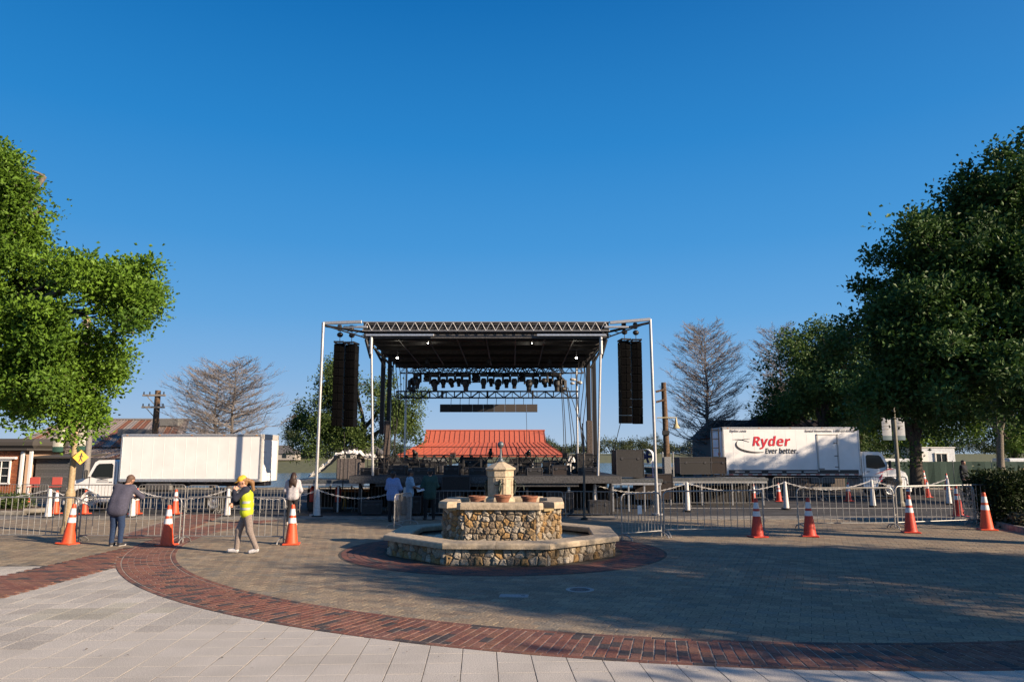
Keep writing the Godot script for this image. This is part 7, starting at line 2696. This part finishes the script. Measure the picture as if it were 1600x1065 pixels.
	put(st.get("top_name", "shirt"), skin_mesh(topc, 0.02 * s, 0.05 * s), st.top, o)
	var tr := grow(legs, 0.014 * s if not st.get("tight", false) else 0.007 * s)
	tr[1][3] = 0.055 * s if not st.get("tight", false) else 0.045 * s
	tr[3][3] = tr[1][3]
	put("trousers", skin_mesh(tr + [[j.pel + w, j.hl, 0.112 * g, 0.10 * g], [j.pel - w, j.hr, 0.112 * g, 0.10 * g]], 0.02 * s, 0.04 * s), st.legs, o)
	for e in [["al", "tl"], ["ar", "tr"]]:
		var a: Vector3 = j[e[0]]
		var t: Vector3 = j[e[1]]
		put("shoe", skin_mesh([[a - v3(0, 0.03, 0) * s, t + v3(0, 0.008, 0) * s, 0.052 * s, 0.04 * s], [a, a + v3(0, 0.02, 0), 0.05 * s, 0.048 * s]], 0.012 * s, 0.02 * s), st.shoe, o)
		if st.has("sole"):
			put("sole", skin_mesh([[a - v3(0, 0.062, 0) * s, t - v3(0, 0.012, 0) * s, 0.036 * s, 0.03 * s], [t - v3(0, 0.01, 0) * s, t - v3(0, 0.012, 0) * s, 0.042 * s, 0.04 * s]], 0.011 * s, 0.02 * s), st.sole, o)
	var hair := [[hd + up * 0.055 * s - nose * 0.025 * s, hd + up * 0.05 * s + nose * 0.01 * s, 0.083 * s, 0.078 * s], [hd + up * 0.03 * s - nose * 0.04 * s, hd - up * 0.045 * s - nose * 0.045 * s, 0.078 * s, 0.056 * s]]
	if st.has("hair_long"):
		for e in st.hair_long:
			hair.append([e[0] * s, e[1] * s, e[2] * s, e[3] * s])
	put("hair", skin_mesh(hair, 0.011 * s, 0.03 * s), st.hair, o)
	return o

func cloth(called: String, r: float, g: float, b: float) -> StandardMaterial3D:
	var m := mat(called, r, g, b, 0.9, 0, [0.62, 1.0, 0.35, 0.02], 0.8)
	m.rim_enabled = true
	m.rim = 0.2
	return m

func people() -> void:
	var light := mat("skin light", 0.46, 0.25, 0.17, 0.55)
	var tan := mat("skin tan", 0.34, 0.18, 0.12, 0.55)
	var deep := mat("skin brown", 0.16, 0.085, 0.055, 0.55)
	var brown := mat("hair brown", 0.055, 0.026, 0.015, 0.6, 0, [0.5, 1.0, 0.1])
	var black := mat("hair black", 0.012, 0.01, 0.01, 0.55)
	var blond := mat("hair blond", 0.36, 0.19, 0.075, 0.6, 0, [0.55, 1.0, 0.1])
	var white := cloth("shoe white", 0.7, 0.7, 0.72)
	# the man leaning on the barrier, back to the camera
	var greyhair := mat("hair grey brown", 0.17, 0.10, 0.07, 0.7, 0, [0.6, 1.0, 0.1])
	person("man in grey blue shirt and jeans leaning on the barrier, back to the camera", v3(-9.36, 0, -17.95), PI - 0.05, 0.99, {
		"pel": v3(0.0, 0.91, -0.10), "wai": v3(-0.0, 1.06, -0.08), "che": v3(-0.02, 1.25, 0.04), "nek": v3(-0.04, 1.40, 0.14), "hed": v3(-0.08, 1.53, 0.23), "nos": v3(-0.25, -0.35, 1.0),
		"sl": v3(0.18, 1.36, 0.10), "el": v3(0.15, 1.10, 0.30), "wl": v3(0.0, 1.12, 0.52), "sr": v3(-0.20, 1.34, 0.12), "er": v3(-0.34, 1.12, 0.34), "wr": v3(-0.14, 1.12, 0.50),
		"hl": v3(0.085, 0.90, -0.10), "hr": v3(-0.085, 0.90, -0.10), "kl": v3(0.10, 0.48, -0.02), "kr": v3(-0.10, 0.48, -0.03), "al": v3(0.11, 0.085, -0.05), "ar": v3(-0.10, 0.085, -0.05), "tl": v3(0.13, 0.03, 0.11), "tr": v3(-0.12, 0.03, 0.11),
	}, {"skin": tan, "hair": greyhair, "top": cloth("shirt slate", 0.085, 0.085, 0.135), "legs": cloth("jeans blue", 0.02, 0.05, 0.13), "shoe": mat("shoe dark", 0.03, 0.03, 0.035, 0.6), "sole": white, "girth": 1.1, "boxy": 0.08})
	# the woman in the yellow vest, walking to the left
	var vest := mat("vest yellow", 0.60, 0.68, 0.02, 0.6, 0, [0.75, 1.0, 0.3])
	var navy := cloth("sleeve navy", 0.018, 0.024, 0.05)
	var w := person("woman in yellow safety vest and yellow cap walking left, hand at her face", v3(-5.83, 0, -16.6), -PI * 0.5 + 0.25, 0.98, {
		"pel": v3(0, 0.93, 0.02), "wai": v3(0, 1.07, 0.02), "che": v3(0, 1.27, 0.05), "nek": v3(0, 1.43, 0.09), "hed": v3(0.02, 1.56, 0.14), "nos": v3(0.25, -0.35, 1.0),
		"sl": v3(0.16, 1.38, 0.06), "el": v3(0.20, 1.20, 0.26), "wl": v3(0.07, 1.37, 0.30), "sr": v3(-0.17, 1.38, 0.05), "er": v3(-0.22, 1.12, 0.10), "wr": v3(-0.04, 1.08, 0.30),
		"kl": v3(0.09, 0.49, -0.07), "al": v3(0.09, 0.10, -0.24), "tl": v3(0.10, 0.03, -0.10), "kr": v3(-0.09, 0.50, 0.17), "ar": v3(-0.09, 0.085, 0.20), "tr": v3(-0.10, 0.05, 0.36),
	}, {"skin": light, "hair": blond, "top": navy, "top_name": "jumper", "legs": cloth("trousers khaki", 0.34, 0.28, 0.25), "shoe": white, "girth": 1.0,
		"hair_long": [[v3(0.0, 1.60, 0.02), v3(-0.02, 1.55, -0.06), 0.045, 0.05], [v3(-0.02, 1.55, -0.06), v3(-0.03, 1.38, -0.10), 0.05, 0.03]], "hand_l": v3(-0.3, 0.5, -0.4)})
	var s := 0.98
	var vc := []
	for e in [-1, 1]:
		vc.append([v3(0.068 * e, 0.90, 0.02) * s, v3(0.066 * e, 1.08, 0.02) * s, 0.142 * s, 0.134 * s])
		vc.append([v3(0.066 * e, 1.08, 0.02) * s, v3(0.082 * e, 1.27, 0.05) * s, 0.134 * s, 0.142 * s])
		vc.append([v3(0.082 * e, 1.27, 0.05) * s, v3(0.10 * e, 1.385, 0.06) * s, 0.138 * s, 0.09 * s])
	put("vest", skin_mesh(vc, 0.018, 0.04), vest, w)
	var grey := mat("vest grey band", 0.36, 0.37, 0.38, 0.4)
	for y in [0.98, 1.12]:
		var k := MB.new()
		var n := 28
		for i in n:
			var a := TAU * i / n
			var b := TAU * (i + 1) / n
			var rx := 0.222 * s
			var rz := 0.152 * s
			var p := v3(cos(a) * rx, y * s, 0.025 + sin(a) * rz)
			var q := v3(cos(b) * rx, y * s, 0.025 + sin(b) * rz)
			k.quad(q + v3(0, -0.025, 0), p + v3(0, -0.025, 0), p + v3(0, 0.025, 0), q + v3(0, 0.025, 0))
		put("reflective_band", k, grey, w)
	var cap := mat("cap yellow", 0.72, 0.40, 0.03, 0.75)
	var hd := v3(0.02, 1.56, 0.14) * s
	var ns := v3(0.25, -0.3, 1.0).normalized()
	var cu := v3(0.05, 1.0, 0.3).normalized()
	put("cap", skin_mesh([[hd + cu * 0.065 - ns * 0.02, hd + cu * 0.06 + ns * 0.015, 0.088, 0.086]], 0.011, 0.02), cap, w)
	var bill := MB.new()
	var sd := cu.cross(ns).normalized()
	for i in 8:
		var a := -0.8 + 1.6 * i / 8.0
		var b := -0.8 + 1.6 * (i + 1) / 8.0
		var e0 := hd + cu * 0.06 + ns * cos(a) * 0.09 + sd * sin(a) * 0.09
		var e1 := hd + cu * 0.06 + ns * cos(b) * 0.09 + sd * sin(b) * 0.09
		var f0 := hd + cu * 0.035 + ns * (0.06 + cos(a) * 0.115) + sd * sin(a) * 0.10
		var f1 := hd + cu * 0.035 + ns * (0.06 + cos(b) * 0.115) + sd * sin(b) * 0.10
		bill.quad(e0, f0, f1, e1)
		bill.quad(e1 - cu * 0.006, f1 - cu * 0.006, f0 - cu * 0.006, e0 - cu * 0.006)
	put("cap_bill", bill, cap, w)
	# the girl in white, back to the camera
	person("girl in white jumper and black leggings with long brown hair, back to the camera", v3(-6.72, 0, -23.0), PI + 0.1, 0.93, {
		"er": v3(-0.26, 1.13, 0.02), "wr": v3(-0.17, 0.95, 0.17), "el": v3(0.25, 1.13, 0.02), "wl": v3(0.17, 0.95, 0.18), "kl": v3(0.11, 0.49, 0.02), "al": v3(0.12, 0.085, -0.02), "tl": v3(0.13, 0.03, 0.13), "hed": v3(0.0, 1.59, 0.03),
	}, {"skin": light, "hair": brown, "top": cloth("jumper white", 0.66, 0.63, 0.67), "top_name": "jumper", "legs": cloth("leggings black", 0.012, 0.012, 0.018), "shoe": mat("shoe pale", 0.5, 0.42, 0.36, 0.7), "tight": true, "hem": 0.03,
		"hair_long": [[v3(0, 1.58, -0.04), v3(0.0, 1.40, -0.09), 0.095, 0.10], [v3(0.05, 1.44, -0.09), v3(0.07, 1.26, -0.10), 0.085, 0.05], [v3(-0.05, 1.44, -0.09), v3(-0.08, 1.28, -0.10), 0.085, 0.05]]})
	# three people at the pale barrier in the shade
	person("person in blue shirt with dark hair, back to the camera, behind the pale barrier", v3(-3.86, 0, -24.3), PI - 0.35, 0.93, {"er": v3(-0.29, 1.13, 0.05), "wr": v3(-0.15, 1.03, 0.26), "el": v3(0.28, 1.13, 0.05), "wl": v3(0.14, 1.02, 0.27)}, {"skin": deep, "hair": black, "top": cloth("shirt blue", 0.27, 0.42, 0.80), "legs": cloth("trousers dark", 0.015, 0.016, 0.022), "shoe": M["shoe dark"], "girth": 1.18, "hem": 0.12})
	person("person in light blue shirt reading a paper, between blue shirt and green jacket", v3(-3.40, 0, -24.9), 1.9, 0.95, {"er": v3(-0.25, 1.14, 0.10), "wr": v3(-0.10, 1.08, 0.34), "el": v3(0.25, 1.14, 0.10), "wl": v3(0.08, 1.08, 0.34), "nos": v3(0, -0.3, 1)}, {"skin": deep, "hair": black, "top": cloth("shirt light blue", 0.38, 0.58, 0.78), "long": false, "legs": cloth("trousers grey blue", 0.10, 0.15, 0.18), "shoe": M["shoe dark"], "girth": 1.05, "hem": 0.08})
	var pap := thing("paper_plan", "white paper plan held by the person in the light blue shirt", "paper", v3(-2.98, 1.06, -24.98), 0.2)
	var k := MB.new()
	k.bbox(Vector3.ZERO, v3(0.42, 0.004, 0.3), 0.001, Basis(Vector3.BACK, 0.25) * Basis(Vector3.RIGHT, 0.7))
	put("sheet", k, M["white paint"], pap)
	k = MB.new()
	k.bbox(v3(0.05, 0.016, 0.006), v3(0.16, 0.003, 0.2), 0.001, Basis(Vector3.BACK, 0.25) * Basis(Vector3.RIGHT, 0.7))
	put("print", k, mat("print lilac", 0.5, 0.42, 0.66, 0.8), pap)
	person("person in dark green jacket and black trousers, back to the camera, right of the papers", v3(-2.74, 0, -25.0), PI + 0.25, 0.97, {"er": v3(-0.27, 1.13, 0.02), "wr": v3(-0.16, 1.02, 0.22), "el": v3(0.27, 1.13, 0.02), "wl": v3(0.16, 1.02, 0.22), "al": v3(0.14, 0.085, 0), "ar": v3(-0.14, 0.085, 0), "tl": v3(0.17, 0.03, 0.14), "tr": v3(-0.17, 0.03, 0.14), "kl": v3(0.12, 0.49, 0.02), "kr": v3(-0.12, 0.49, 0.02)}, {"skin": tan, "hair": black, "top": cloth("jacket green", 0.035, 0.10, 0.085), "top_name": "jacket", "legs": cloth("trousers black", 0.01, 0.01, 0.012), "shoe": M["shoe dark"], "girth": 1.15, "hem": 0.14})
	# far right, before the green screen
	person("person in dark clothes standing before the green screen fence on the right", v3(24.5, 0, -40.5), 0.6, 1.08, {}, {"skin": tan, "hair": black, "top": cloth("jacket black blue", 0.012, 0.016, 0.028), "top_name": "jacket", "legs": cloth("trousers navy", 0.012, 0.014, 0.022), "shoe": M["shoe dark"], "girth": 1.15, "hem": 0.12})
